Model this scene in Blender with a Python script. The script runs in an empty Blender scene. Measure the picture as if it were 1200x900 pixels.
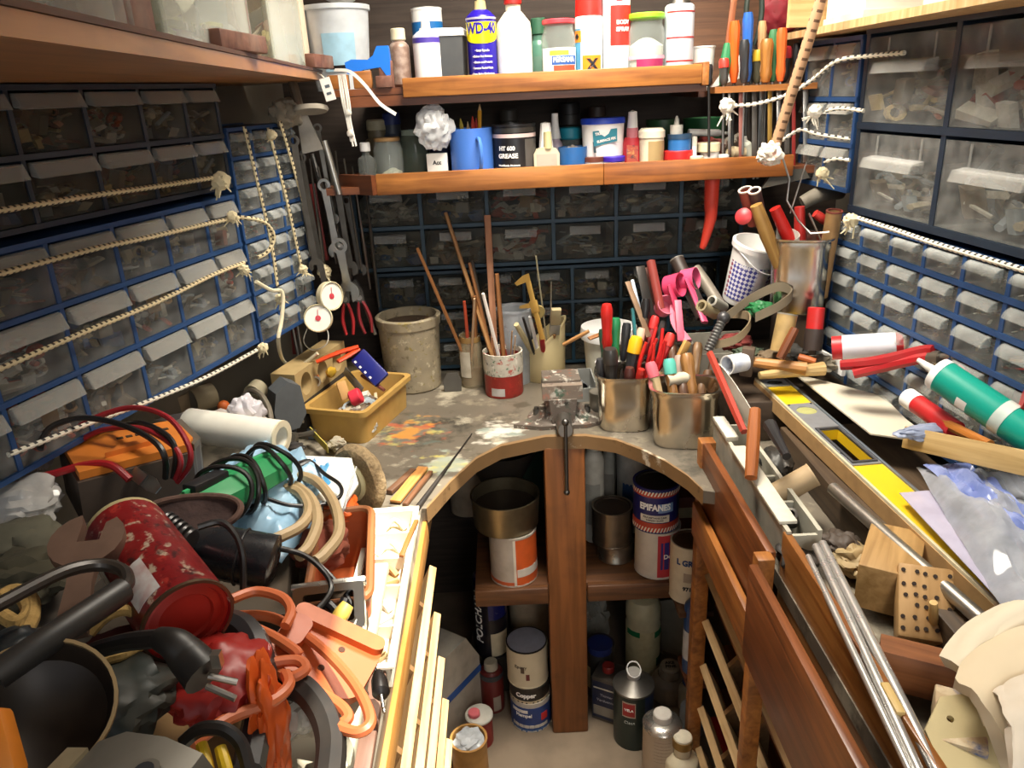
import bpy, bmesh, math, random
from mathutils import Vector, Matrix, Euler, noise
random.seed(7)
S = bpy.context.scene
COL = S.collection
PI = math.pi
V = Vector
# ------------------------------------------------------------------ camera
CAM_H = 1.57
PITCH, ROLL = math.radians(20.8), math.radians(2.73)
FPX = 900.0
CF = V((0, math.cos(PITCH), -math.sin(PITCH)))
_U0 = V((0, math.sin(PITCH), math.cos(PITCH)))
CR = V((1, 0, 0)) * math.cos(ROLL) - _U0 * math.sin(ROLL)
CU = _U0 * math.cos(ROLL) + V((1, 0, 0)) * math.sin(ROLL)
CC = V((0, 0, CAM_H))
cd = bpy.data.cameras.new('camera')
cam = bpy.data.objects.new('camera', cd)
COL.objects.link(cam)
cd.sensor_width = 36.0
cd.lens = 27.0
cd.clip_start = 0.02
cam.matrix_world = Matrix(((CR.x, CU.x, -CF.x, 0), (CR.y, CU.y, -CF.y, 0), (CR.z, CU.z, -CF.z, CAM_H), (0, 0, 0, 1)))
S.camera = cam

def ray(px, py):
    return CF + CR * ((px - 600) / FPX) + CU * ((450 - py) / FPX)
def at(px, py, z=None, y=None, x=None, d=None):
    """world point seen at a photo pixel, at a known height z, depth y, side x or camera distance d"""
    r = ray(px, py)
    if z is not None: t = (z - CC.z) / r.z
    elif y is not None: t = y / r.y
    elif x is not None: t = x / r.x
    else: t = d
    return CC + r * t
def on(px, py, p0, n):
    r = ray(px, py)
    return CC + r * ((V(p0) - CC).dot(V(n)) / r.dot(V(n)))

# ------------------------------------------------------------------ materials
def lin(c):
    if isinstance(c, str):
        c = [int(c[i:i + 2], 16) for i in (0, 2, 4)]
    o = []
    for v in c[:3]:
        v /= 255.0
        o.append(v / 12.92 if v <= 0.04045 else ((v + 0.055) / 1.055) ** 2.4)
    return (*o, 1.0)
MATS = {}
def _new(name):
    m = bpy.data.materials.new(name)
    m.use_nodes = True
    nt = m.node_tree
    return m, nt, nt.nodes['Principled BSDF']
def mat(hexc, rough=0.5, metal=0.0, dirt=0.25, dc='4a3a28', sc=30, bump=0.0, emit=0, coat=0, lo=0.42, hi=0.75):
    key = (hexc, rough, metal, dirt, dc, sc, bump, emit, coat, lo)
    if key in MATS: return MATS[key]
    m, nt, b = _new('surface_' + hexc)
    b.inputs['Roughness'].default_value = rough
    b.inputs['Metallic'].default_value = metal
    if coat: b.inputs['Coat Weight'].default_value = coat
    N, L = nt.nodes, nt.links
    tc = N.new('ShaderNodeTexCoord')
    if dirt > 0:
        nz = N.new('ShaderNodeTexNoise'); nz.inputs['Scale'].default_value = sc; nz.inputs['Detail'].default_value = 5
        L.new(tc.outputs['Object'], nz.inputs['Vector'])
        mr = N.new('ShaderNodeMapRange'); mr.inputs[1].default_value = lo; mr.inputs[2].default_value = hi; mr.inputs[4].default_value = dirt
        L.new(nz.outputs['Fac'], mr.inputs[0])
        mx = N.new('ShaderNodeMix'); mx.data_type = 'RGBA'
        mx.inputs[6].default_value = lin(hexc); mx.inputs[7].default_value = lin(dc)
        L.new(mr.outputs[0], mx.inputs[0]); L.new(mx.outputs[2], b.inputs['Base Color'])
        r2 = N.new('ShaderNodeMapRange'); r2.inputs[3].default_value = max(0.03, rough - 0.08); r2.inputs[4].default_value = min(1, rough + 0.18)
        L.new(nz.outputs['Fac'], r2.inputs[0]); L.new(r2.outputs[0], b.inputs['Roughness'])
        if bump:
            bp = N.new('ShaderNodeBump'); bp.inputs['Strength'].default_value = bump; bp.inputs['Distance'].default_value = 0.004
            L.new(nz.outputs['Fac'], bp.inputs['Height']); L.new(bp.outputs[0], b.inputs['Normal'])
    else:
        b.inputs['Base Color'].default_value = lin(hexc)
    MATS[key] = m
    return m
def wood(c1, c2, axis='x', rough=0.5, sc=1.0, dirt=0.35, dc='2a1a10'):
    key = ('w', c1, c2, axis, rough, sc, dirt)
    if key in MATS: return MATS[key]
    m, nt, b = _new('wood_' + c1)
    N, L = nt.nodes, nt.links
    tc = N.new('ShaderNodeTexCoord'); mp = N.new('ShaderNodeMapping')
    s = {'x': (3, 45, 45), 'y': (45, 3, 45), 'z': (45, 45, 3)}[axis]
    mp.inputs['Scale'].default_value = [v * sc for v in s]
    L.new(tc.outputs['Object'], mp.inputs['Vector'])
    n1 = N.new('ShaderNodeTexNoise'); n1.inputs['Scale'].default_value = 1.6; n1.inputs['Detail'].default_value = 6; n1.inputs['Distortion'].default_value = 0.6
    L.new(mp.outputs[0], n1.inputs['Vector'])
    mr = N.new('ShaderNodeMapRange'); mr.inputs[1].default_value = 0.32; mr.inputs[2].default_value = 0.68
    L.new(n1.outputs['Fac'], mr.inputs[0])
    mx = N.new('ShaderNodeMix'); mx.data_type = 'RGBA'; mx.inputs[6].default_value = lin(c1); mx.inputs[7].default_value = lin(c2)
    L.new(mr.outputs[0], mx.inputs[0])
    n2 = N.new('ShaderNodeTexNoise'); n2.inputs['Scale'].default_value = 14; n2.inputs['Detail'].default_value = 4
    L.new(tc.outputs['Object'], n2.inputs['Vector'])
    m2 = N.new('ShaderNodeMapRange'); m2.inputs[1].default_value = 0.5; m2.inputs[2].default_value = 0.8; m2.inputs[4].default_value = dirt
    L.new(n2.outputs['Fac'], m2.inputs[0])
    mz = N.new('ShaderNodeMix'); mz.data_type = 'RGBA'; mz.inputs[7].default_value = lin(dc)
    L.new(m2.outputs[0], mz.inputs[0]); L.new(mx.outputs[2], mz.inputs[6]); L.new(mz.outputs[2], b.inputs['Base Color'])
    b.inputs['Roughness'].default_value = rough
    bp = N.new('ShaderNodeBump'); bp.inputs['Strength'].default_value = 0.25; bp.inputs['Distance'].default_value = 0.002
    L.new(n1.outputs['Fac'], bp.inputs['Height']); L.new(bp.outputs[0], b.inputs['Normal'])
    MATS[key] = m
    return m
def clear(tint='e8eaea', body=0.22, rough=0.15, cloud=0.25, sc=18):
    """see-through plastic or glass: a sheer layer with a dusty, shiny film on it"""
    key = ('c', tint, body, rough, cloud, sc)
    if key in MATS: return MATS[key]
    m, nt, b = _new('clear_' + tint)
    N, L = nt.nodes, nt.links
    out = N['Material Output']
    b.inputs['Base Color'].default_value = lin(tint); b.inputs['Roughness'].default_value = rough
    tr = N.new('ShaderNodeBsdfTransparent'); tr.inputs[0].default_value = [0.5 + 0.5 * v for v in lin(tint)[:3]] + [1]
    tc = N.new('ShaderNodeTexCoord'); nz = N.new('ShaderNodeTexNoise'); nz.inputs['Scale'].default_value = sc; nz.inputs['Detail'].default_value = 5
    L.new(tc.outputs['Object'], nz.inputs['Vector'])
    mr = N.new('ShaderNodeMapRange'); mr.inputs[1].default_value = 0.35; mr.inputs[2].default_value = 0.75
    mr.inputs[3].default_value = body; mr.inputs[4].default_value = min(1, body + cloud)
    L.new(nz.outputs['Fac'], mr.inputs[0])
    lwt = N.new('ShaderNodeLayerWeight'); lwt.inputs[0].default_value = 0.5
    pw = N.new('ShaderNodeMath'); pw.operation = 'POWER'; pw.inputs[1].default_value = 4.0; L.new(lwt.outputs['Facing'], pw.inputs[0])
    fr = N.new('ShaderNodeMath'); fr.operation = 'MULTIPLY_ADD'; fr.inputs[1].default_value = 0.6; fr.inputs[2].default_value = 0.02; L.new(pw.outputs[0], fr.inputs[0])
    ad = N.new('ShaderNodeMath'); ad.operation = 'ADD'; ad.use_clamp = True
    L.new(mr.outputs[0], ad.inputs[0]); L.new(fr.outputs[0], ad.inputs[1])
    mx = N.new('ShaderNodeMixShader')
    L.new(ad.outputs[0], mx.inputs[0]); L.new(tr.outputs[0], mx.inputs[1]); L.new(b.outputs[0], mx.inputs[2])
    L.new(mx.outputs[0], out.inputs[0])
    MATS[key] = m
    return m
def splat(base, cols, rough=0.6, sc=12, metal=0.0, width=0.12):
    """surface with paint spills of several colours"""
    key = ('s', base, tuple(cols), rough, sc, width)
    if key in MATS: return MATS[key]
    m, nt, b = _new('painted_' + base)
    N, L = nt.nodes, nt.links
    b.inputs['Roughness'].default_value = rough; b.inputs['Metallic'].default_value = metal
    tc = N.new('ShaderNodeTexCoord')
    g = N.new('ShaderNodeTexNoise'); g.inputs['Scale'].default_value = sc * 0.6; g.inputs['Detail'].default_value = 8
    L.new(tc.outputs['Object'], g.inputs['Vector'])
    mx0 = N.new('ShaderNodeMix'); mx0.data_type = 'RGBA'
    c = lin(base); mx0.inputs[6].default_value = [v * 0.55 for v in c[:3]] + [1]; mx0.inputs[7].default_value = [min(1, v * 1.35) for v in c[:3]] + [1]
    L.new(g.outputs['Fac'], mx0.inputs[0])
    prev = mx0.outputs[2]
    for i, hc in enumerate(cols):
        mp = N.new('ShaderNodeMapping'); mp.inputs['Location'].default_value = (i * 3.7, i * 1.9, i * 5.3)
        L.new(tc.outputs['Object'], mp.inputs['Vector'])
        nz = N.new('ShaderNodeTexNoise'); nz.inputs['Scale'].default_value = sc * (0.7 + 0.35 * (i % 3)); nz.inputs['Detail'].default_value = 7; nz.inputs['Roughness'].default_value = 0.62
        L.new(mp.outputs[0], nz.inputs['Vector'])
        mr = N.new('ShaderNodeMapRange'); mr.inputs[1].default_value = 0.66 - width; mr.inputs[2].default_value = 0.70 - width * 0.6; mr.inputs[4].default_value = 0.85
        L.new(nz.outputs['Fac'], mr.inputs[0])
        mx = N.new('ShaderNodeMix'); mx.data_type = 'RGBA'; mx.inputs[7].default_value = lin(hc)
        L.new(mr.outputs[0], mx.inputs[0]); L.new(prev, mx.inputs[6]); prev = mx.outputs[2]
    L.new(prev, b.inputs['Base Color'])
    bp = N.new('ShaderNodeBump'); bp.inputs['Strength'].default_value = 0.3; bp.inputs['Distance'].default_value = 0.002
    L.new(g.outputs['Fac'], bp.inputs['Height']); L.new(bp.outputs[0], b.inputs['Normal'])
    MATS[key] = m
    return m
def dotted(c1, c2, su=60, axis='z', frac=0.42, rough=0.85):
    """cord sleeve with a woven fleck: dark ticks repeating along the cord (uv: u along metres, v around)"""
    key = ('d', c1, c2, su, frac)
    if key in MATS: return MATS[key]
    m, nt, b = _new('braid_' + c1)
    N, L = nt.nodes, nt.links
    b.inputs['Roughness'].default_value = rough
    uv = N.new('ShaderNodeUVMap'); uv.uv_map = 'along'
    sp = N.new('ShaderNodeSeparateXYZ'); L.new(uv.outputs[0], sp.inputs[0])
    a = N.new('ShaderNodeMath'); a.operation = 'MULTIPLY'; a.inputs[1].default_value = su; L.new(sp.outputs[0], a.inputs[0])
    v2 = N.new('ShaderNodeMath'); v2.operation = 'MULTIPLY'; v2.inputs[1].default_value = 3.0; L.new(sp.outputs[1], v2.inputs[0])
    s1 = N.new('ShaderNodeMath'); s1.operation = 'FRACT'; L.new(a.outputs[0], s1.inputs[0])
    s2 = N.new('ShaderNodeMath'); s2.operation = 'FRACT'; L.new(v2.outputs[0], s2.inputs[0])
    l1 = N.new('ShaderNodeMath'); l1.operation = 'LESS_THAN'; l1.inputs[1].default_value = frac; L.new(s1.outputs[0], l1.inputs[0])
    l2 = N.new('ShaderNodeMath'); l2.operation = 'LESS_THAN'; l2.inputs[1].default_value = 0.55; L.new(s2.outputs[0], l2.inputs[0])
    mu = N.new('ShaderNodeMath'); mu.operation = 'MULTIPLY'; L.new(l1.outputs[0], mu.inputs[0]); L.new(l2.outputs[0], mu.inputs[1])
    mx = N.new('ShaderNodeMix'); mx.data_type = 'RGBA'; mx.inputs[6].default_value = lin(c1); mx.inputs[7].default_value = lin(c2)
    L.new(mu.outputs[0], mx.inputs[0]); L.new(mx.outputs[2], b.inputs['Base Color'])
    MATS[key] = m
    return m

# ------------------------------------------------------------------ mesh building
def fr(o, z, x=None):
    """matrix with origin o and local z along the given direction"""
    z = V(z).normalized()
    if x is None: x = V((1, 0, 0)) if abs(z.x) < 0.9 else V((0, 1, 0))
    x = V(x); x = (x - z * x.dot(z)).normalized()
    y = z.cross(x)
    return Matrix(((x.x, y.x, z.x, o[0]), (x.y, y.y, z.y, o[1]), (x.z, y.z, z.z, o[2]), (0, 0, 0, 1)))
def T(x=0, y=0, z=0): return Matrix.Translation((x, y, z))
def RX(d): return Matrix.Rotation(math.radians(d), 4, 'X')
def RY(d): return Matrix.Rotation(math.radians(d), 4, 'Y')
def RZ(d): return Matrix.Rotation(math.radians(d), 4, 'Z')
def SC(x, y=None, z=None): return Matrix.Diagonal((x, x if y is None else y, x if z is None else z, 1))
I4 = Matrix.Identity(4)

class MB:
    def __init__(s): s.v = []; s.f = []; s.m = []; s.uv = {}
    def add(s, vs, fs, M=None, mi=0):
        b = len(s.v)
        s.v += [tuple(M @ V(p)) if M else tuple(p) for p in vs]
        for f in fs: s.f.append([b + i for i in f]); s.m.append(mi)
        return b
    def box(s, size, M=None, bev=0.0, mi=0):
        """box centred in x and y, standing on z = 0"""
        bm = bmesh.new(); bmesh.ops.create_cube(bm, size=1.0)
        for v in bm.verts: v.co = V((v.co.x * size[0], v.co.y * size[1], (v.co.z + 0.5) * size[2]))
        if bev: bmesh.ops.bevel(bm, geom=bm.edges[:], offset=min(bev, 0.45 * min(size)), segments=2, profile=0.5, affect='EDGES')
        bm.verts.index_update()
        s.add([v.co for v in bm.verts], [[v.index for v in f.verts] for f in bm.faces], M, mi); bm.free()
        return s
    def bb(s, x0, x1, y0, y1, z0, z1, M=None, bev=0.0, mi=0):
        t = T((x0 + x1) / 2, (y0 + y1) / 2, z0)
        return s.box((x1 - x0, y1 - y0, z1 - z0), (M @ t) if M else t, bev, mi)
    def lathe(s, prof, n=24, M=None, mi=0, sx=1.0, sy=1.0, a0=0.0, a1=2 * PI):
        full = abs(a1 - a0 - 2 * PI) < 1e-6
        k = n if full else n + 1
        vs, fs, rows = [], [], []
        for r, z in prof:
            if r < 1e-6 and full: rows.append([len(vs)]); vs.append((0, 0, z))
            else:
                rows.append(list(range(len(vs), len(vs) + k)))
                for i in range(k):
                    a = a0 + (a1 - a0) * i / n
                    vs.append((r * math.cos(a) * sx, r * math.sin(a) * sy, z))
        for A, B in zip(rows, rows[1:]):
            for i in range(n):
                j = (i + 1) % k
                if len(A) == 1 and len(B) == 1: continue
                if len(A) == 1: fs.append((A[0], B[j], B[i]))
                elif len(B) == 1: fs.append((A[i], A[j], B[0]))
                else: fs.append((A[i], A[j], B[j], B[i]))
        s.add(vs, fs, M, mi); return s
    def cyl(s, r, h, M=None, n=20, mi=0, r2=None, bev=0.0):
        r2 = r if r2 is None else r2
        if bev: pr = [(0, 0), (r - bev, 0), (r, bev), (r2, h - bev), (r2 - bev, h), (0, h)]
        else: pr = [(0, 0), (r, 0), (r2, h), (0, h)]
        return s.lathe(pr, n, M, mi)
    def pipe(s, r, t, h, M=None, n=20, mi=0):
        return s.lathe([(r, 0), (r, h), (r - t, h), (r - t, 0), (r, 0)], n, M, mi)
    def tube(s, pts, r, n=8, M=None, mi=0, sm=0, closed=False, flat=1.0, nrm=None, uv=False):
        pts = [V(p) for p in pts]
        rs = list(r) if isinstance(r, (list, tuple)) else [r] * len(pts)
        if sm:
            q, rr = [], []
            N = len(pts)
            rng = range(N if closed else N - 1)
            for i in rng:
                g = (lambda j: pts[j % N]) if closed else (lambda j: pts[max(0, min(N - 1, j))])
                p0, p1, p2, p3 = g(i - 1), g(i), g(i + 1), g(i + 2)
                for k in range(sm):
                    t = k / sm
                    q.append(0.5 * ((2 * p1) + (p2 - p0) * t + (2 * p0 - 5 * p1 + 4 * p2 - p3) * t * t + (3 * p1 - p0 - 3 * p2 + p3) * t ** 3))
                    rr.append(rs[i % N] * (1 - t) + rs[(i + 1) % N] * t)
            if not closed: q.append(pts[-1]); rr.append(rs[-1])
            pts, rs = q, rr
        N = len(pts)
        vs, fs = [], []
        prev = None
        L = 0; ls = []
        for i in range(N):
            if closed: t = pts[(i + 1) % N] - pts[i - 1]
            else: t = pts[min(N - 1, i + 1)] - pts[max(0, i - 1)]
            if t.length < 1e-9: t = V((0, 0, 1))
            t.normalize()
            if i: L += (pts[i] - pts[i - 1]).length
            ls.append(L)
            if prev is None:
                a = V(nrm) if nrm else (V((0, 0, 1)) if abs(t.z) < 0.9 else V((1, 0, 0)))
            else: a = prev
            a = a - t * a.dot(t)
            if a.length < 1e-6: a = t.orthogonal()
            a.normalize(); prev = a
            b = t.cross(a)
            for k in range(n):
                an = 2 * PI * k / n
                vs.append(pts[i] + (a * math.cos(an) * flat + b * math.sin(an)) * rs[i])
        end = N if closed else N - 1
        base = len(s.f)
        for i in range(end):
            j = (i + 1) % N
            for k in range(n):
                k2 = (k + 1) % n
                if uv: s.uv[len(s.f) + len(fs)] = [(ls[i], k / n), (ls[i], (k + 1) / n), (ls[j] if j else L, (k + 1) / n), (ls[j] if j else L, k / n)]
                fs.append((i * n + k, i * n + k2, j * n + k2, j * n + k))
        if not closed:
            fs.append(tuple(range(n - 1, -1, -1))); fs.append(tuple((N - 1) * n + k for k in range(n)))
        s.add(vs, fs, M, mi); return s
    def prism(s, out, h, M=None, mi=0, holes=(), bev=0):
        """extrude a 2D outline (with optional holes) from z=0 to h"""
        bm = bmesh.new()
        es = []
        for lp in [out] + list(holes):
            vv = [bm.verts.new((p[0], p[1], 0)) for p in lp]
            for i in range(len(vv)): es.append(bm.edges.new((vv[i], vv[(i + 1) % len(vv)])))
        if holes: bmesh.ops.triangle_fill(bm, use_beauty=True, use_dissolve=False, edges=es, normal=(0, 0, 1))
        else: bm.faces.new(bm.verts[:])
        r = bmesh.ops.extrude_face_region(bm, geom=bm.faces[:])
        for g in r['geom']:
            if isinstance(g, bmesh.types.BMVert): g.co.z += h
        bmesh.ops.recalc_face_normals(bm, faces=bm.faces[:])
        bm.verts.index_update()
        s.add([v.co for v in bm.verts], [[v.index for v in f.verts] for f in bm.faces], M, mi); bm.free()
        return s
    def ball(s, r, M=None, n=16, mi=0, sz=1.0):
        k = max(6, n // 2)
        return s.lathe([(r * math.sin(PI * i / k), -r * sz * math.cos(PI * i / k)) for i in range(k + 1)], n, M, mi)
    def sheet(s, fn, nu, nv, th=0.001, M=None, mi=0):
        """a cloth-like sheet with thickness: fn(u, v) -> point"""
        P = [[V(fn(i / nu, j / nv)) for j in range(nv + 1)] for i in range(nu + 1)]
        vs = []
        for sgn in (0, 1):
            for i in range(nu + 1):
                for j in range(nv + 1):
                    a = P[min(nu, i + 1)][j] - P[max(0, i - 1)][j]; b = P[i][min(nv, j + 1)] - P[i][max(0, j - 1)]
                    nn = a.cross(b); nn = nn.normalized() if nn.length > 1e-9 else V((0, 0, 1))
                    vs.append(P[i][j] + nn * th * (sgn - 0.5))
        w = nv + 1; o = (nu + 1) * w
        fs = []
        for i in range(nu):
            for j in range(nv):
                a, b, c, d = i * w + j, (i + 1) * w + j, (i + 1) * w + j + 1, i * w + j + 1
                fs.append((o + a, o + b, o + c, o + d)); fs.append((d, c, b, a))
        for i in range(nu):
            a, b = i * w, (i + 1) * w; fs.append((a, b, o + b, o + a))
            a, b = i * w + nv, (i + 1) * w + nv; fs.append((b, a, o + a, o + b))
        for j in range(nv):
            a, b = j, j + 1; fs.append((b, a, o + a, o + b))
            a, b = nu * w + j, nu * w + j + 1; fs.append((a, b, o + b, o + a))
        s.add(vs, fs, M, mi); return s
    def blob(s, r, M=None, seed=0, amp=0.25, freq=1.6, sub=4, mi=0, ridge=False):
        bm = bmesh.new(); bmesh.ops.create_icosphere(bm, subdivisions=sub, radius=1.0)
        for v in bm.verts:
            c = v.co.copy()
            n1 = noise.noise(c * freq + V((seed * 7.3, seed * 1.7, seed)))
            n2 = noise.noise(c * freq * 3 + V((seed, seed * 3.1, 5)))
            if ridge: n1 = abs(n1) * 1.6 - 0.35; n2 = abs(n2) - 0.2
            v.co = c * (1 + amp * n1 + amp * 0.45 * n2)
        for v in bm.verts: v.co = V((v.co.x * r[0], v.co.y * r[1], v.co.z * r[2]))
        bm.verts.index_update()
        s.add([v.co for v in bm.verts], [[v.index for v in f.verts] for f in bm.faces], M, mi); bm.free()
        return s
    def mesh(s, name, mats, smooth=True):
        me = bpy.data.meshes.new(name)
        me.from_pydata(s.v, [], s.f)
        for m in (mats if isinstance(mats, (list, tuple)) else [mats]): me.materials.append(m)
        me.polygons.foreach_set('material_index', s.m)
        if s.uv:
            u = me.uv_layers.new(name='along')
            for p in me.polygons:
                c = s.uv.get(p.index)
                if c:
                    for k, li in enumerate(p.loop_indices): u.data[li].uv = c[k]
        if smooth:
            me.polygons.foreach_set('use_smooth', [True] * len(me.polygons))
            bm = bmesh.new(); bm.from_mesh(me)
            for e in bm.edges:
                if len(e.link_faces) == 2 and e.calc_face_angle(0) > 0.61: e.smooth = False
            bm.to_mesh(me); bm.free()
        me.update()
        return me

def tag(o, label, cat, group=None, kind=None):
    if label: o['label'] = label
    if cat: o['category'] = cat
    if group: o['group'] = group
    if kind: o['kind'] = kind
    return o
def thing(name, label, cat, M=None, group=None):
    o = bpy.data.objects.new(name, None); COL.objects.link(o)
    o.empty_display_size = 0.02
    if M is not None: o.matrix_world = M
    return tag(o, label, cat, group)
def obj(name, mb, m, parent=None, M=None, smooth=True):
    me = mb if isinstance(mb, bpy.types.Mesh) else mb.mesh(name, m, smooth)
    o = bpy.data.objects.new(name, me); COL.objects.link(o)
    if parent is not None: o.parent = parent
    if M is not None:
        if parent is not None: o.matrix_local = M
        else: o.matrix_world = M
    return o
def solo(name, label, cat, mb, m, M=None, group=None, kind=None, smooth=True):
    return tag(obj(name, mb, m, None, M, smooth), label, cat, group, kind)
def struct(name, mb, m, M=None):
    o = obj(name, mb, m, None, M); o['kind'] = 'structure'; return o
def dup(root, M, label=None, group=None):
    r = root.copy(); COL.objects.link(r); r.matrix_world = M
    if label: r['label'] = label
    if group: r['group'] = group
    for ch in list(root.children):
        c = ch.copy(); COL.objects.link(c); c.parent = r
        for g in list(ch.children):
            d = g.copy(); COL.objects.link(d); d.parent = c
    return r
_TX = {}
def text(s, size, m, parent, M, wrap=None, name='lettering', align='CENTER', ex=0.0004, bold=0.0, squash=1.0):
    """raised lettering; wrap = radius of the can it is printed on (M then places the can axis at print height)"""
    cu = bpy.data.curves.new('lettering', 'FONT'); cu.body = s; cu.size = size; cu.align_x = align; cu.align_y = 'CENTER'
    cu.extrude = ex; cu.offset = bold; cu.resolution_u = 3; cu.space_line = 0.85
    t = bpy.data.objects.new('t', cu)
    me = bpy.data.meshes.new_from_object(t)
    bpy.data.objects.remove(t); bpy.data.curves.remove(cu)
    for v in me.vertices:
        x, y, z = v.co
        x *= squash
        if wrap:
            a = x / wrap - PI / 2
            v.co = (math.cos(a) * (wrap + z + ex), math.sin(a) * (wrap + z + ex), y)
        else: v.co = (x, y, z)
    me.materials.clear(); me.materials.append(m)
    return obj(name, me, m, parent, M)
def band(r, z0, z1, a0=None, a1=None, t=0.0006, n=24, r1=None):
    """a label sleeve or sector round a can (angles in degrees, -90 faces the viewer)"""
    r1 = r if r1 is None else r1
    mb = MB()
    pr = [(r, z0), (r + t, z0), (r1 + t, z1), (r1, z1), (r, z0)]
    if a0 is None: mb.lathe(pr, n)
    else:
        mb.lathe(pr, max(4, int(n * (a1 - a0) / 360)), a0=math.radians(a0), a1=math.radians(a1))
    return mb
# ------------------------------------------------------------------ palette
CLR = clear('c8cac8', 0.04, 0.12, 0.16, 30)
CLR2 = clear('c4c5c2', 0.03, 0.1, 0.17, 26)
CLD = clear('a8a69c', 0.015, 0.12, 0.10, 22)
FROST = clear('dcdcd6', 0.20, 0.12, 0.10, 12)
FROSTW = clear('fbf9f2', 0.6, 0.3, 0.2, 9)
GLASS = clear('dfe6e2', 0.06, 0.05, 0.1, 10)
BLUE = mat('2a4c7c', 0.42, 0, 0.3, '1c3050', 20)
DBLUE = mat('1c2a3a', 0.45, 0, 0.4, '141c26', 15)
TEAL = mat('1c3a4c', 0.45, 0, 0.4, '121c22', 15)
OAK = wood('b07236', '7d4a20', 'x', 0.42)
OAKY = wood('b07236', '7d4a20', 'y', 0.42)
MAHX = wood('7d4826', '542c18', 'x', 0.4)
MAHY = wood('8a5029', '5b3219', 'y', 0.36)
MAHZ = wood('8a5029', '5b3219', 'z', 0.4)
POSTW = wood('91582b', '74461f', 'z', 0.5, 0.8, 0.4)
PLY = wood('d0b285', 'b48d5c', 'y', 0.55)
PINE = wood('d8b98a', 'bd9560', 'y', 0.55, 1, 0.2, '6a5030')
PINEX = wood('d8b98a', 'bd9560', 'x', 0.55, 1, 0.2, '6a5030')
PINEZ = wood('d8b98a', 'bd9560', 'z', 0.55, 1, 0.2, '6a5030')
STEEL = mat('b9b6b0', 0.28, 1, 0.3, '6a6258', 25)
DSTEEL = mat('6c6a66', 0.38, 1, 0.4, '2e2820', 30)
CHROME = mat('d8d8d8', 0.14, 1, 0)
BLACK = mat('17171a', 0.42, 0, 0.2, '3a3530', 25)
RUBBER = mat('1b1b1c', 0.55, 0, 0.25, '3c3833', 30)
WHITE = mat('ece9e2', 0.42, 0, 0.2, 'a89c88', 20)
CREAM = mat('e2d9bf', 0.5, 0, 0.25, '9c8a64', 20)
RED = mat('b3201c', 0.38, 0, 0.2, '4a1210', 25)
ORANGE = mat('d8622a', 0.45, 0, 0.2, '7a3416', 20)
YELLOW = mat('e9c32b', 0.4, 0, 0.2, '8a6a20', 20)
GREEN = mat('1f7a48', 0.4, 0, 0.2, '103a24', 20)
COPPER = mat('a9714a', 0.4, 0.8, 0.4, '4a3020', 25)
GREY = mat('77797a', 0.5, 0, 0.3, '3a3a38', 20)
PAPER = mat('efece4', 0.8, 0, 0.12, 'b0a48e', 20)
INK = mat('181a20', 0.6, 0, 0)
WINK = mat('f2f0ea', 0.5, 0, 0)

# ------------------------------------------------------------------ the room
LA = math.radians(15); LD = V((math.sin(LA), math.cos(LA), 0)); LN = V((math.cos(LA), -math.sin(LA), 0)); LP = V((-0.45, 1.9, 0))
RA = math.radians(5); RD = V((math.sin(RA), -math.cos(RA), 0)); RN = V((-math.cos(RA), -math.sin(RA), 0)); RP = V((0.72, 1.62, 0))
def wallM(p, d, z=0.0):
    d = V(d); y = V((0, 0, 1)).cross(d)
    return Matrix(((d.x, y.x, 0, p.x), (d.y, y.y, 0, p.y), (0, 0, 1, z), (0, 0, 0, 1)))
LM = wallM(LP, LD); RM = wallM(RP, RD)
CONC = mat('8d7d69', 0.8, 0, 0.6, '4c4136', 6, 0.2)
WALLP = mat('8f8779', 0.8, 0, 0.4, '5a5146', 5)
DARKP = wood('4d4138', '382e27', 'x', 0.7)
struct('floor', MB().bb(-1.6, 1.5, -1.3, 2.3, -0.05, 0), CONC)
struct('wall_back', MB().bb(-1.0, 1.2, 2.18, 2.24, 0, 2.3), DARKP)
struct('wall_left', MB().bb(-3.3, 0.35, 0.185, 0.245, 0, 2.3, LM), WALLP)
struct('wall_right', MB().bb(-0.6, 3.0, 0.26, 0.32, 0, 2.3, RM), WALLP)
cb = MB()
HX0, HX1, HY0, HY1 = 0.25, 0.62, -0.45, 1.15
cb.bb(-1.8, HX0, -1.3, 2.3, 2.3, 2.34); cb.bb(HX1, 1.5, -1.3, 2.3, 2.3, 2.34)
cb.bb(HX0, HX1, HY1, 2.3, 2.3, 2.34); cb.bb(HX0, HX1, -1.3, HY0, 2.3, 2.34)
struct('ceiling', cb, mat('d9d4c8', 0.8, 0, 0.1))

# ------------------------------------------------------------------ light: a roof hatch with sun, a door behind, ceiling lamps
w = bpy.data.worlds.new('world'); S.world = w; w.use_nodes = True
bg = w.node_tree.nodes['Background']; bg.inputs[0].default_value = (0.90, 0.95, 1.0, 1); bg.inputs[1].default_value = 0.7
def area(name, loc, size, power, rgb, direction=(0, 0, -1), sy=None, spread=180):
    l = bpy.data.lights.new(name, 'AREA'); l.energy = power; l.size = size; l.color = rgb
    l.spread = math.radians(spread)
    if sy: l.shape = 'RECTANGLE'; l.size_y = sy
    o = bpy.data.objects.new(name, l); COL.objects.link(o)
    o.matrix_world = fr(loc, -V(direction)); return o
sl = bpy.data.lights.new('sun', 'SUN'); sl.energy = 9; sl.angle = 0.012; sl.color = (1, 0.93, 0.80)
so = bpy.data.objects.new('sun', sl); COL.objects.link(so)
SUN_D = V((0.36, -0.16, 1.0)).normalized()
so.matrix_world = fr((0, 0, 4), SUN_D)
area('ceiling_lamp', (0.20, 1.40, 2.26), 0.5, 19.5, (1, 0.91, 0.78), (0, 0.16, -1), None, 130)
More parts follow.
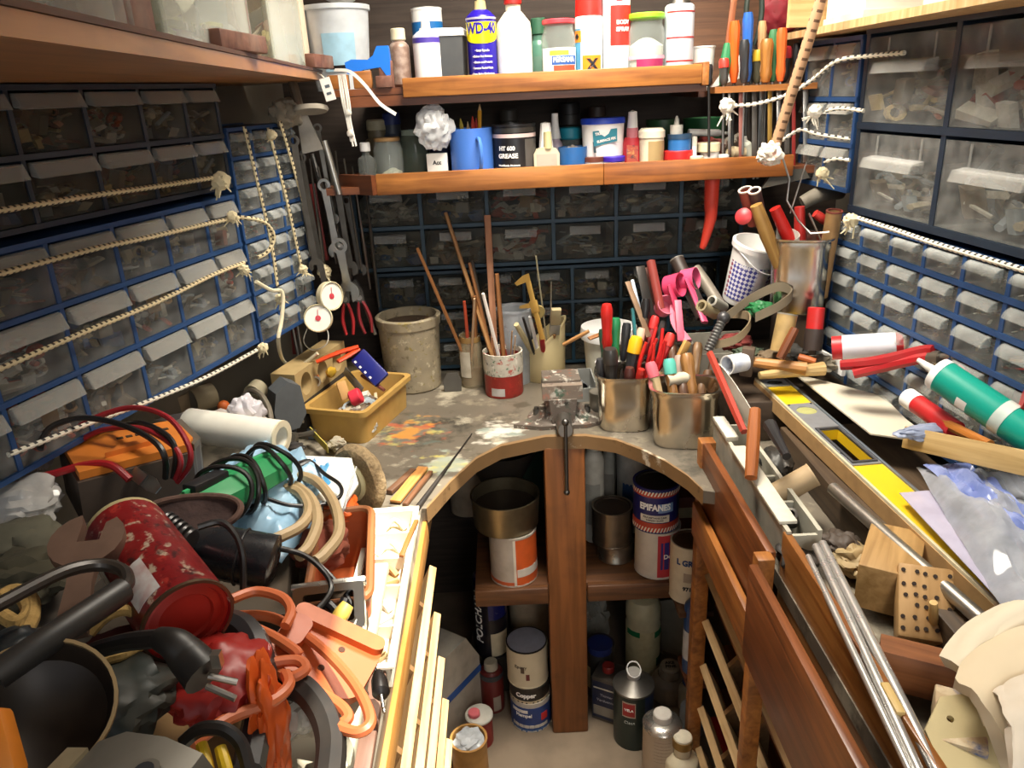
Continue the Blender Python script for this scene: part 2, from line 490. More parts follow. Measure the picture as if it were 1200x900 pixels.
area('doorway_light', (0.50, -0.9, 1.95), 0.6, 4, (1, 0.95, 0.88), (0.16, 1, -0.30), None, 100)
S.view_settings.view_transform = 'Standard'; S.view_settings.look = 'None'
S.view_settings.exposure = 0.35; S.view_settings.gamma = 1.0; S.view_settings.use_curve_mapping = False
S.cycles.max_bounces = 10; S.cycles.transparent_max_bounces = 24; S.cycles.caustics_reflective = False; S.cycles.caustics_refractive = False

# ------------------------------------------------------------------ workbench with the horseshoe cut-out
BZ = 0.85
arc = [at(x, y, z=BZ) for x, y in [(500, 596), (512, 583), (529, 564), (558, 538), (587, 523), (640, 512), (687, 511), (722, 516), (751, 527), (780, 541), (806, 558), (824, 575)]]
outl = [(-0.18, -0.3), (-0.18, 1.2)] + [(p.x, p.y) for p in arc[0:]] + [(0.366, 1.0), (0.366, -0.3)]
lw = lambda s, off=0.18: (LP + LD * s - LN * off)
rw = lambda s, off=0.25: (RP + RD * s - RN * off)
a, b = lw(-2.2), lw(0.24); c, d = rw(-0.5), rw(1.95)
left_back = [(a.x, -0.3), (b.x, 2.17), (0.95, 2.17), (d.x, -0.3)]
poly = [(-0.18, -0.3), (-0.18, arc[0].y)] + [(p.x, p.y) for p in arc] + [(0.40, arc[-1].y - 0.02), (0.40, -0.3), (1.0, -0.3), (0.96, 2.17), (b.x, 2.17), (lw(-2.1).x, -0.25)]
bench = thing('workbench', 'paint-stained grey wooden workbench with a curved cut-out, running along three walls', 'workbench', T(0, 1.2, 0))
iM = T(0, -1.2, 0)
BENCHM = splat('6f675a', ['3a372f', '8f8672', '4e473b', 'b9b19c'], 0.5, 9, 0, 0.10)
def stain(m, centre, rad, cols):
    nt = m.node_tree; N, L = nt.nodes, nt.links; b = N['Principled BSDF']; prev = b.inputs['Base Color'].links[0].from_socket
    tc = N.new('ShaderNodeTexCoord'); d = N.new('ShaderNodeVectorMath'); d.operation = 'DISTANCE'; d.inputs[1].default_value = centre; L.new(tc.outputs['Object'], d.inputs[0])
    fo = N.new('ShaderNodeMapRange'); fo.inputs[1].default_value = 0; fo.inputs[2].default_value = rad; fo.inputs[3].default_value = .2; fo.inputs[4].default_value = -.25; L.new(d.outputs['Value'], fo.inputs[0])
    for i, c in enumerate(cols):
        mp = N.new('ShaderNodeMapping'); mp.inputs['Location'].default_value = (i * 2.3 + centre[0], i * 4.1, 1); mp.inputs['Scale'].default_value = (1, 1.6, 1); L.new(tc.outputs['Object'], mp.inputs[0])
        nz = N.new('ShaderNodeTexNoise'); nz.inputs['Scale'].default_value = 22; nz.inputs['Detail'].default_value = 7; L.new(mp.outputs[0], nz.inputs[0])
        ad = N.new('ShaderNodeMath'); L.new(nz.outputs['Fac'], ad.inputs[0]); L.new(fo.outputs[0], ad.inputs[1])
        mr = N.new('ShaderNodeMapRange'); mr.inputs[1].default_value = .56; mr.inputs[2].default_value = .66; mr.inputs[4].default_value = .8; L.new(ad.outputs[0], mr.inputs[0])
        mx = N.new('ShaderNodeMix'); mx.data_type = 'RGBA'; mx.inputs[7].default_value = lin(c); L.new(mr.outputs[0], mx.inputs[0]); L.new(prev, mx.inputs[6]); prev = mx.outputs[2]
    L.new(prev, b.inputs['Base Color'])
pc = at(478, 505, z=BZ); stain(BENCHM, pc, .16, ['b8b06a', 'b0583c', '5d6a62', 'c88a3a'])
pc = at(520, 545, z=BZ); stain(BENCHM, pc, .13, ['cfc9b4', 'c8bd62', '9aa596'])
pc = at(585, 505, z=BZ); stain(BENCHM, pc, .12, ['cfcbbd', '8d9a90', 'dad6c8'])
obj('bench_top', MB().prism(poly[::-1], 0.026, T(0, 0, BZ - 0.026)), BENCHM, bench, iM)
# edging strip along the curve
n_ = len(arc); ed = MB()
vs, fs = [], []
for p in arc: vs += [(p.x, p.y - 0.002, BZ - 0.03), (p.x, p.y - 0.002, BZ + 0.001), (p.x, p.y + 0.010, BZ + 0.001), (p.x, p.y + 0.010, BZ - 0.03)]
for i in range(n_ - 1):
    for k in range(4): fs.append((i * 4 + k, i * 4 + (k + 1) % 4, i * 4 + 4 + (k + 1) % 4, i * 4 + 4 + k))
fs.append((3, 2, 1, 0)); fs.append(tuple((n_ - 1) * 4 + k for k in range(4))); ed.add(vs, fs)
obj('edge_strip', ed, splat('8a6c48', ['d8d0ba', '4a3420'], 0.5, 16, 0, 0.06), bench, iM)
obj('post', MB().bb(0.064, 0.156, 1.55, 1.62, 0, BZ - 0.027, None, 0.004), POSTW, bench, iM)
obj('lower_shelf', MB().bb(-0.112, 0.44, 1.551, 2.12, 0.438, 0.462, None, 0.002).bb(-0.112, 0.063, 1.532, 1.552, 0.42, 0.464, None, 0.003).bb(0.157, 0.43, 1.532, 1.552, 0.42, 0.464, None, 0.003), wood('6e4626', '4a2d18', 'x', 0.5), bench, iM)
obj('side_panel', MB().bb(-0.36, -0.345, 1.43, 2.12, 0, BZ - 0.03), wood('4a3a2c', '33271d', 'y', 0.6), bench, iM)
obj('side_panel', MB().bb(0.53, 0.545, 1.40, 2.12, 0, BZ - 0.03), wood('4a3a2c', '33271d', 'y', 0.6), bench, iM)

# ------------------------------------------------------------------ open timber racks on both sides of the aisle
def rack(name, label, x, ys, zs, sgn, m_lip, m_post, toprail):
    """posts with sloping shelf lips between them; sgn = +1 faces +x"""
    t = thing(name, label, 'rack', T(x, ys[0], 0))
    L = T(-x, -ys[0], 0)
    for y in ys[1:-1] if sgn < 0 else []:
        pass
    for z in zs:
        mb = MB(); y0, y1 = ys[0], ys[-1]
        # lip: a slanted board whose upper edge leans into the aisle, shelf bottom behind it
        out = [(0, 0), (0.012, 0.0), (0.050, 0.066), (0.036, 0.074)]
        M = Matrix(((sgn, 0, 0, x - sgn * 0.052), (0, 0, 1 if sgn < 0 else 1, y0), (0, 1, 0, z), (0, 0, 0, 1)))
        mb.prism(out, y1 - y0, M)
        obj('shelf_lip', mb, m_lip, t, L)
        obj('shelf_board', MB().bb(min(x - sgn * 0.30, x - sgn * 0.03), max(x - sgn * 0.30, x - sgn * 0.03), y0, y1, z - 0.012, z), m_post, t, L)
    return t, L
lt, lL = rack('timber_rack', 'pale open timber rack under the left worktop, its slanting shelf lips lit by the sun', -0.178, [0.30, 1.40], [0.08, 0.20, 0.32, 0.44, 0.56, 0.68], 1, PINE, PINE, True)
obj('top_rail', MB().bb(-0.192, -0.172, 0.30, 1.27, 0.775, 0.823, None, 0.003), wood('cf9a55', 'b27a3a', 'y', 0.4), lt, lL)
for y in (1.385, 0.62): obj('post', MB().bb(-0.245, -0.213, y, y + 0.03, 0, 0.823), PINEZ, lt, lL)
for z in (0.08, 0.20, 0.32, 0.44, 0.56, 0.68):
    for y in (0.72, 0.90, 1.08, 1.26):
        obj('divider', MB().prism([(0, 0), (0.01, 0), (0.030, 0.07), (0.0, 0.105)], 0.012, Matrix(((1, 0, 0, -0.226), (0, 0, 1, y), (0, 1, 0, z), (0, 0, 0, 1)))), wood('8a6a45', '6f5233', 'y', 0.6), lt, lL)
rt, rL = rack('timber_rack', 'varnished brown timber rack on the right of the aisle, solid boards over slanting shelf lips', 0.385, [0.30, 1.37], [0.05, 0.17, 0.29, 0.41, 0.53, 0.65], -1, wood('cdb084', 'a88656', 'y', 0.45, 1, .25), MAHY, False)
obj('post', MB().bb(0.368, 0.398, 1.37, 1.40, 0, 0.905, None, 0.002), OAKY, rt, rL)
obj('post', MB().bb(0.352, 0.378, 0.965, 0.99, 0, 0.905, None, 0.002), OAKY, rt, rL)
obj('front_board', MB().bb(0.372, 0.386, 0.985, 1.372, 0.765, 0.905, None, 0.002), MAHY, rt, rL)
obj('front_board', MB().bb(0.356, 0.370, 0.985, 1.372, 0.700, 0.775, None, 0.002), OAKY, rt, rL)
obj('front_board', MB().bb(0.338, 0.352, 0.42, 0.965, 0.735, 0.900, None, 0.002), MAHY, rt, rL)
obj('trough_board', MB().bb(0.402, 0.414, 0.30, 1.01, 0.70, 0.925, None, 0.002), wood('a06a35', '7b481f', 'y', 0.32), rt, rL)
for z in (0.05, 0.17, 0.29, 0.41, 0.53, 0.65):
    for y in (0.60, 0.78, 1.06, 1.22):
        obj('divider', MB().prism([(0, 0), (-0.01, 0), (-0.030, 0.07), (0.0, 0.105)], 0.012, Matrix(((1, 0, 0, 0.433), (0, 0, 1, y), (0, 1, 0, z), (0, 0, 0, 1)))), wood('8a6a45', '6f5233', 'y', 0.6), rt, rL)

# ------------------------------------------------------------------ shelves
ls = thing('wall_shelf', 'varnished plywood shelf high along the left wall, packed with clear tubs and bags', 'shelf', T(-0.4, 1.2, 1.61))
q0, q1 = V((-0.245, 0.10)), V((-0.385, 1.83)); q2, q3 = lw(0.05, 0.18), lw(-1.9, 0.18)
obj('board', MB().prism([(q0.x, q0.y), (q1.x, q1.y), (q2.x, q2.y), (q3.x, q3.y)][::1], 0.016, T(0, 0, 1.612)), wood('b37b45', '94602f', 'y', 0.35, 0.6, 0.2), ls, T(0.4, -1.2, -1.61))
obj('edge_strip', MB().prism([(q0.x + .002, q0.y), (q1.x + .002, q1.y), (q1.x - .012, q1.y), (q0.x - .012, q0.y)], 0.005, T(0, 0, 1.6285)), wood('6b4630', '4d3122', 'y', 0.5), ls, T(0.4, -1.2, -1.61))
BLK = wood('7b5140', '5d3a2e', 'y', 0.6, 1, 0.5, 'a08878')
for k, (pa, pb, h) in enumerate([((100, 25), (190, 40), 0.045), ((265, 55), (318, 62), 0.022), ((372, 78), (394, 80), 0.026)]):
    a = at(*pa, z=1.635); b = at(*pb, z=1.635)
    dirv = (b - a); Ln = dirv.length
    obj('stop_block', MB().bb(0, Ln, -0.008, 0.012, 0, h, None, 0.002), BLK, ls, T(0.4, -1.2, -1.61) @ T(a.x - 0.012, a.y, 1.634) @ RZ(math.degrees(math.atan2(dirv.y, dirv.x))))

ts = thing('wall_shelf', 'upper wooden shelf across the back wall, loaded with spray cans, jars and bottles', 'shelf', T(0.1, 1.95, 1.55))
tL = T(-0.1, -1.95, -1.55)
obj('board', MB().bb(-0.34, 0.455, 1.79, 2.16, 1.553, 1.575), MAHX, ts, tL)
obj('front_lip', MB().bb(-0.205, 0.441, 1.775, 1.79, 1.569, 1.608, None, 0.002), OAK, ts, tL)
obj('end_lip', MB().bb(0.441, 0.456, 1.775, 2.0, 1.565, 1.612, None, 0.002), OAKY, ts, tL)
obj('corner_board', MB().prism([(-0.205, 1.79), (-0.37, 1.79), (-0.37, 2.1), (-0.205, 2.1)], 0.014, T(0, 0, 1.5765)), MAHX, ts, tL)
for k, (x, y, wd, h) in enumerate([(-0.345, 1.80, 0.045, 0.030), (-0.292, 1.80, 0.040, 0.036), (-0.245, 1.79, 0.035, 0.024), (-0.24, 1.802, 0.03, 0.055)]):
    obj('stop_block', MB().box((wd, 0.018, h), None, 0.002), [OAK, OAK, BLK, BLK][k], ts, tL @ T(x, y, 1.591 if k < 3 else 1.59))
ms = thing('wall_shelf', 'lower wooden shelf on the back wall with a blue mug and grease tin', 'shelf', T(0.2, 1.95, 1.36))
mL = T(-0.2, -1.95, -1.36)
obj('board', MB().bb(-0.40, 0.72, 1.79, 2.16, 1.368, 1.384), MAHX, ms, mL)
obj('front_lip', MB().bb(-0.283, 0.228, 1.775, 1.79, 1.365, 1.411, None, 0.002), OAK, ms, mL)
obj('front_lip', MB().bb(0.2285, 0.655, 1.775, 1.79, 1.365, 1.411, None, 0.002), wood('a4632c', '77431d', 'x', 0.42), ms, mL)
obj('corner_lip', MB().bb(0, 0.105, 0, 0.014, 0, 0.043), wood('6b3a1e', '4d2815', 'x', 0.45), ms, mL @ T(-0.283, 1.776, 1.367) @ RZ(143))
# screwdriver rail
rk = thing('tool_rail', 'narrow wooden rail with holes holding screwdrivers beside the top shelf', 'rack', T(0.58, 1.83, 1.545))
RAILH = [(0.03 + 0.022 * i, 0.022 + 0.022 * (i % 2)) for i in range(9)]
rl = MB().prism([(0, 0), (0.225, 0), (0.225, 0.07), (0, 0.07)], 0.013)
obj('rail', rl, OAK, rk, T(-0.105, -0.035, 0.002))
# shelf over the right-hand drawers
rs = thing('wall_shelf', 'plain plywood shelf above the right-hand drawers carrying white bins', 'shelf', T(0.8, 1.4, 1.63))
obj('board', MB().bb(0, 0.40, 0, 1.15, 0, 0.014), PINEZ, rs, T(-0.8, -1.4, -1.63) @ T(0.655, 0.75, 1.652) )

# ------------------------------------------------------------------ drawer cabinets and what is in the drawers
PAL = [[mat('c8bfae', 0.4, 0.3, 0.3), mat('8b7050', 0.5), mat('ece8dc', 0.5), mat('b8b2a8', 0.3, 0.6)],
       [mat('ddd7c8', 0.5), mat('a88458', 0.5), mat('c8482c', 0.5), mat('f0ece2', 0.5)],
       [mat('5b5a58', 0.5), mat('a8a49c', 0.35, 0.5), mat('c8b490', 0.5), mat('3a62a0', 0.5)],
       [mat('d0c4a8', 0.5), mat('e8e4d8', 0.5), mat('8a7a68', 0.5), mat('a8b6c0', 0.5)],
       [mat('a85a40', 0.5), mat('d4ccbc', 0.4), mat('786a58', 0.5), mat('dcc080', 0.4)]]
def heap(seed, n, pal, s0=0.10, s1=0.28):
    rnd = random.Random(seed); mb = MB()
    for i in range(n):
        s = rnd.uniform(s0, s1)
        x, y = rnd.uniform(0.08, 0.92), rnd.uniform(0.06, 0.92)
        top = 0.72 + 0.36 * noise.noise(V((x * 2.2, y * 2.2, seed)))
        z = rnd.uniform(0.05, max(0.15, top))
        M = T(x, y, z) @ Euler((rnd.uniform(0, 6), rnd.uniform(0, 6), rnd.uniform(0, 6))).to_matrix().to_4x4()
        k = rnd.random(); mi = rnd.randrange(4)
        if k < 0.35: mb.box((s * .9, s * .5, s * .3), M @ T(0, 0, -s * .15), 0, mi)
        elif k < 0.7: mb.cyl(s * .12, s * 1.2, M @ T(0, 0, -s * .6), 6, mi)
        elif k < 0.9: mb.pipe(s * .38, s * .14, s * .2, M, 9, mi)
        else: mb.ball(s * .3, M, 7, mi)
    for v in range(len(mb.v)):
        p = mb.v[v]; mb.v[v] = (min(1, max(0, p[0])), min(1, max(0, p[1])), min(1, max(0.0, p[2])))
    return mb.mesh('loose_hardware', PAL[pal])
HEAPS = [heap(11 + i, 40, i % 5, 0.16, 0.46) for i in range(10)]
FINE = [heap(51 + i, 70, i % 5, 0.07, 0.2) for i in range(5)]
def cabinet(name, label, M, xs, zs, depth, bar, m, style, dm, inside, igroup, fine=False, skip=(), empty=()):
    t = thing(name, label, 'drawer cabinet', M @ T(xs[0], 0, zs[0]))
    L = T(-xs[0], 0, -zs[0])
    f = MB()
    x0, x1, z0, z1 = xs[0], xs[-1], zs[0], zs[-1]
    f.bb(x0 - bar, x1 + bar, depth - 0.004, depth, z0 - bar, z1 + bar)
    for i, x in enumerate(xs): f.bb(x - bar / 2, x + bar / 2, 0.002, depth - 0.004, z0 - bar / 2, z1 + bar / 2)
    obj('frame', f, m, t, L)
    f = MB()
    for z in zs: f.bb(x0 - bar / 2, x1 + bar / 2, 0.0, depth - 0.004, z - bar / 2, z + bar / 2)
    obj('shelf_rails', f, m, t, L)
    dl = []
    rnd = random.Random(len(label) * 31 + int(1000 * zs[0]))
    for r in range(len(zs) - 1):
        for c in range(len(xs) - 1):
            if (r, c) in skip: continue
            w = xs[c + 1] - xs[c] - bar - 0.003; h = zs[r + 1] - zs[r] - bar - 0.003
            ox, oz = xs[c] + bar / 2 + 0.0015, zs[r] + bar / 2 + 0.001
            dd = depth - 0.02
            key = (style, round(w, 3), round(h, 3), round(dd, 3), dm.name)
            if key not in DRW:
                b_ = MB()
                b_.bb(0, w, 0, 0.002, 0, h * 0.97)
                b_.bb(0, w, 0.002, dd, 0, 0.0015); b_.bb(0, 0.0015, 0.002, dd, 0.0015, h * 0.7); b_.bb(w - 0.0015, w, 0.002, dd, 0.0015, h * 0.7)
                h_ = MB()
                if style == 'lip':
                    q = MB.prism
                    Mx = Matrix(((0, 0, 1, 0.003), (1, 0, 0, 0), (0, 1, 0, 0), (0, 0, 0, 1)))
                    h_.prism([(0.0, h * 0.985), (-0.007, h * 0.975), (-0.016, h * 0.72), (-0.0138, h * 0.715), (-0.006, h * 0.95), (0, h * 0.962)], w - 0.006, Mx)
                    for xx in (0.002, w - 0.004): h_.prism([(0, h * 0.95), (-0.007, h * 0.95), (-0.0145, h * 0.72), (0, h * 0.76)], 0.002, Matrix(((0, 0, 1, xx), (1, 0, 0, 0), (0, 1, 0, 0), (0, 0, 0, 1))))
                elif style == 'small':
                    Mx = Matrix(((0, 0, 1, w * 0.10), (1, 0, 0, 0), (0, 1, 0, 0), (0, 0, 0, 1)))
                    arcp = [(-0.016 * math.sin(PI * k / 16), h * 0.62 + h * 0.34 * math.cos(PI * k / 16)) for k in range(0, 9)]
                    h_.prism(arcp + [(-0.0145, h * 0.60), (-0.0135, h * 0.66)] + [(x_ * 0.86, z_ - 0.0016) for x_, z_ in arcp[-2::-1]], w * 0.80, Mx)
                    for xx in (w * 0.10, w * 0.90 - 0.0012): h_.prism(arcp + [(0, h * 0.62)], 0.0012, Matrix(((0, 0, 1, xx), (1, 0, 0, 0), (0, 1, 0, 0), (0, 0, 0, 1))))
                elif style == 'inset':
                    a0, a1, c0, c1 = w * 0.24, w * 0.76, h * 0.68, h * 0.90
                    e = 0.003
                    h_.bb(a0, a1, -0.012, -0.0005, c1 - e, c1); h_.bb(a0, a1, -0.012, -0.010, c0, c1 - e); h_.bb(a0, a0 + e, -0.010, -0.0005, c0, c1 - e); h_.bb(a1 - e, a1, -0.010, -0.0005, c0, c1 - e)
                elif style == 'big':
                    a0, a1, c0, c1 = w * 0.22, w * 0.86, h * 0.56, h * 0.70
                    Mx = Matrix(((0, 0, 1, a0), (1, 0, 0, 0), (0, 1, 0, 0), (0, 0, 0, 1)))
                    h_.prism([(0, c1), (-0.022, c1 - 0.004), (-0.028, c0), (-0.025, c0), (-0.020, c1 - 0.008), (0, c1 - 0.005)], a1 - a0, Mx)
                    for xx in (a0, a1 - 0.002): h_.prism([(0, c1), (-0.022, c1 - 0.004), (-0.028, c0), (0, c0)], 0.002, Matrix(((0, 0, 1, xx), (1, 0, 0, 0), (0, 1, 0, 0), (0, 0, 0, 1))))
                    h_.bb(a0 + 0.01, a0 + 0.013, -0.003, -0.0003, c1, h * 0.95); h_.bb(a1 - 0.013, a1 - 0.01, -0.003, -0.0003, c1, h * 0.95)
                DRW[key] = (b_.mesh('drawer', dm, False), h_.mesh('handle', FROST if style == 'lip' else clear('e8ebe8', .10, .1, .14, 30) if style == 'small' else clear('e8e8e4', 0.09, 0.1, 0.08), style != 'lip'))
            pull = OPEN.get((name, label[:12], r, c), 0)
            o = obj('drawer', DRW[key][0], None, t, L @ T(ox, 0.003 - pull, oz))
            obj('handle', DRW[key][1], None, o)
            if (r, c) in empty: continue
            src = (FINE if fine else HEAPS)
            hp = bpy.data.objects.new('loose_hardware', rnd.choice(src)); COL.objects.link(hp)
            fill = rnd.uniform(0.62, 0.92) if not fine else rnd.uniform(0.75, 0.92)
            dep = min(dd - 0.01, 0.09)
            hp.matrix_world = M @ T(ox + 0.003, 0.006 - pull, oz + 0.002) @ SC(w - 0.006, dep, h * fill)
            tag(hp, inside, 'loose parts', igroup, 'stuff')
            dl.append(hp)
    return t
DRW = {}
OPEN = {('drawer_cabinet', 'big dark-blue', 0, 0): 0.035}
LX = [-1.09, -0.95, -0.812, -0.677, -0.552, -0.435, -0.337]
cabinet('drawer_cabinet', 'dark blue cabinet of two drawer rows right under the left plywood shelf', LM, LX, [1.421, 1.515, 1.606], 0.16, 0.008, DBLUE, 'lip', CLD,
        'mixed fittings seen dimly through a dusty drawer of the top two rows on the left wall', 'contents of the upper left drawers')
cabinet('drawer_cabinet', 'bright blue cabinet of three rows of clear lipped drawers, crossed by flecked elastic cords', LM, LX, [1.098, 1.199, 1.304, 1.400], 0.16, 0.008, BLUE, 'lip', CLR2,
        'fittings and small parts lying in a clear drawer of the bright blue left cabinet', 'contents of the bright blue left drawers', skip=())
cabinet('drawer_cabinet', 'blue cabinet of tiny clear drawers in the far left corner behind vertical flecked cords', LM, [-0.319, -0.236, -0.153, -0.07], [1.085 + 0.055 * i for i in range(9)], 0.13, 0.007, BLUE, 'small', CLR,
        'small screws filling a tiny drawer in the far left corner', 'contents of the tiny left drawers', fine=True)
BM = T(0, 1.95, 0)
cabinet('drawer_cabinet', 'dark teal cabinet of wide drawers just under the lower back shelf', BM, [-0.372, -0.208, -0.042, 0.123, 0.282, 0.445, 0.60], [1.158, 1.262, 1.364], 0.17, 0.009, TEAL, 'inset', CLD,
        'assorted repair parts seen through a dark drawer under the back shelf', 'contents of the wide back drawers')
cabinet('drawer_cabinet', 'dark teal cabinet of narrower drawers standing on the bench behind buckets and brushes', T(0, 2.02, 0), [-0.347 + 0.1305 * i for i in range(8)], [0.862, 0.940, 1.033, 1.129], 0.15, 0.008, TEAL, 'inset', CLD,
        'packets and parts seen through a narrow back drawer behind the brushes', 'contents of the narrow back drawers')
cabinet('drawer_cabinet', 'big dark-blue cabinet of four deep clear drawers, upper right', RM, [0.003, 0.276, 0.552], [1.312, 1.476, 1.650], 0.22, 0.013, DBLUE, 'big', CLR2,
        'jumble of plugs, fittings and tools in a big clear drawer on the right', 'contents of the big right drawers')
cabinet('drawer_cabinet', 'blue cabinet of many tiny screw drawers low on the right wall', RM, [-0.043, 0.060, 0.165, 0.270, 0.378, 0.485, 0.592], [0.935, 0.995, 1.055, 1.118, 1.181, 1.238, 1.290], 0.15, 0.009, BLUE, 'small', CLR,
        'screws and nails filling a tiny drawer on the right wall', 'contents of the tiny right drawers', fine=True)
cabinet('drawer_cabinet', 'blue cabinet of wide-lipped clear drawers in the right corner beside the hanging screwdrivers', RM, [-0.25, -0.130, -0.020], [1.345, 1.435, 1.525, 1.640], 0.16, 0.009, BLUE, 'lip', CLR,
        'small bags of parts in a clear drawer of the right corner cabinet', 'contents of the right corner drawers')
# ------------------------------------------------------------------ builders for tins, bottles, jars
def colx(px, y, z):
    vf = y * CF.y + (z - CC.z) * CF.z
    return ((px - 600) / FPX * vf - (y * CR.y + (z - CC.z) * CR.z)) / CR.x
def spot(x0, x1, top, y, z):
    """base matrix, radius and height of a thing standing at depth y on height z that spans photo columns x0..x1 up to row top"""
    zm = z + 0.06
    xa, xb = colx(x0, y, zm), colx(x1, y, zm)
    h = at((x0 + x1) / 2, top, y=y).z - z
    return T((xa + xb) / 2, y, z + 0.0005), (xb - xa) / 2, h
def put(name, label, cat, M, parts, group=None, rz=0.0):
    t = thing(name, label, cat, M @ RZ(rz), group)
    for p in parts:
        o = obj(p[0], p[1], p[2], t)
        if len(p) > 3: o['label'] = p[3]
    return t
def spray(r, h, capk='nozzle', caph=0.25):
    """profile of an aerosol can body (height h without cap)"""
    return MB().lathe([(0, 0.003), (r * .8, 0.003), (r * .97, 0), (r, 0.004), (r, h * .90), (r * .96, h * .925), (r * .90, h * .935), (r * .62, h * .985), (r * .5, h), (r * .3, h), (0, h)], 28)
def tinbody(r, h, rim=True):
    return MB().lathe([(0, 0.002), (r * .94, 0.002), (r * .95, 0), (r * 1.015, 0.0005), (r * 1.015, 0.004), (r, 0.005), (r, h - 0.006), (r * 1.02, h - 0.005), (r * 1.02, h), (r * .93, h), (r * .91, h - 0.006), (0, h - 0.006)], 32)
def bottle(r, h, neck=0.32, sh=0.72, nh=0.86, sy=1.0):
    return MB().lathe([(0, 0.003), (r * .8, 0), (r, 0.006), (r, h * sh), (r * .93, h * (sh + (nh - sh) * .45)), (r * neck * 1.1, h * nh), (r * neck, h * nh), (r * neck, h), (0, h)], 26, None, 0, 1, sy)
def capm(r, h, z, n=24, ridges=True, M=None):
    mb = MB(); mb.cyl(r, h, (M or I4) @ T(0, 0, z), n, 0, r * .96, min(r, h) * .12)
    return mb
def jarbody(r, h, wall=0.0022):
    return MB().lathe([(0, 0), (r * .9, 0), (r, 0.006), (r, h * .80), (r * .86, h * .90), (r * .86, h), (r * .86 - wall, h), (r * .86 - wall, h * .90), (r - wall, h * .79), (r - wall, 0.006), (0, 0.004)], 28)
def fillm(r, h, z=0.005, heap_=0.15, seed=1):
    mb = MB(); pr = [(0, z), (r, z), (r, z + h * .85)]
    for k in range(5): pr.append((r * (1 - (k + 1) / 5), z + h * .85 + heap_ * h * math.sin((k + 1) / 5 * PI / 2)))
    return mb.lathe(pr, 20)
PW = mat('f4f3f0', 0.4, 0, 0.1, 'b8b0a0', 30)
LILAC = mat('dfe2ef', 0.4, 0, 0.15, 'a8a8b8', 30)
SHZ = 1.575
# --- upper shelf, front row
M, r, h = spot(549, 583, 12, 1.87, SHZ)
BLU = mat('22128f', 0.3, 0, 0.06, '100850', 20)
YEL = mat('f4e50f', 0.35, 0, 0)
t = put('spray_can', 'tall deep-blue lubricant can with a yellow shield on the upper shelf', 'spray can', M, [
    ('body', spray(r, h * 1.0), BLU), ('top_ring', band(r * 1.0, h * .88, h * .905, t=.0012), mat('c8c2d8', .3, .4, 0)),
    ('nozzle', MB().cyl(r * .42, 0.018, T(0, 0, h), 16, 0, r * .36).cyl(r * .2, 0.008, T(0, 0, h + 0.018), 12), mat('b9a878', .5)),
    ('shield', band(r, h * .70, h * .845, -172, -8), YEL), ('shield_rim', band(r + .0003, h * .832, h * .848, -174, -6), YEL)])
sh = MB(); K = 20
vs = []; fs = []
for k in range(K + 1):
    a = math.radians(-172 + 164 * k / K); q = abs(k / K - .5) * 2
    zb = h * (.70 - .115 * math.sqrt(max(0, 1 - q ** 2.2)))
    for rr in (r + .0001, r + .0006): vs += [(rr * math.cos(a), rr * math.sin(a), zb), (rr * math.cos(a), rr * math.sin(a), h * .701)]
for k in range(K):
    a, b = k * 4, k * 4 + 4
    fs += [(a + 2, b + 2, b + 3, a + 3), (a, a + 2, b + 2, b)]
sh.add(vs, fs); obj('shield', sh, YEL, t)
text('WD-40', 0.030, BLU, t, T(0, 0, h * .765), r + .0007, bold=0.0010, squash=.80)
for k, s in enumerate(['• Stops Squeaks', '• Drives Out Moisture', '• Cleans and Protects', '• Loosens Rusted Parts', '• Frees Sticky Mechanisms', 'MULTI-USE PRODUCT']):
    text(s, 0.0062 if k < 5 else .0075, WINK, t, T(0, 0, h * (.50 - .072 * k)), r + .0003, bold=.00012, squash=.82)

M, r, h = spot(486, 518, 36, 1.86, SHZ)
put('spray_can', 'short white can with a purple collar and white nozzle, left end of upper shelf', 'spray can', M, [
    ('body', spray(r, h), LILAC), ('collar', band(r, h * .80, h * .885, t=.001), mat('4a3aa0', .35)), ('label', band(r, h * .03, h * .80, -215, -20), PW),
    ('side_stripe', band(r, h * .02, h * .82, -20, 60, t=.0009), mat('2e2c4a', .4)), ('nozzle', MB().cyl(r * .36, 0.022, T(0, 0, h - .001), 16, 0, r * .30, .002), PW)])
M, r, h = spot(487, 522, 10, 2.06, SHZ)
t = put('paint_tin', 'white round tin with a blue band, behind the black box on the upper shelf', 'tin', M, [
    ('body', tinbody(r, h), PW), ('lid', MB().cyl(r * .9, .006, T(0, 0, h - .004), 24), STEEL), ('band', band(r, h * .60, h * .84), mat('1f6fb4', .35)),
    ('mark', band(r, h * .24, h * .50, -75, -45, t=.0005), mat('8a98c0', .5))])
text('Acco', 0.021, WINK, t, T(0, 0, h * .72), r + .0007, bold=.0006)
M, r, h = spot(508, 549, 34, 1.885, SHZ)
b = MB().lathe([(0, 0), (1, 0), (1.08, h * .9), (0, h * .9)], 4, RZ(45) @ SC(r * 1.25, r * 1.0, 1))
l = MB().lathe([(0, h * .88), (1.14, h * .88), (1.14, h * .97), (1.0, h), (0, h)], 4, RZ(45) @ SC(r * 1.27, r * 1.02, 1))
put('tub', 'square black plastic tub with a white lid beside the blue spray can', 'tub', M, [('body', b, mat('3a3c3d', .4, 0, .3, '5d5d58', 20)), ('lid', l, PW)])
M, r, h = spot(583, 624, -20, 1.875, SHZ)
CLOUDY = mat('efe9cf', 0.35, 0, 0.15, 'c8be98', 8)
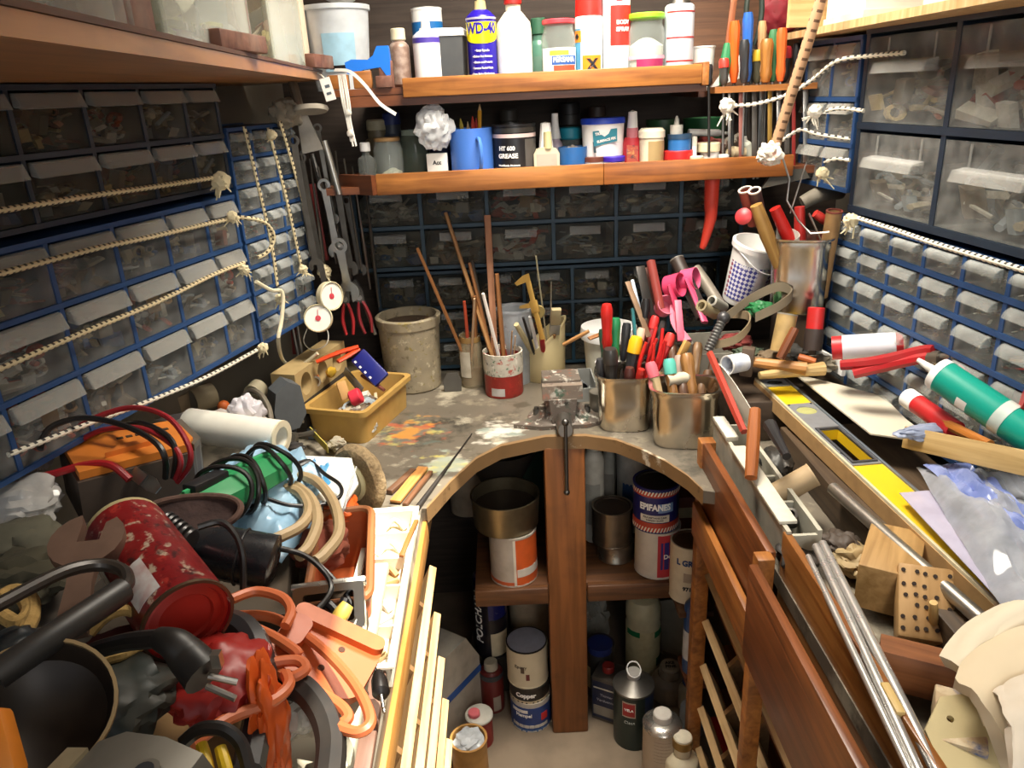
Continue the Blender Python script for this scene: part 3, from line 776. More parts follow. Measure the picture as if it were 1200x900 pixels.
t = put('bottle', 'big cloudy white bottle with a red cap on the upper shelf', 'bottle', M, [
    ('body', bottle(r, h * .92, .42, .60, .80, .8), CLOUDY), ('cap', capm(r * .5, h * .14, h * .80), RED),
    ('label', band(r * 1.0, h * .06, h * .50, -150, -95, n=40), mat('d9dde2', .5)), ('label', band(r * 1.0, h * .06, h * .50, -82, -20, n=40), mat('d5d8de', .5))])
for o in t.children:
    if o.name.startswith('label'): o.scale = (1.0, .8, 1)
M, r, h = spot(621, 643, 14, 2.0, SHZ)
put('bottle', 'narrow dark-green bottle standing behind the red-lidded jar', 'bottle', M, [
    ('body', bottle(r, h * .9, .7, .62, .7), mat('4d7a68', .3, 0, .2)), ('cap', capm(r * .85, h * .22, h * .70), mat('2b5c44', .4)), ('label', band(r, h * .05, h * .42, -150, -30), mat('5c8070', .5))])
M, r, h = spot(635, 675, 23, 1.865, SHZ)
t = put('jar', 'clear jar with a pink-red lid and bright detergent label on the upper shelf', 'jar', M, [
    ('glass', jarbody(r, h * .93), GLASS), ('lid', MB().cyl(r * .95, h * .075, T(0, 0, h * .925), 28, 0, None, .002), mat('d23b46', .35)),
    ('powder', fillm(r * .93, h * .56), mat('f2efe8', .8, 0, .05)), ('label', band(r, h * .03, h * .58, -160, -20), mat('e8efe4', .5, 0, .1, 'c8d4a0')),
    ('flash', band(r, h * .47, h * .54, -125, -60, t=.0010), mat('cfd83a', .5)), ('flash', band(r, h * .33, h * .46, -118, -28, t=.0011), mat('2a5ca8', .5)), ('flash', band(r, h * .12, h * .32, -112, -32, t=.0010), mat('d8482c', .5))])
text('PERSANA', .0145, WINK, t, T(0, 0, h * .40) @ RZ(14), r + .0012, bold=.0004, squash=.85)
M, r, h = spot(674, 706, -12, 1.865, SHZ)
t = put('spray_can', 'spray can with a tall red cap and an orange hazard square, upper shelf', 'spray can', M, [
    ('body', spray(r, h * .78), mat('e9eadf', .35, 0, .1)), ('cap', MB().cyl(r * .97, h * .34, T(0, 0, h * .715), 28, 0, r * .90, .004), mat('d8241c', .35)),
    ('stripe', band(r, h * .02, h * .60, -175, -132), mat('4a93b8', .4)), ('hazard_square', band(r, h * .46, h * .58, -170, -128, t=.0010), mat('f08a1c', .45)),
    ('label', band(r, h * .33, h * .60, -128, -25), mat('e2e2dc', .5)), ('hazard_square', band(r, h * .12, h * .32, -122, -40, t=.0010), mat('f0861a', .45))])
text('X', .030, INK, t, T(0, 0, h * .22) @ RZ(9), r + .0012, bold=.0016)
text('♠', .012, INK, t, T(0, 0, h * .52) @ RZ(-59), r + .0012)
M, r, h = spot(706, 738, -16, 1.87, SHZ)
t = put('spray_can', 'tall white aerosol with a red printed square, upper shelf', 'spray can', M, [
    ('body', spray(r, h * .98), mat('dfe0e6', .32, 0, .1, 'b0b4c0')), ('nozzle', MB().cyl(r * .5, .02, T(0, 0, h * .98), 16), PW),
    ('label', band(r, h * .40, h * .80, -122, -5), mat('dc2a20', .4)), ('mark', band(r, h * .84, h * .90, -98, -72), mat('b8303a', .4)), ('grey_band', band(r, h * .02, h * .36, -100, -60), mat('b4b8c8', .4))])  # last part: grey-blue band low on the can front
for k in (0, 1): text(['BODY', 'SPRAY'][k], .0115, WINK, t, T(0, 0, h * (.63 - .07 * k)) @ RZ(22), r + .0008, bold=.0005)
M, r, h = spot(736, 778, 15, 1.855, SHZ)
put('jar', 'round jar with a lime-green lid, white powder and a magenta label', 'jar', M, [
    ('glass', jarbody(r, h * .93), GLASS), ('lid', MB().cyl(r * 1.0, h * .09, T(0, 0, h * .90), 28, 0, None, .003), mat('86c829', .35)),
    ('powder', fillm(r * .93, h * .58, heap_=.22), mat('f0ebe0', .8, 0, .08)), ('label', band(r, h * .02, h * .34, -130, -35), mat('a02858', .45)), ('label_rim', band(r, h * .34, h * .39, -170, -15), mat('e8a8b8', .5)), ('tag', band(r, h * .02, h * .22, -165, -132), PAPER)])
M, r, h = spot(778, 812, 0, 1.865, SHZ)
t = put('spray_can', 'white spray can ringed by thin red lines, right end of upper shelf', 'spray can', M, [
    ('body', spray(r, h), mat('ccd3da', .32, .1, .1, '98a4b0')), ('shoulder', MB().lathe([(r * .92, h * .93), (r * .64, h * .985), (r * .58, h * 1.02), (r * .4, h * 1.02)], 28), STEEL), ('cap', MB().cyl(r * .5, .03, T(0, 0, h * 1.02), 18), PW)]
    + [('line', band(r, h * z, h * (z + .018), -155, 0, t=.0007), mat('b83030', .4)) for z in (.84, .53, .245)])
M, r, h = spot(817, 846, 53, 1.855, 1.553)
# cup on the rail end
put('cup', 'plain white plastic cup beside the screwdriver rail', 'cup', T(M.translation.x - .004, 1.905, 1.5535), [('body', MB().lathe([(0, 0), (r * .82, 0), (r, h), (r * 1.04, h), (r * 1.04, h - .003), (r * .95, h - .003), (r * .78, .003), (0, .003)], 26), mat('e3e4e0', .35, 0, .1))])
obj('bracket', MB().bb(.455, .48, 1.86, 2.16, 1.54, 1.552), MAHX, ts, tL)
# left end: brown jar, tubs and bags
M, r, h = spot(456, 480, 22, 1.87, SHZ + .03)
put('jar', 'small brown jar of bits with a cream cap, left end of upper shelf', 'jar', T(M.translation.x, 1.87, SHZ + .016), [('body', bottle(r, h * .92, .62, .70, .80), mat('7c6458', .3, 0, .5, 'c8b8a8', 60)), ('cap', capm(r * .72, h * .2, h * .76), mat('d8d0b0', .5))])
obj('stop_block', MB().box((.075, .03, .015), None, .002), MAHX, ts, tL @ T(-.262, 1.87, SHZ + .0005))
a_ = at(432, 76, y=1.80)
clip = MB().prism([(-.047, -.022), (-.05, .0), (-.035, .006), (.0, .004), (.012, .012), (.022, .030), (.046, .030), (.048, .0), (.046, -.028), (.040, -.034), (.026, -.012), (-.012, -.016), (-.03, -.026)], .022, Matrix(((1, 0, 0, 0), (0, 0, 1, 0), (0, 1, 0, 0), (0, 0, 0, 1))))
solo('hose_clip', 'bright blue moulded plastic clip lying at the shelf corner', 'clip', clip, mat('0f6fd8', .4, 0, .05), T(a_.x, a_.y - .008, a_.z + .006))
# clear tubs and bags on the left shelf
def tub(x, y, ang, w, d, h, label, body, inside, seed, lidm=None, group=None):
    t = thing('storage_tub', label, 'storage tub', T(x, y, 1.6355) @ RZ(ang), group)
    m = MB(); th = .002
    m.bb(-w / 2, w / 2, -d / 2, d / 2, 0, th); m.bb(-w / 2, w / 2, -d / 2, -d / 2 + th, th, h); m.bb(-w / 2, w / 2, d / 2 - th, d / 2, th, h); m.bb(-w / 2, -w / 2 + th, -d / 2 + th, d / 2 - th, th, h); m.bb(w / 2 - th, w / 2, -d / 2 + th, d / 2 - th, th, h)
    for sx in (-1, 1):
        for sy in (-1, 1): m.cyl(.006, h, T(sx * (w / 2 - .003), sy * (d / 2 - .003), 0), 10)
    obj('body', m, body, t)
    obj('lid', MB().bb(-w / 2 - .006, w / 2 + .006, -d / 2 - .006, d / 2 + .006, h, h + .012, None, .003), lidm or FROSTW, t)
    hp = bpy.data.objects.new('packed_oddments', HEAPS2[seed % len(HEAPS2)]); COL.objects.link(hp)
    hp.matrix_world = T(x, y, 1.6355) @ RZ(ang) @ T(-w / 2 + .006, -d / 2 + .006, .004) @ SC(w - .012, d - .012, h * .85)
    tag(hp, inside, 'oddments', None, 'stuff')
    return t
PAL += [[mat('a8ae5a', .5), mat('dcdcc8', .5), mat('7a8a96', .5), mat('c87a68', .5)], [mat('d8c890', .5), mat('d8a8a0', .5), mat('c8d0a0', .5), mat('e8e0d0', .5)], [mat('7d7a58', .5), mat('8a8268', .5), mat('4a4438', .5), mat('a8a07a', .5)]]
HEAPS2 = [heap(90 + i, 42, 5 + i % 3, .2, .5) for i in range(3)]
TUBM = clear('e2e4da', .07, .2, .16, 5)
e = lambda y: -.245 + (y - .1) * (-.14 / 1.73)
for (y, ln, h, lab, ins, sd) in [(.60, .27, .24, 'hazy clear tub nearest the camera on the left shelf, behind the big brown block', 'olive and brown oddments inside the nearest hazy tub', 2), (1.02, .40, .24, 'large milky tub in the middle of the left shelf, red and grey things within', 'red, green and grey oddments inside the middle milky tub', 0), (1.55, .34, .26, 'milky tub at the far end of the left shelf, pale yellow things within', 'pale yellow and pink oddments inside the far milky tub', 1)]:
    tub(e(y) - .02 - .125, y, 4.6, .25, ln, h, lab, TUBM, ins, sd)
bk = solo('book', 'dark red hardback squeezed upright between two milky tubs', 'book', MB().bb(-.09, .09, -.016, .016, 0, .22, None, .003), mat('6e1f1c', .5, 0, .3), T(e(1.30) - .13, 1.31, 1.6355) @ RZ(4.6))
def bag(name, label, c, rad, m, seed=1, amp=.22, cat='plastic bag', M=None, freq=1.8, sub=4):
    return solo(name, label, cat, MB().blob(rad, None, seed, amp, freq, sub, 0, True), m, T(*c) if M is None else M)
t = thing('plastic_tub', 'round white translucent tub under a crumpled bag at the shelf corner', 'tub', T(-.365, 1.96, 1.591))
obj('body', MB().lathe([(0, 0), (.062, 0), (.075, .17), (.079, .17), (.079, .18), (.07, .18), (0, .18)], 28), clear('e8eef2', .55, .3, .2), t)
obj('label', band(.0685, .04, .12, -110, -50, t=.0008, r1=.073), mat('9cc4d8', .5), t)
bag('plastic_bag', 'crumpled clear bag slumped over the white tub at the shelf corner', (-.36, 1.95, 1.835), (.085, .08, .055), clear('f6f6f2', .45, .2, .3, 20), 3)
solo('plastic_sheet', 'folded peach-coloured packet standing beside the corner tub', 'packet', MB().bb(-.035, .035, -.02, .02, 0, .17, None, .008), mat('ecd9c0', .5, 0, .2, 'd0b090'), T(-.46, 1.90, 1.6355) @ RZ(-15))
solo('spring_clamp', 'black plastic strip lying on the blocks at the shelf corner', 'strip', MB().bb(-.035, .035, -.006, .006, 0, .008, None, .002), BLACK, T(-.335, 1.84, 1.634) @ RZ(-12))

# behind the upper shelf right: leaning brown board and papers
solo('leaning_board', 'rust-brown curved board leaning in the corner behind the screwdrivers', 'board', MB().prism([(0.02, -.05), (.36, -.05), (.36, .36), (.22, .33), (.12, .24), (.05, .10)], .014, Matrix(((1, 0, 0, 0), (0, .18, -.98, 0), (0, .98, .18, 0), (0, 0, 0, 1)))), wood('6e4a30', '4a2f1e', 'x', .6), T(.40, 2.10, 1.60))
solo('envelope', 'white envelope edged with red lines leaning behind the white cup', 'envelope', MB().prism([(-.06, -.03), (.045, .0), (.04, .055), (-.01, .035)], .003, Matrix(((1, 0, 0, 0), (0, .2, -.98, 0), (0, .98, .2, 0), (0, 0, 0, 1)))), splat('eae6dc', ['b03a3a'], .6, 8, 0, .06), T(.575, 2.0, 1.585))

# --- lower shelf
MZ = 1.384
M, r, h = spot(419, 439, 167, 1.86, MZ)
put('bottle', 'small clear bottle with a white screw cap, left end of lower shelf', 'bottle', M, [('body', bottle(r, h * .85, .45, .66, .80), GLASS), ('cap', capm(r * .62, h * .22, h * .78), PW)])
M, r, h = spot(438, 472, 161, 1.87, MZ)
put('jar', 'squat glass jar with a cork-brown lid and white bits inside', 'jar', M, [('glass', jarbody(r, h * .93), GLASS), ('lid', MB().cyl(r * .9, h * .09, T(0, 0, h * .91), 26, 0, None, .002), mat('9c7a4c', .5)), ('contents', MB().blob((r * .7, r * .6, h * .14), T(r * .2, 0, h * .15), 4, .4), mat('e4dcc4', .7))])
M, r, h = spot(470, 503, 152, 1.90, MZ)
put('jar', 'dark green glass jar beside the hanging bag on the lower shelf', 'jar', M, [('glass', jarbody(r, h), clear('7d8a7c', .25, .08, .2)), ('rim', MB().pipe(r * .87, .004, .012, T(0, 0, h - .012)), clear('9aa89a', .5, .1, .1))])
M, r, h = spot(500, 524, 180, 1.84, MZ)
t = put('box', 'little white card box with a handwritten front on the lower shelf', 'box', M, [('body', MB().bb(-r, r, -.012, .012, 0, h, None, .001), PAPER)])
text('Acc', .0125, INK, t, T(0, -.0123, h * .68) @ RX(90), bold=.0004); text('KEZ', .0115, INK, t, T(0, -.0123, h * .28) @ RX(90), bold=.0003)
M, r, h = spot(503, 529, 160, 1.92, MZ)
put('tin', 'dark blue spray tin hidden behind the blue mug', 'tin', M, [('body', tinbody(r, h), mat('232a44', .4)), ('lid', MB().cyl(r * .8, .006, T(0, 0, h), 20), DSTEEL)])
c = at(508, 150, y=1.82)
t = thing('plastic_bag', 'crumpled clear bag hanging from the upper shelf over the jars', 'plastic bag', T(*c))
obj('pouch', MB().blob((.040, .03, .048), None, 8, .3, 2.2, 4, 0, True), clear('eef0f2', .34, .12, .3, 30), t)
obj('twist', MB().tube([(0, 0, .035), (.003, 0, .06), (0, .01, .0785)], [.008, .004, .004], 8), clear('eef0f2', .5, .12, .3, 30), t)
M, r, h = spot(528, 578, 150, 1.855, MZ)
MUGB = mat('4a7bd0', .3, 0, .12, '2a4a90', 12)
mug = MB().lathe([(0, .003), (r * .92, 0), (r, .005), (r * 1.0, h), (r * .955, h), (r * .94, .006), (0, .006)], 32)
hd = MB().tube([(r * .96, 0, h * .80), (r + .018, 0, h * .78), (r + .026, 0, h * .5), (r + .016, 0, h * .24), (r * .97, 0, h * .20)], .0045, 8, None, 0, 5)
t = put('mug', 'blue mug holding markers and pencils on the lower shelf', 'mug', M @ RZ(-72), [('body', mug, MUGB), ('handle', hd, MUGB)])
mx = M.translation
for k, (dx, top, cc, rr, nm) in enumerate([(-.022, 138, 'd8c24a', .0045, 'yellow highlighter with a ring end, leftmost in the blue mug'), (-.006, 142, 'e0b33a', .004, 'short amber pencil in the blue mug'), (.006, 136, 'c43a2a', .0045, 'red pen standing in the blue mug'), (.014, 138, 'a82a30', .004, 'dark red pen leaning in the blue mug'), (.024, 122, 'e8a21c', .0045, 'tall orange pencil at the right in the blue mug')]):
    a = V((mx.x + dx * .6, mx.y + .004 * (k % 2), MZ + .012)); b = V((mx.x + dx, mx.y + .012, at(560, top, y=1.86).z)); L = (b - a).length
    t = thing('pencil', nm, 'pen', fr(a, b - a))
    obj('barrel', MB().cyl(rr, L - .014, None, 8), mat(cc, .4), t); obj('tip', MB().cyl(rr * .9, .014, T(0, 0, L - .014), 8, 0, .0008), mat('d9b98a', .6) if k in (1, 4) else mat(cc, .3), t)
M, r, h = spot(578, 628, 145, 1.86, MZ)
t = put('grease_tin', 'black grease tin with white lettering next to the blue mug', 'tin', M, [('body', tinbody(r, h), mat('1d1c1e', .3, 0, .25, '4a463e', 15)), ('rim', band(r * 1.0, h * .85, h * .93, t=.0012), mat('4a4844', .35, .6)), ('stripe', band(r, h * .755, h * .825, -175, -5), mat('e2c8c4', .5)), ('small_print', band(r, h * .06, h * .72, -62, -15), mat('55524e', .6))])
text('HT 600', .0125, WINK, t, T(0, 0, h * .56) @ RZ(-22), r + .0006, bold=.0005)
text('GREASE', .0138, WINK, t, T(0, 0, h * .42) @ RZ(-20), r + .0006, bold=.0005)
text('Worldwide Moisture', .0062, WINK, t, T(0, 0, h * .245) @ RZ(-18), r + .0006, bold=.0002); text('to 60 C', .006, WINK, t, T(0, 0, h * .18) @ RZ(-18), r + .0006, bold=.0002)
M, r, h = spot(625, 655, 143, 1.84, MZ)
b = MB().prism([(-r, 0), (r, 0), (r, h * .42), (r * .8, h * .5), (r * .42, h * .54), (-r * .42, h * .54), (-r * .8, h * .5), (-r, h * .42)], r * 1.1, Matrix(((1, 0, 0, 0), (0, 0, 1, -r * .55), (0, 1, 0, 0), (0, 0, 0, 1))))
put('glue_bottle', 'flat cream glue bottle with a tapering white cap in front of the shelf jars', 'bottle', M, [('body', b, mat('d9d0b2', .4, 0, .1)), ('label', MB().bb(-r * .8, r * .8, -r * .56, -r * .552, h * .04, h * .42), mat('c0b4a4', .5, 0, .3)), ('cap', MB().lathe([(0, h * .53), (r * .55, h * .53), (r * .38, h * .98), (0, h)], 8, SC(1, .8, 1)), PW), ('spout', MB().lathe([(0, 0), (r * .34, 0), (r * .30, h * .30), (0, h * .31)], 14, T(r * .12, -r * .36, h * .52)), mat('d8cc9a', .4))])
M, r, h = spot(644, 658, 133, 1.90, MZ)
put('glue_bottle', 'slim pale bottle with a long white nozzle behind the cream glue bottle', 'bottle', M, [('body', bottle(r * 1.2, h * .62, .6, .75, .9), mat('c9b8c8', .4)), ('nozzle', MB().lathe([(0, h * .58), (r * .95, h * .58), (r * .6, h * .82), (r * .55, h), (0, h)], 14), PW)])
M, r, h = spot(655, 687, 172, 1.855, MZ)
put('pot', 'open blue pot with grey bits in it, left of the white tub', 'pot', M, [('body', MB().lathe([(0, 0), (r, 0), (r * 1.05, h), (r * .97, h), (r * .92, .004), (0, .004)], 26), mat('2a66a8', .4)), ('contents', MB().blob((r * .8, r * .7, .012), T(0, 0, h * .8), 5, .5, 3), mat('8a8278', .5, .3))])
M, r, h = spot(655, 682, 150, 1.93, MZ)
put('pot', 'glass pot with a turquoise lid behind the open blue pot', 'pot', M, [('body', jarbody(r, h * .8), GLASS), ('lid', MB().cyl(r * 1.02, h * .28, T(0, 0, h * .74), 26, 0, None, .003), mat('1a8aa0', .4))])
M, r, h = spot(684, 707, 184, 1.845, MZ); h1 = h
put('pot', 'little white pot with a brown lid under the left of the white tub', 'pot', M, [('body', MB().cyl(r, h * .72, None, 22), PW), ('lid', MB().cyl(r * 1.05, h * .28, T(0, 0, h * .72), 22), mat('6a3a2c', .45))])
M, r, h = spot(706, 732, 179, 1.845, MZ); h = h1
put('pot', 'little white pot with a purple lid under the right of the white tub', 'pot', M, [('body', MB().cyl(r, h * .65, None, 22), PW), ('lid', MB().cyl(r * 1.05, h * .35, T(0, 0, h * .65), 22, 0, None, .002), mat('3a22a0', .4)), ('mark', band(r, h * .15, h * .4, -100, -80), mat('6a5a50', .5))])
M, r, h = spot(681, 732, 138, 1.87, MZ + h1)
t = put('tub', 'white tub with a blue lid and slanted teal label on two little pots', 'tub', M, [
    ('body', MB().lathe([(0, 0), (r * .92, 0), (r * .98, h * .86), (0, h * .86)], 32, SC(1, .62, 1)), PW), ('lid', MB().lathe([(0, h * .84), (r * 1.02, h * .84), (r * 1.02, h * .97), (r * .98, h), (0, h)], 32, SC(1, .63, 1)), mat('1640c0', .35))])
lb = MB().prism([(-.024, -.004), (.030, .006), (.030, .034), (-.026, .029)], .0006, T(-.001, -r * .62 + .0008, h * .32) @ RX(86)); obj('label', lb, mat('137a8e', .45), t)
lb = MB().prism([(-.024, -.018), (-.018, -.018), (-.022, .006), (-.026, .006)], .0006, T(-.001, -r * .62 + .0012, h * .32) @ RX(86)); obj('label', lb, mat('1a3c48', .5), t)
text('TIGHT', .008, WINK, t, T(-.010, -r * .62 + .0002, h * .60) @ RX(87) @ RZ(6), bold=.0003); text('SURFACE FIX', .0075, WINK, t, T(.004, -r * .62 - .0002, h * .43) @ RX(87) @ RZ(10), bold=.0003)
M, r, h = spot(730, 752, 129, 1.865, MZ)
put('glue_bottle', 'red glue bottle with a white nozzle cap right of the white tub', 'bottle', M, [('body', MB().lathe([(0, 0), (r, 0), (r, h * .48), (r * .8, h * .56), (0, h * .56)], 26, SC(1, .7, 1)), mat('b82834', .35)), ('label', MB().prism([(-r * .7, h * .06), (r * .5, h * .06), (r * .5, h * .42), (-r * .7, h * .44)], .0007, T(0, -r * .71, 0) @ RX(90)), splat('c05a48', ['8890a8', 'd8a060', '3a3040'], .5, 60)), ('collar', MB().cyl(r * .62, h * .16, T(0, 0, h * .55), 18), mat('c87880', .4)), ('nozzle', MB().lathe([(0, h * .7), (r * .56, h * .7), (r * .46, h * .97), (0, h)], 16), PW)])
M, r, h = spot(748, 779, 150, 1.85, MZ)
put('pot', 'cream pot with a tan label and domed cream lid on the lower shelf', 'pot', M, [('body', MB().lathe([(0, 0), (r * .86, 0), (r * .93, h * .8), (0, h * .8)], 28), mat('e9e0c4', .4)), ('lid', MB().lathe([(0, h * .78), (r, h * .78), (r, h * .93), (r * .8, h), (0, h)], 28), mat('eee6ce', .4)), ('label', band(r * .885, h * .10, h * .70, -115, -20, r1=r * .93, t=.0008), mat('b39a6a', .5, 0, .3, '8a7a5a'))])
M, r, h = spot(778, 812, 176, 1.85, MZ); h2 = h
put('tub', 'flat red tub with a red lid under a blue tub, lower shelf', 'tub', M, [('body', MB().cyl(r * .92, h * .5, None, 26), mat('d85048', .4)), ('lid', MB().cyl(r, h * .5, T(0, 0, h * .5), 26, 0, None, .002), mat('cf2a2c', .35))])
M, r, h = spot(783, 811, 157, 1.85, MZ + h2); h3 = h
put('tub', 'small blue tub stacked on the flat red tub', 'tub', M, [('body', MB().cyl(r * .95, h * .7, None, 26), mat('2f78c0', .4)), ('lid', MB().cyl(r, h * .3, T(0, 0, h * .7), 26), mat('2a4a68', .45))])
M, r, h = spot(786, 801, 136, 1.85, MZ + h2 + h3)
put('dropper_bottle', 'tiny white dropper bottle on top of the small blue tub', 'bottle', M, [('body', MB().cyl(r, h * .5, None, 18), mat('dcd8cc', .5)), ('nozzle', MB().lathe([(0, h * .5), (r * .45, h * .5), (r * .35, h * .8), (r * .15, h), (0, h)], 14), mat('d4d0c4', .5))])
M, r, h = spot(811, 817, 160, 1.845, MZ)
put('marker', 'slim white marker standing upright beside the red tub', 'pen', M, [('body', MB().cyl(r, h * .7, None, 12), PW), ('cap', MB().cyl(r * 1.05, h * .3, T(0, 0, h * .7), 12), mat('e0dccc', .4))])
M, r, h = spot(817, 844, 166, 1.86, MZ)
put('jar', 'cream ribbed-lid jar among fallen tubes on the lower shelf', 'jar', M, [('body', MB().cyl(r * .8, h * .6, T(r * .15, 0, 0), 24), PW), ('lid', MB().cyl(r, h * .36, T(0, 0, h * .6), 24, 0, None, .002), mat('e6dcb8', .45))])
for k, (x0, x1, tp, y, lab) in enumerate([(809, 825, 183, 1.825, 'flat cream lid lying in front of the cream jar'), (843, 857, 181, 1.83, 'flat white lid lying right of the cream jar')]):
    M, r, h = spot(x0, x1, tp, y, MZ)
    put('flat_dish', lab, 'lid', M, [('cap', MB().cyl(r, h, None, 20, 0, None, .001), [mat('e6dcbc', .45), PW][k])])
def tube_thing(name, label, a, b, r, m, capm_=None, cat='tube', group=None):
    a, b = V(a), V(b); L = (b - a).length
    t = thing(name, label, cat, fr(a, b - a), group)
    obj('body', MB().lathe([(0, 0), (r, .002), (r, L * .72), (r * .55, L * .82), (0, L * .82)], 16), m, t)
    obj('cap', MB().cyl(r * .5, L * .2, T(0, 0, L * .80), 14, 0, r * .42), capm_ or PW, t)
    return t
tube_thing('glue_tube', 'crumpled tan tube lying right of the white lid on the shelf', at(872, 180, y=1.85), at(852, 178, y=1.84), .014, mat('b8a888', .5), mat('b8a888', .5))
tube_thing('glue_tube', 'pale tube standing tilted with a red base by the shelf end', V((.585, 1.86, MZ + .004)), at(872, 160, y=1.85), .012, mat('c8ccbc', .5), mat('d4d4cc', .5))
tube_thing('glue_tube', 'white tube lying over the red and green packets', at(806, 155, y=1.90), at(856, 156, y=1.92), .008, PW, mat('d8d8d0', .5))
bag('packet', 'red foil packet on the heap at the right of the lower shelf', (.505, 1.95, MZ + .032), (.040, .035, .030), mat('a82a26', .35, 0, .5, 'd8d0c8', 18), 5, .3, 'packet')
bag('packet', 'white paper packet crumpled beside the red foil one', (.575, 1.945, MZ + .034), (.034, .04, .032), mat('dcd6c8', .5, 0, .4, '5a5248', 14), 6, .3, 'packet')
M, r, h = spot(757, 795, 140, 1.99, MZ)
put('cap_dish', 'dark green round lid standing behind the cream pot', 'lid', M, [('rim', MB().lathe([(0, 0), (r, 0), (r, h), (r * .9, h), (0, h * .9)], 28), mat('1c4a2a', .4))])
M, r, h = spot(800, 850, 138, 2.02, MZ)
put('pot', 'green plastic pot with a pale rim at the back of the lower shelf', 'pot', M, [('body', MB().lathe([(0, 0), (r * .9, 0), (r, h), (r * .95, h), (0, h * .5)], 28), mat('1c5a34', .4)), ('rim', MB().pipe(r * .6, .003, .004, T(0, 0, h * .93)), mat('9ab8a8', .5))])
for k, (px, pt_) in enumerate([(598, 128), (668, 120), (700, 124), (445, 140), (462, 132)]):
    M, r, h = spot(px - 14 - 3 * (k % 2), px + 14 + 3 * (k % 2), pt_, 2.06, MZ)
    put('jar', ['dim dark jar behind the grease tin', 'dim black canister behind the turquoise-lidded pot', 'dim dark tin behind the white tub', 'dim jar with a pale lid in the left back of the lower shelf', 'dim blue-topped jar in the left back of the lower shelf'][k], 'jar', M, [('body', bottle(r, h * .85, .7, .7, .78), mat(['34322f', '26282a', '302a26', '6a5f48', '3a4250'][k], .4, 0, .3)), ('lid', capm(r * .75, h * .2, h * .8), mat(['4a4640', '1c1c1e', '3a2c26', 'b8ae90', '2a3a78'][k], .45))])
# ------------------------------------------------------------------ tins and bottles under the bench
SZ = 0.463
TINM = mat('a39a8a', 0.3, .85, .45, '4a3a28', 18)
def tin(x0, x1, top, y, z, label, body, lidm=None, parts=(), cat='paint tin', name='paint_tin', rz=0, tilt=None, hh=None):
    M, r, h = spot(x0, x1, top, y, z)
    if hh: h = hh
    if tilt: M = M @ tilt
    t = put(name, label, cat, M, [('body', tinbody(r, h), body), ('lid', MB().lathe([(0, h - .006), (r * .9, h - .006), (r * .92, h - .001), (r * .80, h - .001), (r * .78, h - .004), (0, h - .004)], 28), lidm or TINM)] + [p(r, h) for p in parts], None, rz)
    return t, r, h, M
def L_(nm, z0, z1, a0, a1, m, t=.0006):
    return lambda r, h: (nm, band(r, h * z0, h * z1, a0, a1, t=t), m)
# left of the post, on the lower shelf
t, r, h1, M = tin(574, 629, 617, 1.60, SZ, 'white tin with an orange label, under the open dented tin left of the post', mat('b9b0a4', .4, 0, .35, '6a5a48'), None,
    [L_('label', .03, .97, -85, 25, mat('d8602a', .4, 0, .2)), L_('label_edge', .03, .97, -90, -84, mat('e4dccc', .5), .0009), L_('label_panel', .20, .36, -82, 10, mat('ddd6c8', .5), .0009), L_('label', .03, .10, -180, -90, mat('c05a30', .5))])
M, r, h = spot(552, 632, 578, 1.62, SZ + h1)
t = put('open_tin', 'wide dented open tin full of dark sludge atop the orange-labelled tin', 'tin', M, [('body', MB().lathe([(0, 0), (r * .92, 0), (r * .95, .004), (r, h * .95), (r * 1.02, h * .96), (r * 1.02, h), (r * .97, h), (r * .96, h * .5), (0, h * .48)], 32), mat('8a7f66', .32, .8, .6, '3a2c1c', 14)), ('sludge', MB().cyl(r * .94, .004, T(0, 0, h * .55), 28), mat('2c2118', .5, 0, .3))])
M, r, h = spot(520, 566, 560, 1.78, SZ)
solo('funnel', 'dark grey funnel-shaped tin behind the rusty tin in the left cupboard', 'funnel', MB().lathe([(.02, 0), (.03, .08), (.10, .22), (.105, .23), (.095, .22), (.026, .08), (.016, 0), (.02, 0)], 28), mat('3a3530', .4, .3, .4), T(-.04, 1.80, SZ + .03))
put('bucket', 'dark green bucket deep behind the post on the left', 'bucket', T(.02, 1.98, SZ), [('body', MB().lathe([(0, 0), (.09, 0), (.11, .26), (.115, .26), (.115, .27), (.105, .27), (.085, .01), (0, .01)], 28), mat('24443c', .45))])
put('canister', 'pale dusty canister far left in the cupboard behind the rack', 'canister', T(-.14, 1.92, SZ), [('body', bottle(.05, .22, .5, .7, .85), mat('8f8474', .5, 0, .4)), ('cap', capm(.03, .03, .20), mat('6a6256', .5))])
# right of the post, on the lower shelf
EPI = mat('20205e', .32, 0, .1)
t, r, h2, M = tin(744, 796, 612, 1.60, SZ, 'white tin with purple and red label under the dark blue varnish tin', mat('c9c0b2', .4, 0, .25, '7a6a58'), None, [L_('label', .05, .95, -100, 20, mat('b8323a', .4)), L_('label', .22, .80, -92, 10, mat('2c2a78', .4), .0010)])
text('Deks', .016, WINK, t, T(0, 0, h2 * .50) @ RZ(22), r + .0014, bold=.0003)
t, r, h, M = tin(742, 795, 562, 1.60, SZ + h2, 'dark blue varnish tin with striped red and white rims on the right cupboard shelf', EPI, mat('2a2520', .5, .3, .4),
    [L_('label', .04, .14, -180, 0, mat('c03c28', .4)), L_('label', .14, .24, -180, 0, mat('b8402c', .4), .0008), L_('label', .82, .93, -180, 0, mat('b8402c', .4), .0008), L_('panel', .26, .42, -140, -66, mat('dcd2c0', .5), .0009), L_('wash', .48, .68, -95, -55, mat('7f9ac0', .4), .0007)])
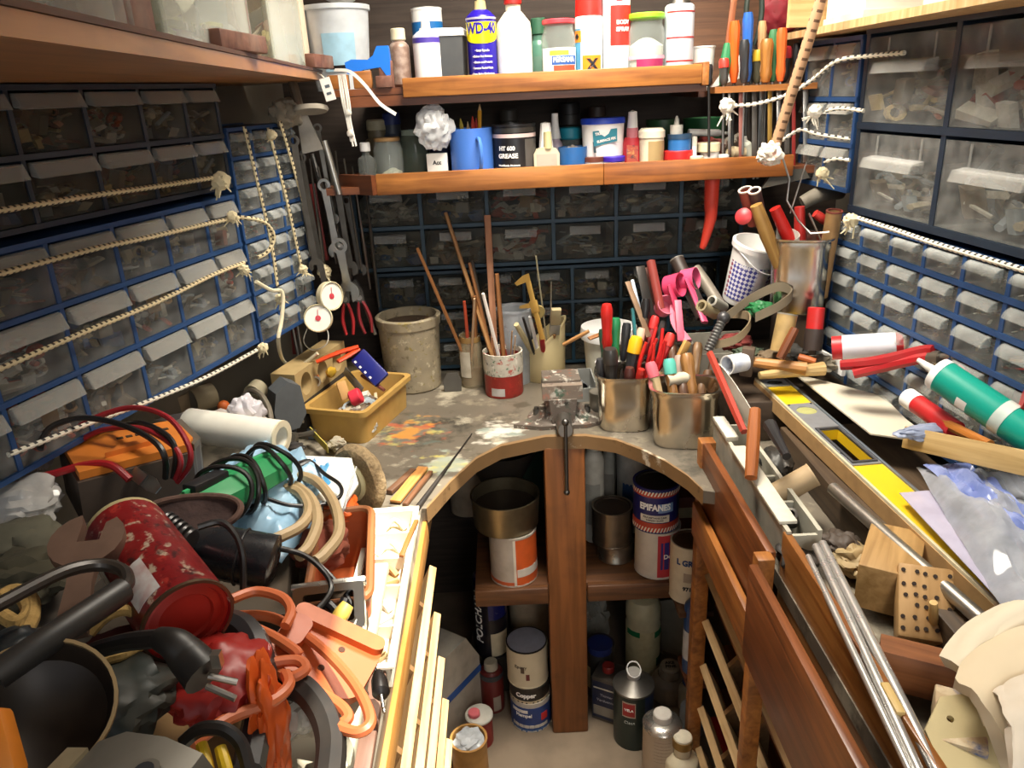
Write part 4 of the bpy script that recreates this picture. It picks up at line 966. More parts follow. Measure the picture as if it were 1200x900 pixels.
for z0, z1 in ((.035, .135), (.86, .95)):
    mb = MB()
    for k in range(22):
        a = math.radians(-180 + k * 8.2); da = math.radians(3.6); sk = math.radians(5)
        rr = r + .0012
        P_ = lambda an, z, q=0: ((rr + q) * math.cos(an), (rr + q) * math.sin(an), z)
        mb.add([P_(a, h * z0), P_(a + da, h * z0), P_(a + da + sk, h * z1), P_(a + sk, h * z1), P_(a, h * z0, .0004), P_(a + da, h * z0, .0004), P_(a + da + sk, h * z1, .0004), P_(a + sk, h * z1, .0004)], [(4, 5, 6, 7), (3, 2, 1, 0), (0, 1, 5, 4), (2, 3, 7, 6), (1, 2, 6, 5), (3, 0, 4, 7)])
    obj('stripes', mb, mat('e6decc', .45), t)
text('EPIFANES', .0225, WINK, t, T(0, 0, h * .60) @ RZ(-13), r + .0010, bold=.0009, squash=.80)
text('POLYURETHANE CLEAR', .0058, INK, t, T(0, 0, h * .37) @ RZ(-13), r + .0012, squash=.9); text('VARNISH GLOSS', .0056, INK, t, T(0, 0, h * .31) @ RZ(-13), r + .0012)
t, r, h, M = tin(785, 830, 632, 1.53, SZ - .03, 'cream tin with blue block lettering at the right edge of the cupboard shelf', mat('d6ccb4', .4, 0, .25, '8a7858'), mat('5a4028', .5, .2, .4), [L_('panel', .40, .56, -120, -30, mat('b0a090', .5))], rz=0)
text('L GRIP', .020, mat('1c3f7a', .4), t, T(0, 0, h * .74) @ RZ(-20), r + .0006, bold=.0009, squash=.9)
text('9710', .0135, INK, t, T(0, 0, h * .28) @ RZ(-14), r + .0006, bold=.0007)
obj('shelf_bracket', MB().bb(.36, .44, 1.46, 1.552, .418, .432), wood('6e4626', '4a2d18', 'x', 0.5), bench, iM)
M, r, h = spot(694, 742, 630, 1.66, SZ); 
t, r, hA, M = tin(700, 742, 632, 1.66, SZ, 'small bright steel tin under another steel tin, right of the post', mat('b0a898', .25, .95, .4, '4a3a28', 20))
tin(694, 741, 592, 1.66, SZ + hA, 'steel tin with a dark stained lid, upper of two right of the post', mat('8c8070', .28, .9, .5, '3a2a1c', 18), mat('3a2a1e', .5, .3, .4))
M, r, h = spot(684, 706, 500, 1.76, SZ)
for k, (x0, x1, tp, y, cc, lab) in enumerate([(684, 708, 515, 1.74, 'cfc8b8', 'tall grey-white bottle right behind the post'), (706, 722, 518, 1.86, 'c0bbae', 'slim pale bottle second from the post in the right cupboard'), (722, 764, 520, 1.80, 'b7b4ac', 'big white tub with a blue side deep in the right cupboard')]):
    M, r, h = spot(x0, x1, tp, y, SZ)
    put('tub' if k == 2 else 'bottle', lab, 'tub' if k == 2 else 'bottle', M, [('body', bottle(r, h, .6, .8, .9) if k < 2 else MB().lathe([(0, 0), (r * .9, 0), (r, h * .9), (r * 1.04, h * .9), (r * 1.04, h), (0, h)], 28), mat(cc, .45, 0, .3)), ('label', band(r, h * .2, h * .6, -140, -60, r1=r if k < 2 else r * .95, t=.001), mat(['a8a498', 'a09a90', '3a5a88'][k], .5))])
tin(668, 722, 583, 1.84, SZ, 'low grey lidded tub deep in the right cupboard behind steel tins', mat('6f6a60', .45, .2, .3), mat('8a867c', .4))
tin(722, 770, 588, 1.95, SZ, 'brown tin at the very back of the right cupboard', mat('4e3c2c', .45, .3, .4))
for k, (x0, x1, tp, cc, lab) in enumerate([(792, 830, 612, '8a4a2c', 'stack of rust and cream boards behind the blue varnish tin'), ]):
    M, r, h = spot(x0, x1, tp, 1.78, SZ)
    put('box', 'cream and orange carton behind the varnish tin near the right edge', 'box', M, [('body', MB().bb(-.06, .06, -.04, .04, 0, .11, None, .002), mat('7a3420', .5, 0, .3)), ('label', MB().bb(-.058, .058, -.0412, -.0402, .05, .08), mat('c8b890', .5))])

# ------------------------------------------------------------------ on the floor under the bench
def fl(x0, x1, base, top, z=0.0):
    """bottom matrix, radius, height of a thing on the floor whose nearest foot is seen at row base"""
    p = at((x0 + x1) / 2, base, z=z)
    for _ in range(3):
        y = p.y; xa, xb = colx(x0, y, z + .08), colx(x1, y, z + .08); r = (xb - xa) / 2
        y = at((x0 + x1) / 2, base, z=z).y + r
    xa, xb = colx(x0, y, z + .08), colx(x1, y, z + .08)
    return T((xa + xb) / 2, y, z + .0005), (xb - xa) / 2, at((x0 + x1) / 2, top, y=y).z - z
# left of the post
M, r, h = fl(598, 645, 858, 808)
t = put('paint_tin', 'white-and-blue paint tin standing on the floor left of the post', 'paint tin', M, [('body', tinbody(r, h), mat('c4beb4', .4, 0, .2)), ('label', band(r, h * .08, h * .84, -175, -5), mat('24417e', .4)), ('base_ring', band(r, h * .0, h * .10, t=.0008), mat('3a5f90', .4)), ('flash', band(r, h * .66, h * .76, -150, -100, t=.001), mat('e8e4dc', .5)), ('stripe', band(r, h * .14, h * .24, -150, -40, t=.001), mat('c9c4b8', .5)), ('hazard_mark', band(r, h * .36, h * .6, -62, -40, t=.001), mat('c8322c', .5)), ('lid', MB().cyl(r * .9, .004, T(0, 0, h - .004), 24), STEEL)])
text('Hempel', .014, WINK, t, T(0, 0, h * .58) @ RZ(-22), r + .001, bold=.0003)
xx, yy = M.translation.x, M.translation.y
M2 = T(xx - .002, yy, h + .001); 
h2 = .045
t = put('paint_tin', 'black-labelled tin in the middle of the stack left of the post', 'paint tin', M2, [('body', tinbody(r * .98, h2), mat('26231f', .4, 0, .3)), ('rim', band(r * .98, 0, h2 * .16, t=.001), mat('c8b898', .5))])
text('Copper', .017, WINK, t, T(0, 0, h2 * .55) @ RZ(-12), r * .98 + .0008, bold=.0008)
h3 = at(620, 752, y=yy).z - h - h2
t = put('paint_tin', 'cream tin with a pale grey lid, topmost of the stack left of the post', 'paint tin', T(xx - .004, yy + .004, h + h2 + .001), [('body', tinbody(r, h3), mat('cfc2a4', .4, 0, .15, '8a7a58')), ('lid', MB().lathe([(0, h3 - .005), (r * .96, h3 - .005), (r * .96, h3 + .002), (r * .88, h3 + .003), (0, h3 + .001)], 30), mat('a9abb8', .3, .2, .2)), ('lid_rim', MB().pipe(r * 1.0, .003, .003, T(0, 0, h3), 30), mat('1c1a1a', .4)), ('mark', band(r, h3 * .45, h3 * .62, -110, -100), mat('5a4634', .5)), ('mark', band(r, h3 * .25, h3 * .42, -96, -86), mat('6a2a28', .5))])
text('Epoxy', .013, mat('4a3a30', .5), t, T(0, 0, h3 * .62) @ RZ(-20), r + .0008)
# aerosol and red bottle
M, r, h = fl(563, 590, 838, 775)
t = put('bottle', 'dark red bottle with a grey cap standing left of the tin stack', 'bottle', M, [('body', MB().lathe([(0, 0), (r, .003), (r, h * .8), (r * .8, h * .86), (0, h * .86)], 24), mat('6a1f1c', .4, 0, .3)), ('collar', band(r, h * .72, h * .82, t=.001), mat('3a3f44', .4)), ('cap', capm(r * .6, h * .16, h * .85), mat('b5ad98', .5)), ('label', band(r, h * .08, h * .38, -85, -45), mat('a89a88', .5))])
M, r, h = fl(560, 598, 826, 702)
bk_h = h
t = put('spray_can', 'tall navy aerosol with a glossy navy cap and sideways lettering, left cupboard floor', 'spray can', T(M.translation.x, M.translation.y + .02, .135), [('body', MB().cyl(r, .13, None, 28, 0, None, .003), mat('16161f', .3)), ('cap', MB().cyl(r * .98, .17, T(0, 0, .075), 28, 0, r * .95, .004), mat('1a1f5c', .2)), ('label', band(r, .012, .085, -92, -25), mat('cbbd9e', .5, 0, .2)), ])
cu = bpy.data.curves.new('lettering', 'FONT'); cu.body = 'POLCHAIN'; cu.size = .033; cu.align_x = 'CENTER'; cu.align_y = 'CENTER'; cu.extrude = .0004; cu.offset = .0005
tt = bpy.data.objects.new('t', cu); me = bpy.data.meshes.new_from_object(tt); bpy.data.objects.remove(tt); bpy.data.curves.remove(cu)
for v in me.vertices:
    a = math.radians(-133) - v.co.y / r
    v.co = (math.cos(a) * (r + .0012 + v.co.z), math.sin(a) * (r + .0012 + v.co.z), .135 + v.co.x)
me.materials.clear(); me.materials.append(WINK); obj('lettering', me, WINK, t)
obj('sleeve', band(r, .08, .22, -180, -96, t=.0008), mat('16161f', .3), t)
solo('carton', 'dark flat carton under the navy aerosol', 'box', MB().bb(-.06, .06, -.05, .05, 0, .134, None, .002), mat('3c342a', .6, 0, .4), T(M.translation.x + .0, M.translation.y + .055, 0))
# pale jerrycan with a blue strap
c = at(565, 860, z=0)
t = thing('jerrycan', 'grey-white plastic jerrycan with a blue strap beside the left rack', 'canister', T(-.235, 1.60, .001) @ RZ(-34) @ SC(.9))
b = MB().prism([(0, .02), (.02, 0), (.20, .0), (.215, .02), (.215, .20), (.16, .30), (.06, .30), (0, .24)], .15, Matrix(((0, 0, 1, -.075), (1, 0, 0, -.10), (0, 1, 0, 0), (0, 0, 0, 1))))
obj('body', b, mat('b9b2a2', .45, 0, .3, '6a6254'), t)
obj('strap', MB().bb(-.0765, .0765, -.102, .117, .145, .168), mat('2a58a0', .5), t)
obj('cap', MB().cyl(.022, .03, T(0, -.02, .30), 20), mat('d8d2c4', .4), t)
M, r, h = fl(545, 578, 880, 836)
t = put('jar', 'red jar with a white lid and a pink disc on top, near the left rack', 'jar', M, [('body', MB().cyl(r * .92, h * .9, None, 26), mat('8a2420', .4, 0, .2)), ('lid', MB().cyl(r, h * .12, T(0, 0, h * .88), 28, 0, None, .003), mat('cfcdc2', .4))])
solo('pink_disc', 'small pink puck lying on the white jar lid', 'puck', MB().cyl(r * .42, .012, None, 22, 0, None, .002), mat('d86a72', .5), M @ T(-.012, -.006, h * 1.003 + .0005))
M, r, h = fl(528, 572, 922, 866)
t = put('open_can', 'open tan can holding crumpled clear film, near the left rack', 'can', M, [('body', MB().lathe([(0, 0), (r * .95, 0), (r * .95, h), (r, h), (r, h + .004), (r * .88, h + .004), (r * .88, .004), (0, .004)], 28), mat('b98a4a', .45, .1, .3)), ('film', MB().blob((r * .8, r * .8, .02), T(0, 0, h * .93), 3, .4, 2, 3, 0, True), clear('e0e6ea', .5, .15, .3, 40))])
put('tub', 'tan-lidded tub behind the tin stack left of the post', 'tub', T(.02, 1.86, .0005), [('body', MB().lathe([(0, 0), (.055, 0), (.065, .30), (0, .30)], 26), mat('b8a890', .5, 0, .3)), ('lid', MB().cyl(.07, .03, T(0, 0, .30), 26, 0, None, .003), mat('c8a878', .5))])
# right of the post
M, r, h = fl(733, 773, 798, 688)
MG = mat('d3c8a2', .4, 0, .35, '8a7a50', 22)
t = put('bottle', 'mottled cream bottle with a grey-green cap and green label flecks by the post', 'bottle', M, [
    ('body', MB().lathe([(0, 0), (r * .9, 0), (r, .006), (r, h * .60), (r * .93, h * .64), (r, h * .68), (r, h * .80), (r * .8, h * .88), (r * .4, h * .92), (0, h * .92)], 30), MG), ('cap', capm(r * .5, h * .10, h * .90), mat('8a9a78', .45)),
    ('label', band(r, h * .12, h * .58, -170, -10), mat('d8cca0', .5, 0, .4, 'a8945c', 40)), ('fleck', band(r, h * .52, h * .58, -160, -110, t=.001), GREEN), ('fleck', band(r, h * .50, h * .57, -60, -15, t=.001), GREEN), ('fleck', band(r, h * .14, h * .24, -50, -15, t=.001), GREEN)])
M, r, h = fl(690, 731, 856, 752)
t = thing('solvent_tin', 'flat rectangular navy tin with a red cap beside the post', 'tin', T(M.translation.x + .018, M.translation.y + .01, 0.0005) @ RZ(-28))
hw = r * 1.0; h = .14
obj('body', MB().bb(-hw, hw, -.035, .035, 0, h, None, .003), mat('59524a', .4, .2, .3), t)
obj('label', MB().bb(-hw + .003, hw - .003, -.0358, -.0350, .01, h - .012), mat('1f2740', .4), t)
obj('panel', MB().bb(-hw + .006, hw - .008, -.0364, -.0358, .02, .05), mat('8d8578', .5), t)
obj('border', MB().bb(-hw + .006, hw - .006, -.0364, -.0358, h - .034, h - .030).bb(hw - .010, hw - .007, -.0364, -.0358, .012, h - .034), mat('c8c0b0', .5), t)
for k, s_ in enumerate(['Thinner', 'Verduenner']): text(s_, .011, mat('a8a8b0', .5), t, T(-.004, -.0360, h * (.62 - .12 * k)) @ RX(90))
obj('cap', MB().cyl(.016, .02, T(-.012, 0, h), 20, 0, None, .002), mat('8a2422', .4), t)
put('jar', 'dark blue lidded jar behind the flat navy tin', 'jar', T(M.translation.x - .005, M.translation.y + .09, .0005), [('body', MB().cyl(.032, .15, None, 24), mat('3a3834', .4)), ('lid', MB().cyl(.034, .02, T(0, 0, .15), 24), mat('22306a', .4))])
put('jar', 'cream-labelled brown jar behind the mottled bottle', 'jar', T(.205, 1.70, .0005), [('body', MB().cyl(.04, .16, None, 26), mat('3a2c22', .4)), ('label', band(.04, .03, .10, -170, -20), mat('bfa878', .5))])
M, r, h = fl(719, 765, 880, 792)
t = put('solvent_can', 'dark green round solvent can with a grey cone top and a ring-pull cap', 'can', M, [('body', MB().lathe([(0, 0), (r, 0), (r, h * .86), (0, h * .86)], 30), mat('23302c', .3, 0, .25, '3a4a44')), ('top', MB().lathe([(0, h * .85), (r * 1.04, h * .85), (r * 1.04, h * .88), (r * .4, h * .98), (r * .3, h), (0, h)], 30), mat('7f7c76', .3, .8, .3)), ('blue_panel', band(r, .003, h * .84, -65, -15), mat('243a66', .35)), ('sticker', band(r, h * .56, h * .76, -130, -95), mat('a02a2a', .4)), ('sticker_edge', band(r, h * .54, h * .78, -132, -93, t=.0004), mat('b8a898', .4)),
    ('cap', MB().cyl(r * .34, .018, T(0, 0, h * .985), 20), mat('b8b4ae', .4)), ('ring', MB().tube([(r * .34 * math.cos(a), r * .34 * math.sin(a) , h * 1.01 + .018 + .010 * math.sin(a)) for a in [k * PI / 8 for k in range(16)]], .002, 6, None, 0, 0, True), PW)])
text('VELA', .010, WINK, t, T(0, 0, h * .66) @ RZ(-22), r + .0008, bold=.0002); text('Clean', .012, mat('a0a8a0', .5), t, T(0, 0, h * .46) @ RZ(-20), r + .0008)
M, r, h = fl(753, 797, 930, 838)
t = put('solvent_can', 'pale beige round can with a silver shoulder and white screw cap', 'can', M, [('body', MB().lathe([(0, 0), (r, 0), (r, h * .86), (0, h * .86)], 30), mat('b8a68e', .4, 0, .15, '8a7658')), ('shoulder', MB().lathe([(0, h * .86), (r * 1.03, h * .86), (r * 1.03, h * .88), (r * .9, h * .915), (r * .55, h * .94), (0, h * .94)], 30), mat('c0bcb4', .22, .9, .2)), ('cap', capm(r * .50, h * .11, h * .93), mat('d4cfc6', .4))] + [('print_line', band(r, h * (.78 - .05 * k), h * (.783 - .05 * k), -125, -75, t=.0004), mat('8a7a68', .5)) for k in range(7)])
M, r, h = fl(779, 818, 945, 862)
t = put('bottle', 'cream bottle with a gold-banded white cap at the bottom right', 'bottle', M, [('body', bottle(r, h * .86, .5, .66, .82), mat('d9cfb2', .35, 0, .1)), ('cap', capm(r * .58, h * .17, h * .83), mat('e2dcc6', .4)), ('gold_ring', MB().pipe(r * .6, .002, h * .12, T(0, 0, h * .84)), mat('a08048', .3, .6, .2))])
M, r, h = fl(764, 806, 830, 778)
t = put('bottle', 'frosted bottle with a white cap marked in black on the right cupboard floor', 'bottle', T(M.translation.x, M.translation.y, .0005), [('body', bottle(r, h * .9, .6, .55, .75), clear('b0a08c', .6, .3, .2)), ('cap', capm(r * .56, h * .22, h * .76), mat('a89c88', .5))])
text('AKE', .014, INK, t, T(0, .006, h * .9805), bold=.0005, ex=.0006); text('PINE', .014, INK, t, T(0, -.008, h * .9805), bold=.0005, ex=.0006)
M, r, h = fl(795, 822, 838, 790)
put('bottle', 'white bottle with a blue cap half behind the right rack', 'bottle', M, [('body', bottle(r, h * .85, .6, .6, .8), mat('cfcabc', .4, 0, .2)), ('cap', capm(r * .65, h * .3, h * .72), mat('2a5aa8', .4))])
M, r, h = fl(797, 825, 868, 800)
put('bottle', 'clear bottle with a red cap half behind the right rack', 'bottle', M, [('body', bottle(r, h * .85, .55, .5, .75), clear('c8d4e0', .4, .2, .2)), ('cap', capm(r * .5, h * .22, h * .70), mat('c8242a', .4))])
# tipped pail and hanging spray by the rack
t = thing('pail', 'dirty white pail tipped on its side with a rusty red rim, right cupboard', 'pail', fr(at(803, 725, y=1.93), V((-.5, -.8, .28))))
obj('body', MB().lathe([(0, 0), (.075, 0), (.085, .10), (.09, .10), (.09, .112), (.082, .112), (.080, .10), (.0, .09)], 30), mat('b3a892', .4, 0, .35, '6a5a44'), t)
obj('rust_ring', band(.082, .03, .085, t=.003), mat('7a2c1c', .5, 0, .3), t)
t = thing('spray_can', 'blue and white aerosol wedged upright behind the right rack post', 'spray can', T(.40, 1.47, .26))
obj('body', spray(.026, .20), mat('26487e', .3, 0, .2), t); obj('label', band(.026, .04, .12, -200, -100), mat('c4c8d0', .4), t)
obj('ledge', MB().bb(.375, .45, 1.42, 1.52, .245, .2595), MAHX, bench, iM)
solo('plastic_sheet', 'crumpled clear sheet hanging at the back under the right shelf', 'plastic sheet', MB().blob((.05, .03, .10), None, 5, .35, 2, 4, 0, True), clear('b8b4a8', .3, .2, .3, 18), T(.20, 1.85, .11))
# ------------------------------------------------------------------ things lying on rack shelves (left rack, low)
for k, (z, y, cc) in enumerate([(.20, 1.15, 'c8544c'), (.08, 1.0, 'a85a48'), (.32, 1.18, 'd0c0a0')]):
    solo('offcut', ['salmon-red strip lying in the left rack', 'brick-red strip lying low in the left rack', 'pale wooden offcut lying in the left rack'][k], 'strip', MB().bb(-.04, .03, -.12, .12, 0, .02, None, .002), mat(cc, .5, 0, .2), T(-.25, y, z + .001))
solo('red_strip', 'bright red moulding lying low in the right rack', 'strip', MB().bb(-.02, .02, -.2, .2, 0, .03, None, .003), mat('c02a2c', .45), T(.43, 1.18, .171))
# ------------------------------------------------------------------ the back of the bench: pots, sticks, tools
def stick(name, label, cat, a, b, r, m, n=8, flat=1.0, group=None, mid=None, nrm=None):
    a, b = V(a), V(b); L = (b - a).length
    M = fr(a, b - a)
    pts = [(0, 0, 0), (0, 0, L * .33), (0, 0, L * .66), (0, 0, L)]
    rr = r if isinstance(r, (list, tuple)) else [r * .9, r, r, r * .85]
    return solo(name, label, cat, MB().tube(pts, rr, n, None, 0, 3, False, flat, nrm), m, M, group)
def slat(name, label, cat, a, b, w, th, m, yaw=0, group=None):
    a, b = V(a), V(b); L = (b - a).length
    return solo(name, label, cat, MB().box((w, th, L), None, min(w, th) * .2), m, fr(a, b - a) @ RZ(yaw), group)
def driver(label, a, b, hr, hm, hl=None, sm=None, cm=None, cat='screwdriver', name='screwdriver', group=None, tipw=.0035):
    """handle from a (free end) towards b (tip)"""
    a, b = V(a), V(b); L = (b - a).length; hl = hl or L * .5
    t = thing(name, label, cat, fr(a, b - a), group)
    k = hr
    obj('handle', MB().lathe([(0, 0), (k * .75, .001), (k, hl * .12), (k * .95, hl * .30), (k * .78, hl * .62), (k * .92, hl * .80), (k * .55, hl * .97), (0, hl)], 10), hm, t)
    if cm: obj('end_cap', MB().lathe([(0, -.004), (k * .8, -.003), (k * 1.03, hl * .06), (k * 1.04, hl * .30), (k * .98, hl * .31), (0, hl * .31)], 12), cm, t)
    obj('shaft', MB().cyl(tipw, max(.01, L - hl * .98), T(0, 0, hl * .97), 8, 0, tipw * .85), sm or STEEL, t)
    return t
def brush(label, a, b, w, hm, fm=None, bm_=None, group=None):
    """paint brush standing head-down: a = handle end (up), b = bristle end"""
    a, b = V(a), V(b); L = (b - a).length
    t = thing('paint_brush', label, 'paint brush', fr(a, b - a), group)
    obj('handle', MB().tube([(0, 0, 0), (0, 0, L * .15), (0, 0, L * .4), (0, 0, L * .62)], [w * .22, w * .26, w * .2, w * .42], 8, None, 0, 3, False, .6), hm, t)
    obj('ferrule', MB().box((w, w * .5, L * .16), T(0, 0, L * .60), .001), fm or STEEL, t)
    obj('bristles', MB().box((w * .95, w * .45, L * .24), T(0, 0, L * .76), .002), bm_ or mat('4a3a2a', .8), t)
    return t
def hollow(name, label, cat, a, b, r, wall, m, n=22, rim=None, group=None):
    a, b = V(a), V(b); L = (b - a).length
    t = thing(name, label, cat, fr(a, b - a), group)
    obj('barrel', MB().lathe([(r - wall, L), (r, L - wall * .4), (r, 0), (r - wall, 0), (r - wall, L)], n), m, t)
    if rim: obj('rim', MB().pipe(r + .0006, wall + .001, .003, T(0, 0, L - .0025), n), rim, t)
    return t
STK = [wood('b98a55', '8f6236', 'z', .6), wood('9a6638', '6f4522', 'z', .6), wood('c9a987', 'a98460', 'z', .6), mat('3a322a', .6, 0, .4), mat('e2d8d0', .6, 0, .25)]
# dirty bucket
M, r, h = fl(446, 519, 464, 368, BZ)
DIRTY = splat('9b8f77', ['c8bca0', '6a6048', '8a7a3a', '5a4a34', 'b8a888'], .6, 42, 0, .07)
put('bucket', 'big paint-crusted grey plastic bucket standing at the back of the bench', 'bucket', M, [('body', MB().lathe([(0, 0), (r * .84, 0), (r * .88, .004), (r * .96, h * .86), (r * 1.0, h * .87), (r * 1.03, h * .985), (r * .99, h), (r * .90, h), (r * .84, .02), (0, .02)], 36), DIRTY), ('sludge', MB().lathe([(0, h * .80), (r * .6, h * .84), (r * .89, h * .88), (r * .885, h * .78), (0, h * .74)], 28), splat('4a3a2c', ['8a6a48', 'c0a888', '2a221a'], .6, 26, 0, .05))])
# jar with sticks
M, r, h = fl(538, 566, 456, 392, BZ); JX, JY = M.translation.x, M.translation.y
put('jar', 'glass jar with rust-coloured liquid and a stained white label, full of sticks', 'jar', M, [('glass', MB().lathe([(0, 0), (r, .002), (r, h * .78), (r * .88, h * .86), (r * .88, h), (r * .80, h), (r * .80, h * .86), (r * .93, h * .78), (r * .93, .006), (0, .006)], 26), clear('cfc0a0', .16, .08, .2)), ('liquid', MB().cyl(r * .91, h * .30, T(0, 0, .007), 22), mat('6e3a24', .3)), ('label', band(r, h * .22, h * .72, -150, -92), mat('c8c0ae', .6, 0, .5, '8a7a60', 40)), ('thread', MB().pipe(r * .9, .002, h * .10, T(0, 0, h * .88)), mat('9a7a48', .4))])
# red tin with brushes
M, r, h = fl(567, 612, 468, 411, BZ); RX_, RY_ = M.translation.x, M.translation.y
put('paint_tin', 'open red paint tin crusted with white, green and black drips, full of sticks', 'paint tin', M, [('body', MB().lathe([(0, .003), (r * .97, 0), (r, .005), (r, h - .004), (r * 1.02, h), (r * .97, h), (r * .96, .006), (0, .006)], 32), splat('9e2c24', ['b83028', '7a2a20', 'c8603c'], .45, 40, 0, .06)), ('drips', MB().lathe([(r * 1.0 + .0008, h * .52), (r + .002, h * .6), (r + .0016, h * .98), (r * 1.02 + .001, h + .001), (r * .96, h + .001), (r * .95, h * .9)], 32), splat('cfc8b8', ['22201c', 'e8e2d4', '2c6a48', 'b03a30'], .5, 60, 0, .08)), ('label', band(r, h * .06, h * .24, -130, -88), mat('b8b4b0', .5, 0, .4))])
# cream beaker with slanting rim
M, r, h = fl(612, 663, 450, 398, BZ); BX, BY = M.translation.x, M.translation.y
mb = MB().lathe([(0, 0), (r * .92, 0), (r * .95, .004), (r, h), (r * 1.04, h * 1.0), (r * 1.04, h * 1.06), (r * .95, h * 1.06), (r * .93, h * .9), (r * .90, .006), (0, .006)], 36)
for i, p in enumerate(mb.v):
    if p[2] > h * .8: mb.v[i] = (p[0], p[1], p[2] + .85 * p[0] + .004)
solo('beaker', 'cream plastic beaker with a slanting cut rim, full of pens and a brass caliper', 'beaker', mb, mat('d8c797', .45, 0, .2, 'a08a58', 8), M)
# loose sticks
jz = BZ + .01
F = lambda px, py, y: at(px, py, y=y)
for k, (bx, by, bz_, tx, ty, tyy, r_, mi, fl_, lab) in enumerate([
    (JX + .006, JY, jz, 489, 291, 1.84, .0058, 1, .6, 'long brown split stick leaning far left out of the glass jar'),
    (JX - .004, JY + .004, jz, 544, 353, 1.86, .0035, 0, 1, 'short orange-red stick upright in the glass jar'),
    (JX - .006, JY - .006, jz, 556, 350, 1.83, .0045, 2, .6, 'short pale stick upright in the glass jar'),
    (RX_ - .004, RY_, jz, 522, 249, 1.93, .0052, 0, .8, 'tallest thin tan stick leaning left out of the red tin'),
    (RX_ - .018, RY_ + .008, jz, 553, 305, 1.92, .0050, 3, .8, 'dark stick rising between the jar and the red tin'),
    (RX_ - .012, RY_ + .014, jz, 550, 308, 1.90, .0048, 1, .8, 'brown stick beside the dark stick in the red tin'),
    (RX_ + .006, RY_ - .004, jz, 566, 344, 1.80, .0062, 4, .6, 'white-painted flat stick leaning left in the red tin'),
    (RX_ + .004, RY_ + .012, jz, 582, 321, 1.84, .0070, 1, .7, 'square brown handle upright in the red tin'),
    (JX + .008, JY + .004, jz, 556, 347, 1.87, .0060, 1, .8, 'brown stick at the right of the glass jar')]):
    stick('stirring_stick', lab, 'stick', (bx, by, bz_), F(tx, ty, tyy), r_ * 1.3, STK[mi] if k != 1 else mat('b8482c', .5), 6, fl_, 'sticks in the jar and red tin')
slat('ruler', 'tall pinkish flat wooden slat rising behind the red tin', 'slat', (RX_ - .02, RY_ + .02, jz), F(571, 252, 1.93), .017, .004, wood('c08a68', 'a06a4a', 'z', .6), 20)
for k, (dx, dy, tx, ty, w_, lab) in enumerate([(.012, .004, 600, 388, .012, 'short brush with a tan ferrule at the right in the red tin'), (-.014, -.004, 577, 396, .010, 'thin dark brush low in the red tin'), (.018, -.006, 604, 394, .010, 'stubby brush leaning right in the red tin')]):
    brush(lab, F(tx, ty, 1.80), (RX_ + dx, RY_ + dy, jz), w_, STK[k], COPPER)
# caliper
ca, cb_ = F(612, 318, 1.86), V((BX + .004, BY, BZ + .03))
t = thing('dial_caliper', 'brass dial caliper standing jaws-up in the cream beaker', 'caliper', fr(F(636, 398, 1.80), F(617, 322, 1.84) - F(636, 398, 1.80), (-1, .3, 0)))
BRS = mat('b9924a', .35, .7, .3)
Lc = (F(617, 322, 1.84) - F(636, 398, 1.80)).length
obj('beam', MB().box((.013, .004, Lc), None, .001), BRS, t)
obj('fixed_jaw', MB().prism([(-.006, 0), (.030, -.004), (.034, .004), (.010, .016), (-.006, .018)], .005, T(0, -.0025, Lc - .016) @ RX(90) @ T(0, 0, -.005)), BRS, t)
obj('slide', MB().box((.020, .007, .03), T(0, 0, Lc * .42), .001), BRS, t)
obj('slide_jaw', MB().prism([(.0, 0), (.032, .006), (.030, .012), (0, .014)], .004, T(.006, .002, Lc * .50) @ RX(90)), BRS, t)
obj('dial', MB().cyl(.017, .007, T(-.004, -.004, Lc * .42) @ RX(90), 24, 0, None, .001), mat('8a7a4a', .35, .6), t)
obj('dial_face', MB().cyl(.013, .001, T(-.004, -.0112, Lc * .42) @ RX(90), 24), mat('e4d9b4', .5), t)
# pens etc in the beaker
for k, (dx, tx, ty, r_, m, lab) in enumerate([
    (-.012, 613, 372, .004, BLACK, 'black pen in the cream beaker'), (-.006, 621, 371, .005, PW, 'white toothbrush-like handle in the cream beaker'),
    (.002, 634, 387, .007, mat('b8242a', .4), 'fat red handle in the cream beaker'), (.016, 628, 300, .0022, mat('b0a888', .5), 'long thin pale rod rising from the cream beaker'),
    (.014, 646, 330, .0020, STEEL, 'thin steel rod at the right in the cream beaker'), (-.002, 605, 380, .008, mat('cdbd90', .5), 'cork-coloured round knob between tin and beaker')]):
    stick('pen' if k < 3 else 'rod', lab, 'pen' if k < 3 else 'rod', (BX + dx, BY - .004 + .004 * (k % 3), BZ + .012), F(tx, ty, 1.82 + .01 * (k % 3)), r_, m)
brush('wide pale-bristled brush standing bristles-up at the right in the beaker', (BX + .018, BY + .012, BZ + .02), F(652, 362, 1.85), .026, STK[0], STEEL, mat('b8a880', .8))
stick('paddle', 'wooden spoon handle resting out of the beaker to the right', 'spoon', F(660, 404, 1.80), F(690, 388, 1.78), .005, STK[0])
solo('blade', 'grey rounded scraper head behind the glass jar', 'scraper', MB().prism([(-.022, 0), (.022, 0), (.024, .03), (.014, .05), (-.012, .05), (-.024, .03)], .006, fr((0, 0, 0), (0, -1, 0), (1, 0, 0))), mat('5c5a56', .4, .3, .3), T(F(528, 420, 1.86).x, 1.865, BZ + .001))
for k, (px, py, lab) in enumerate([(600, 372, 'stack of clear plastic cups behind the red tin')]):
    M, r, h = spot(585, 625, 360, 1.915, BZ)
    put('cup', lab, 'cup', M, [('body', MB().lathe([(0, 0), (r * .8, 0), (r, h), (r * 1.05, h), (r * 1.05, h - .006), (r * .95, h - .006), (r * .76, .004), (0, .004)], 26), clear('d8dce0', .25, .1, .2))])
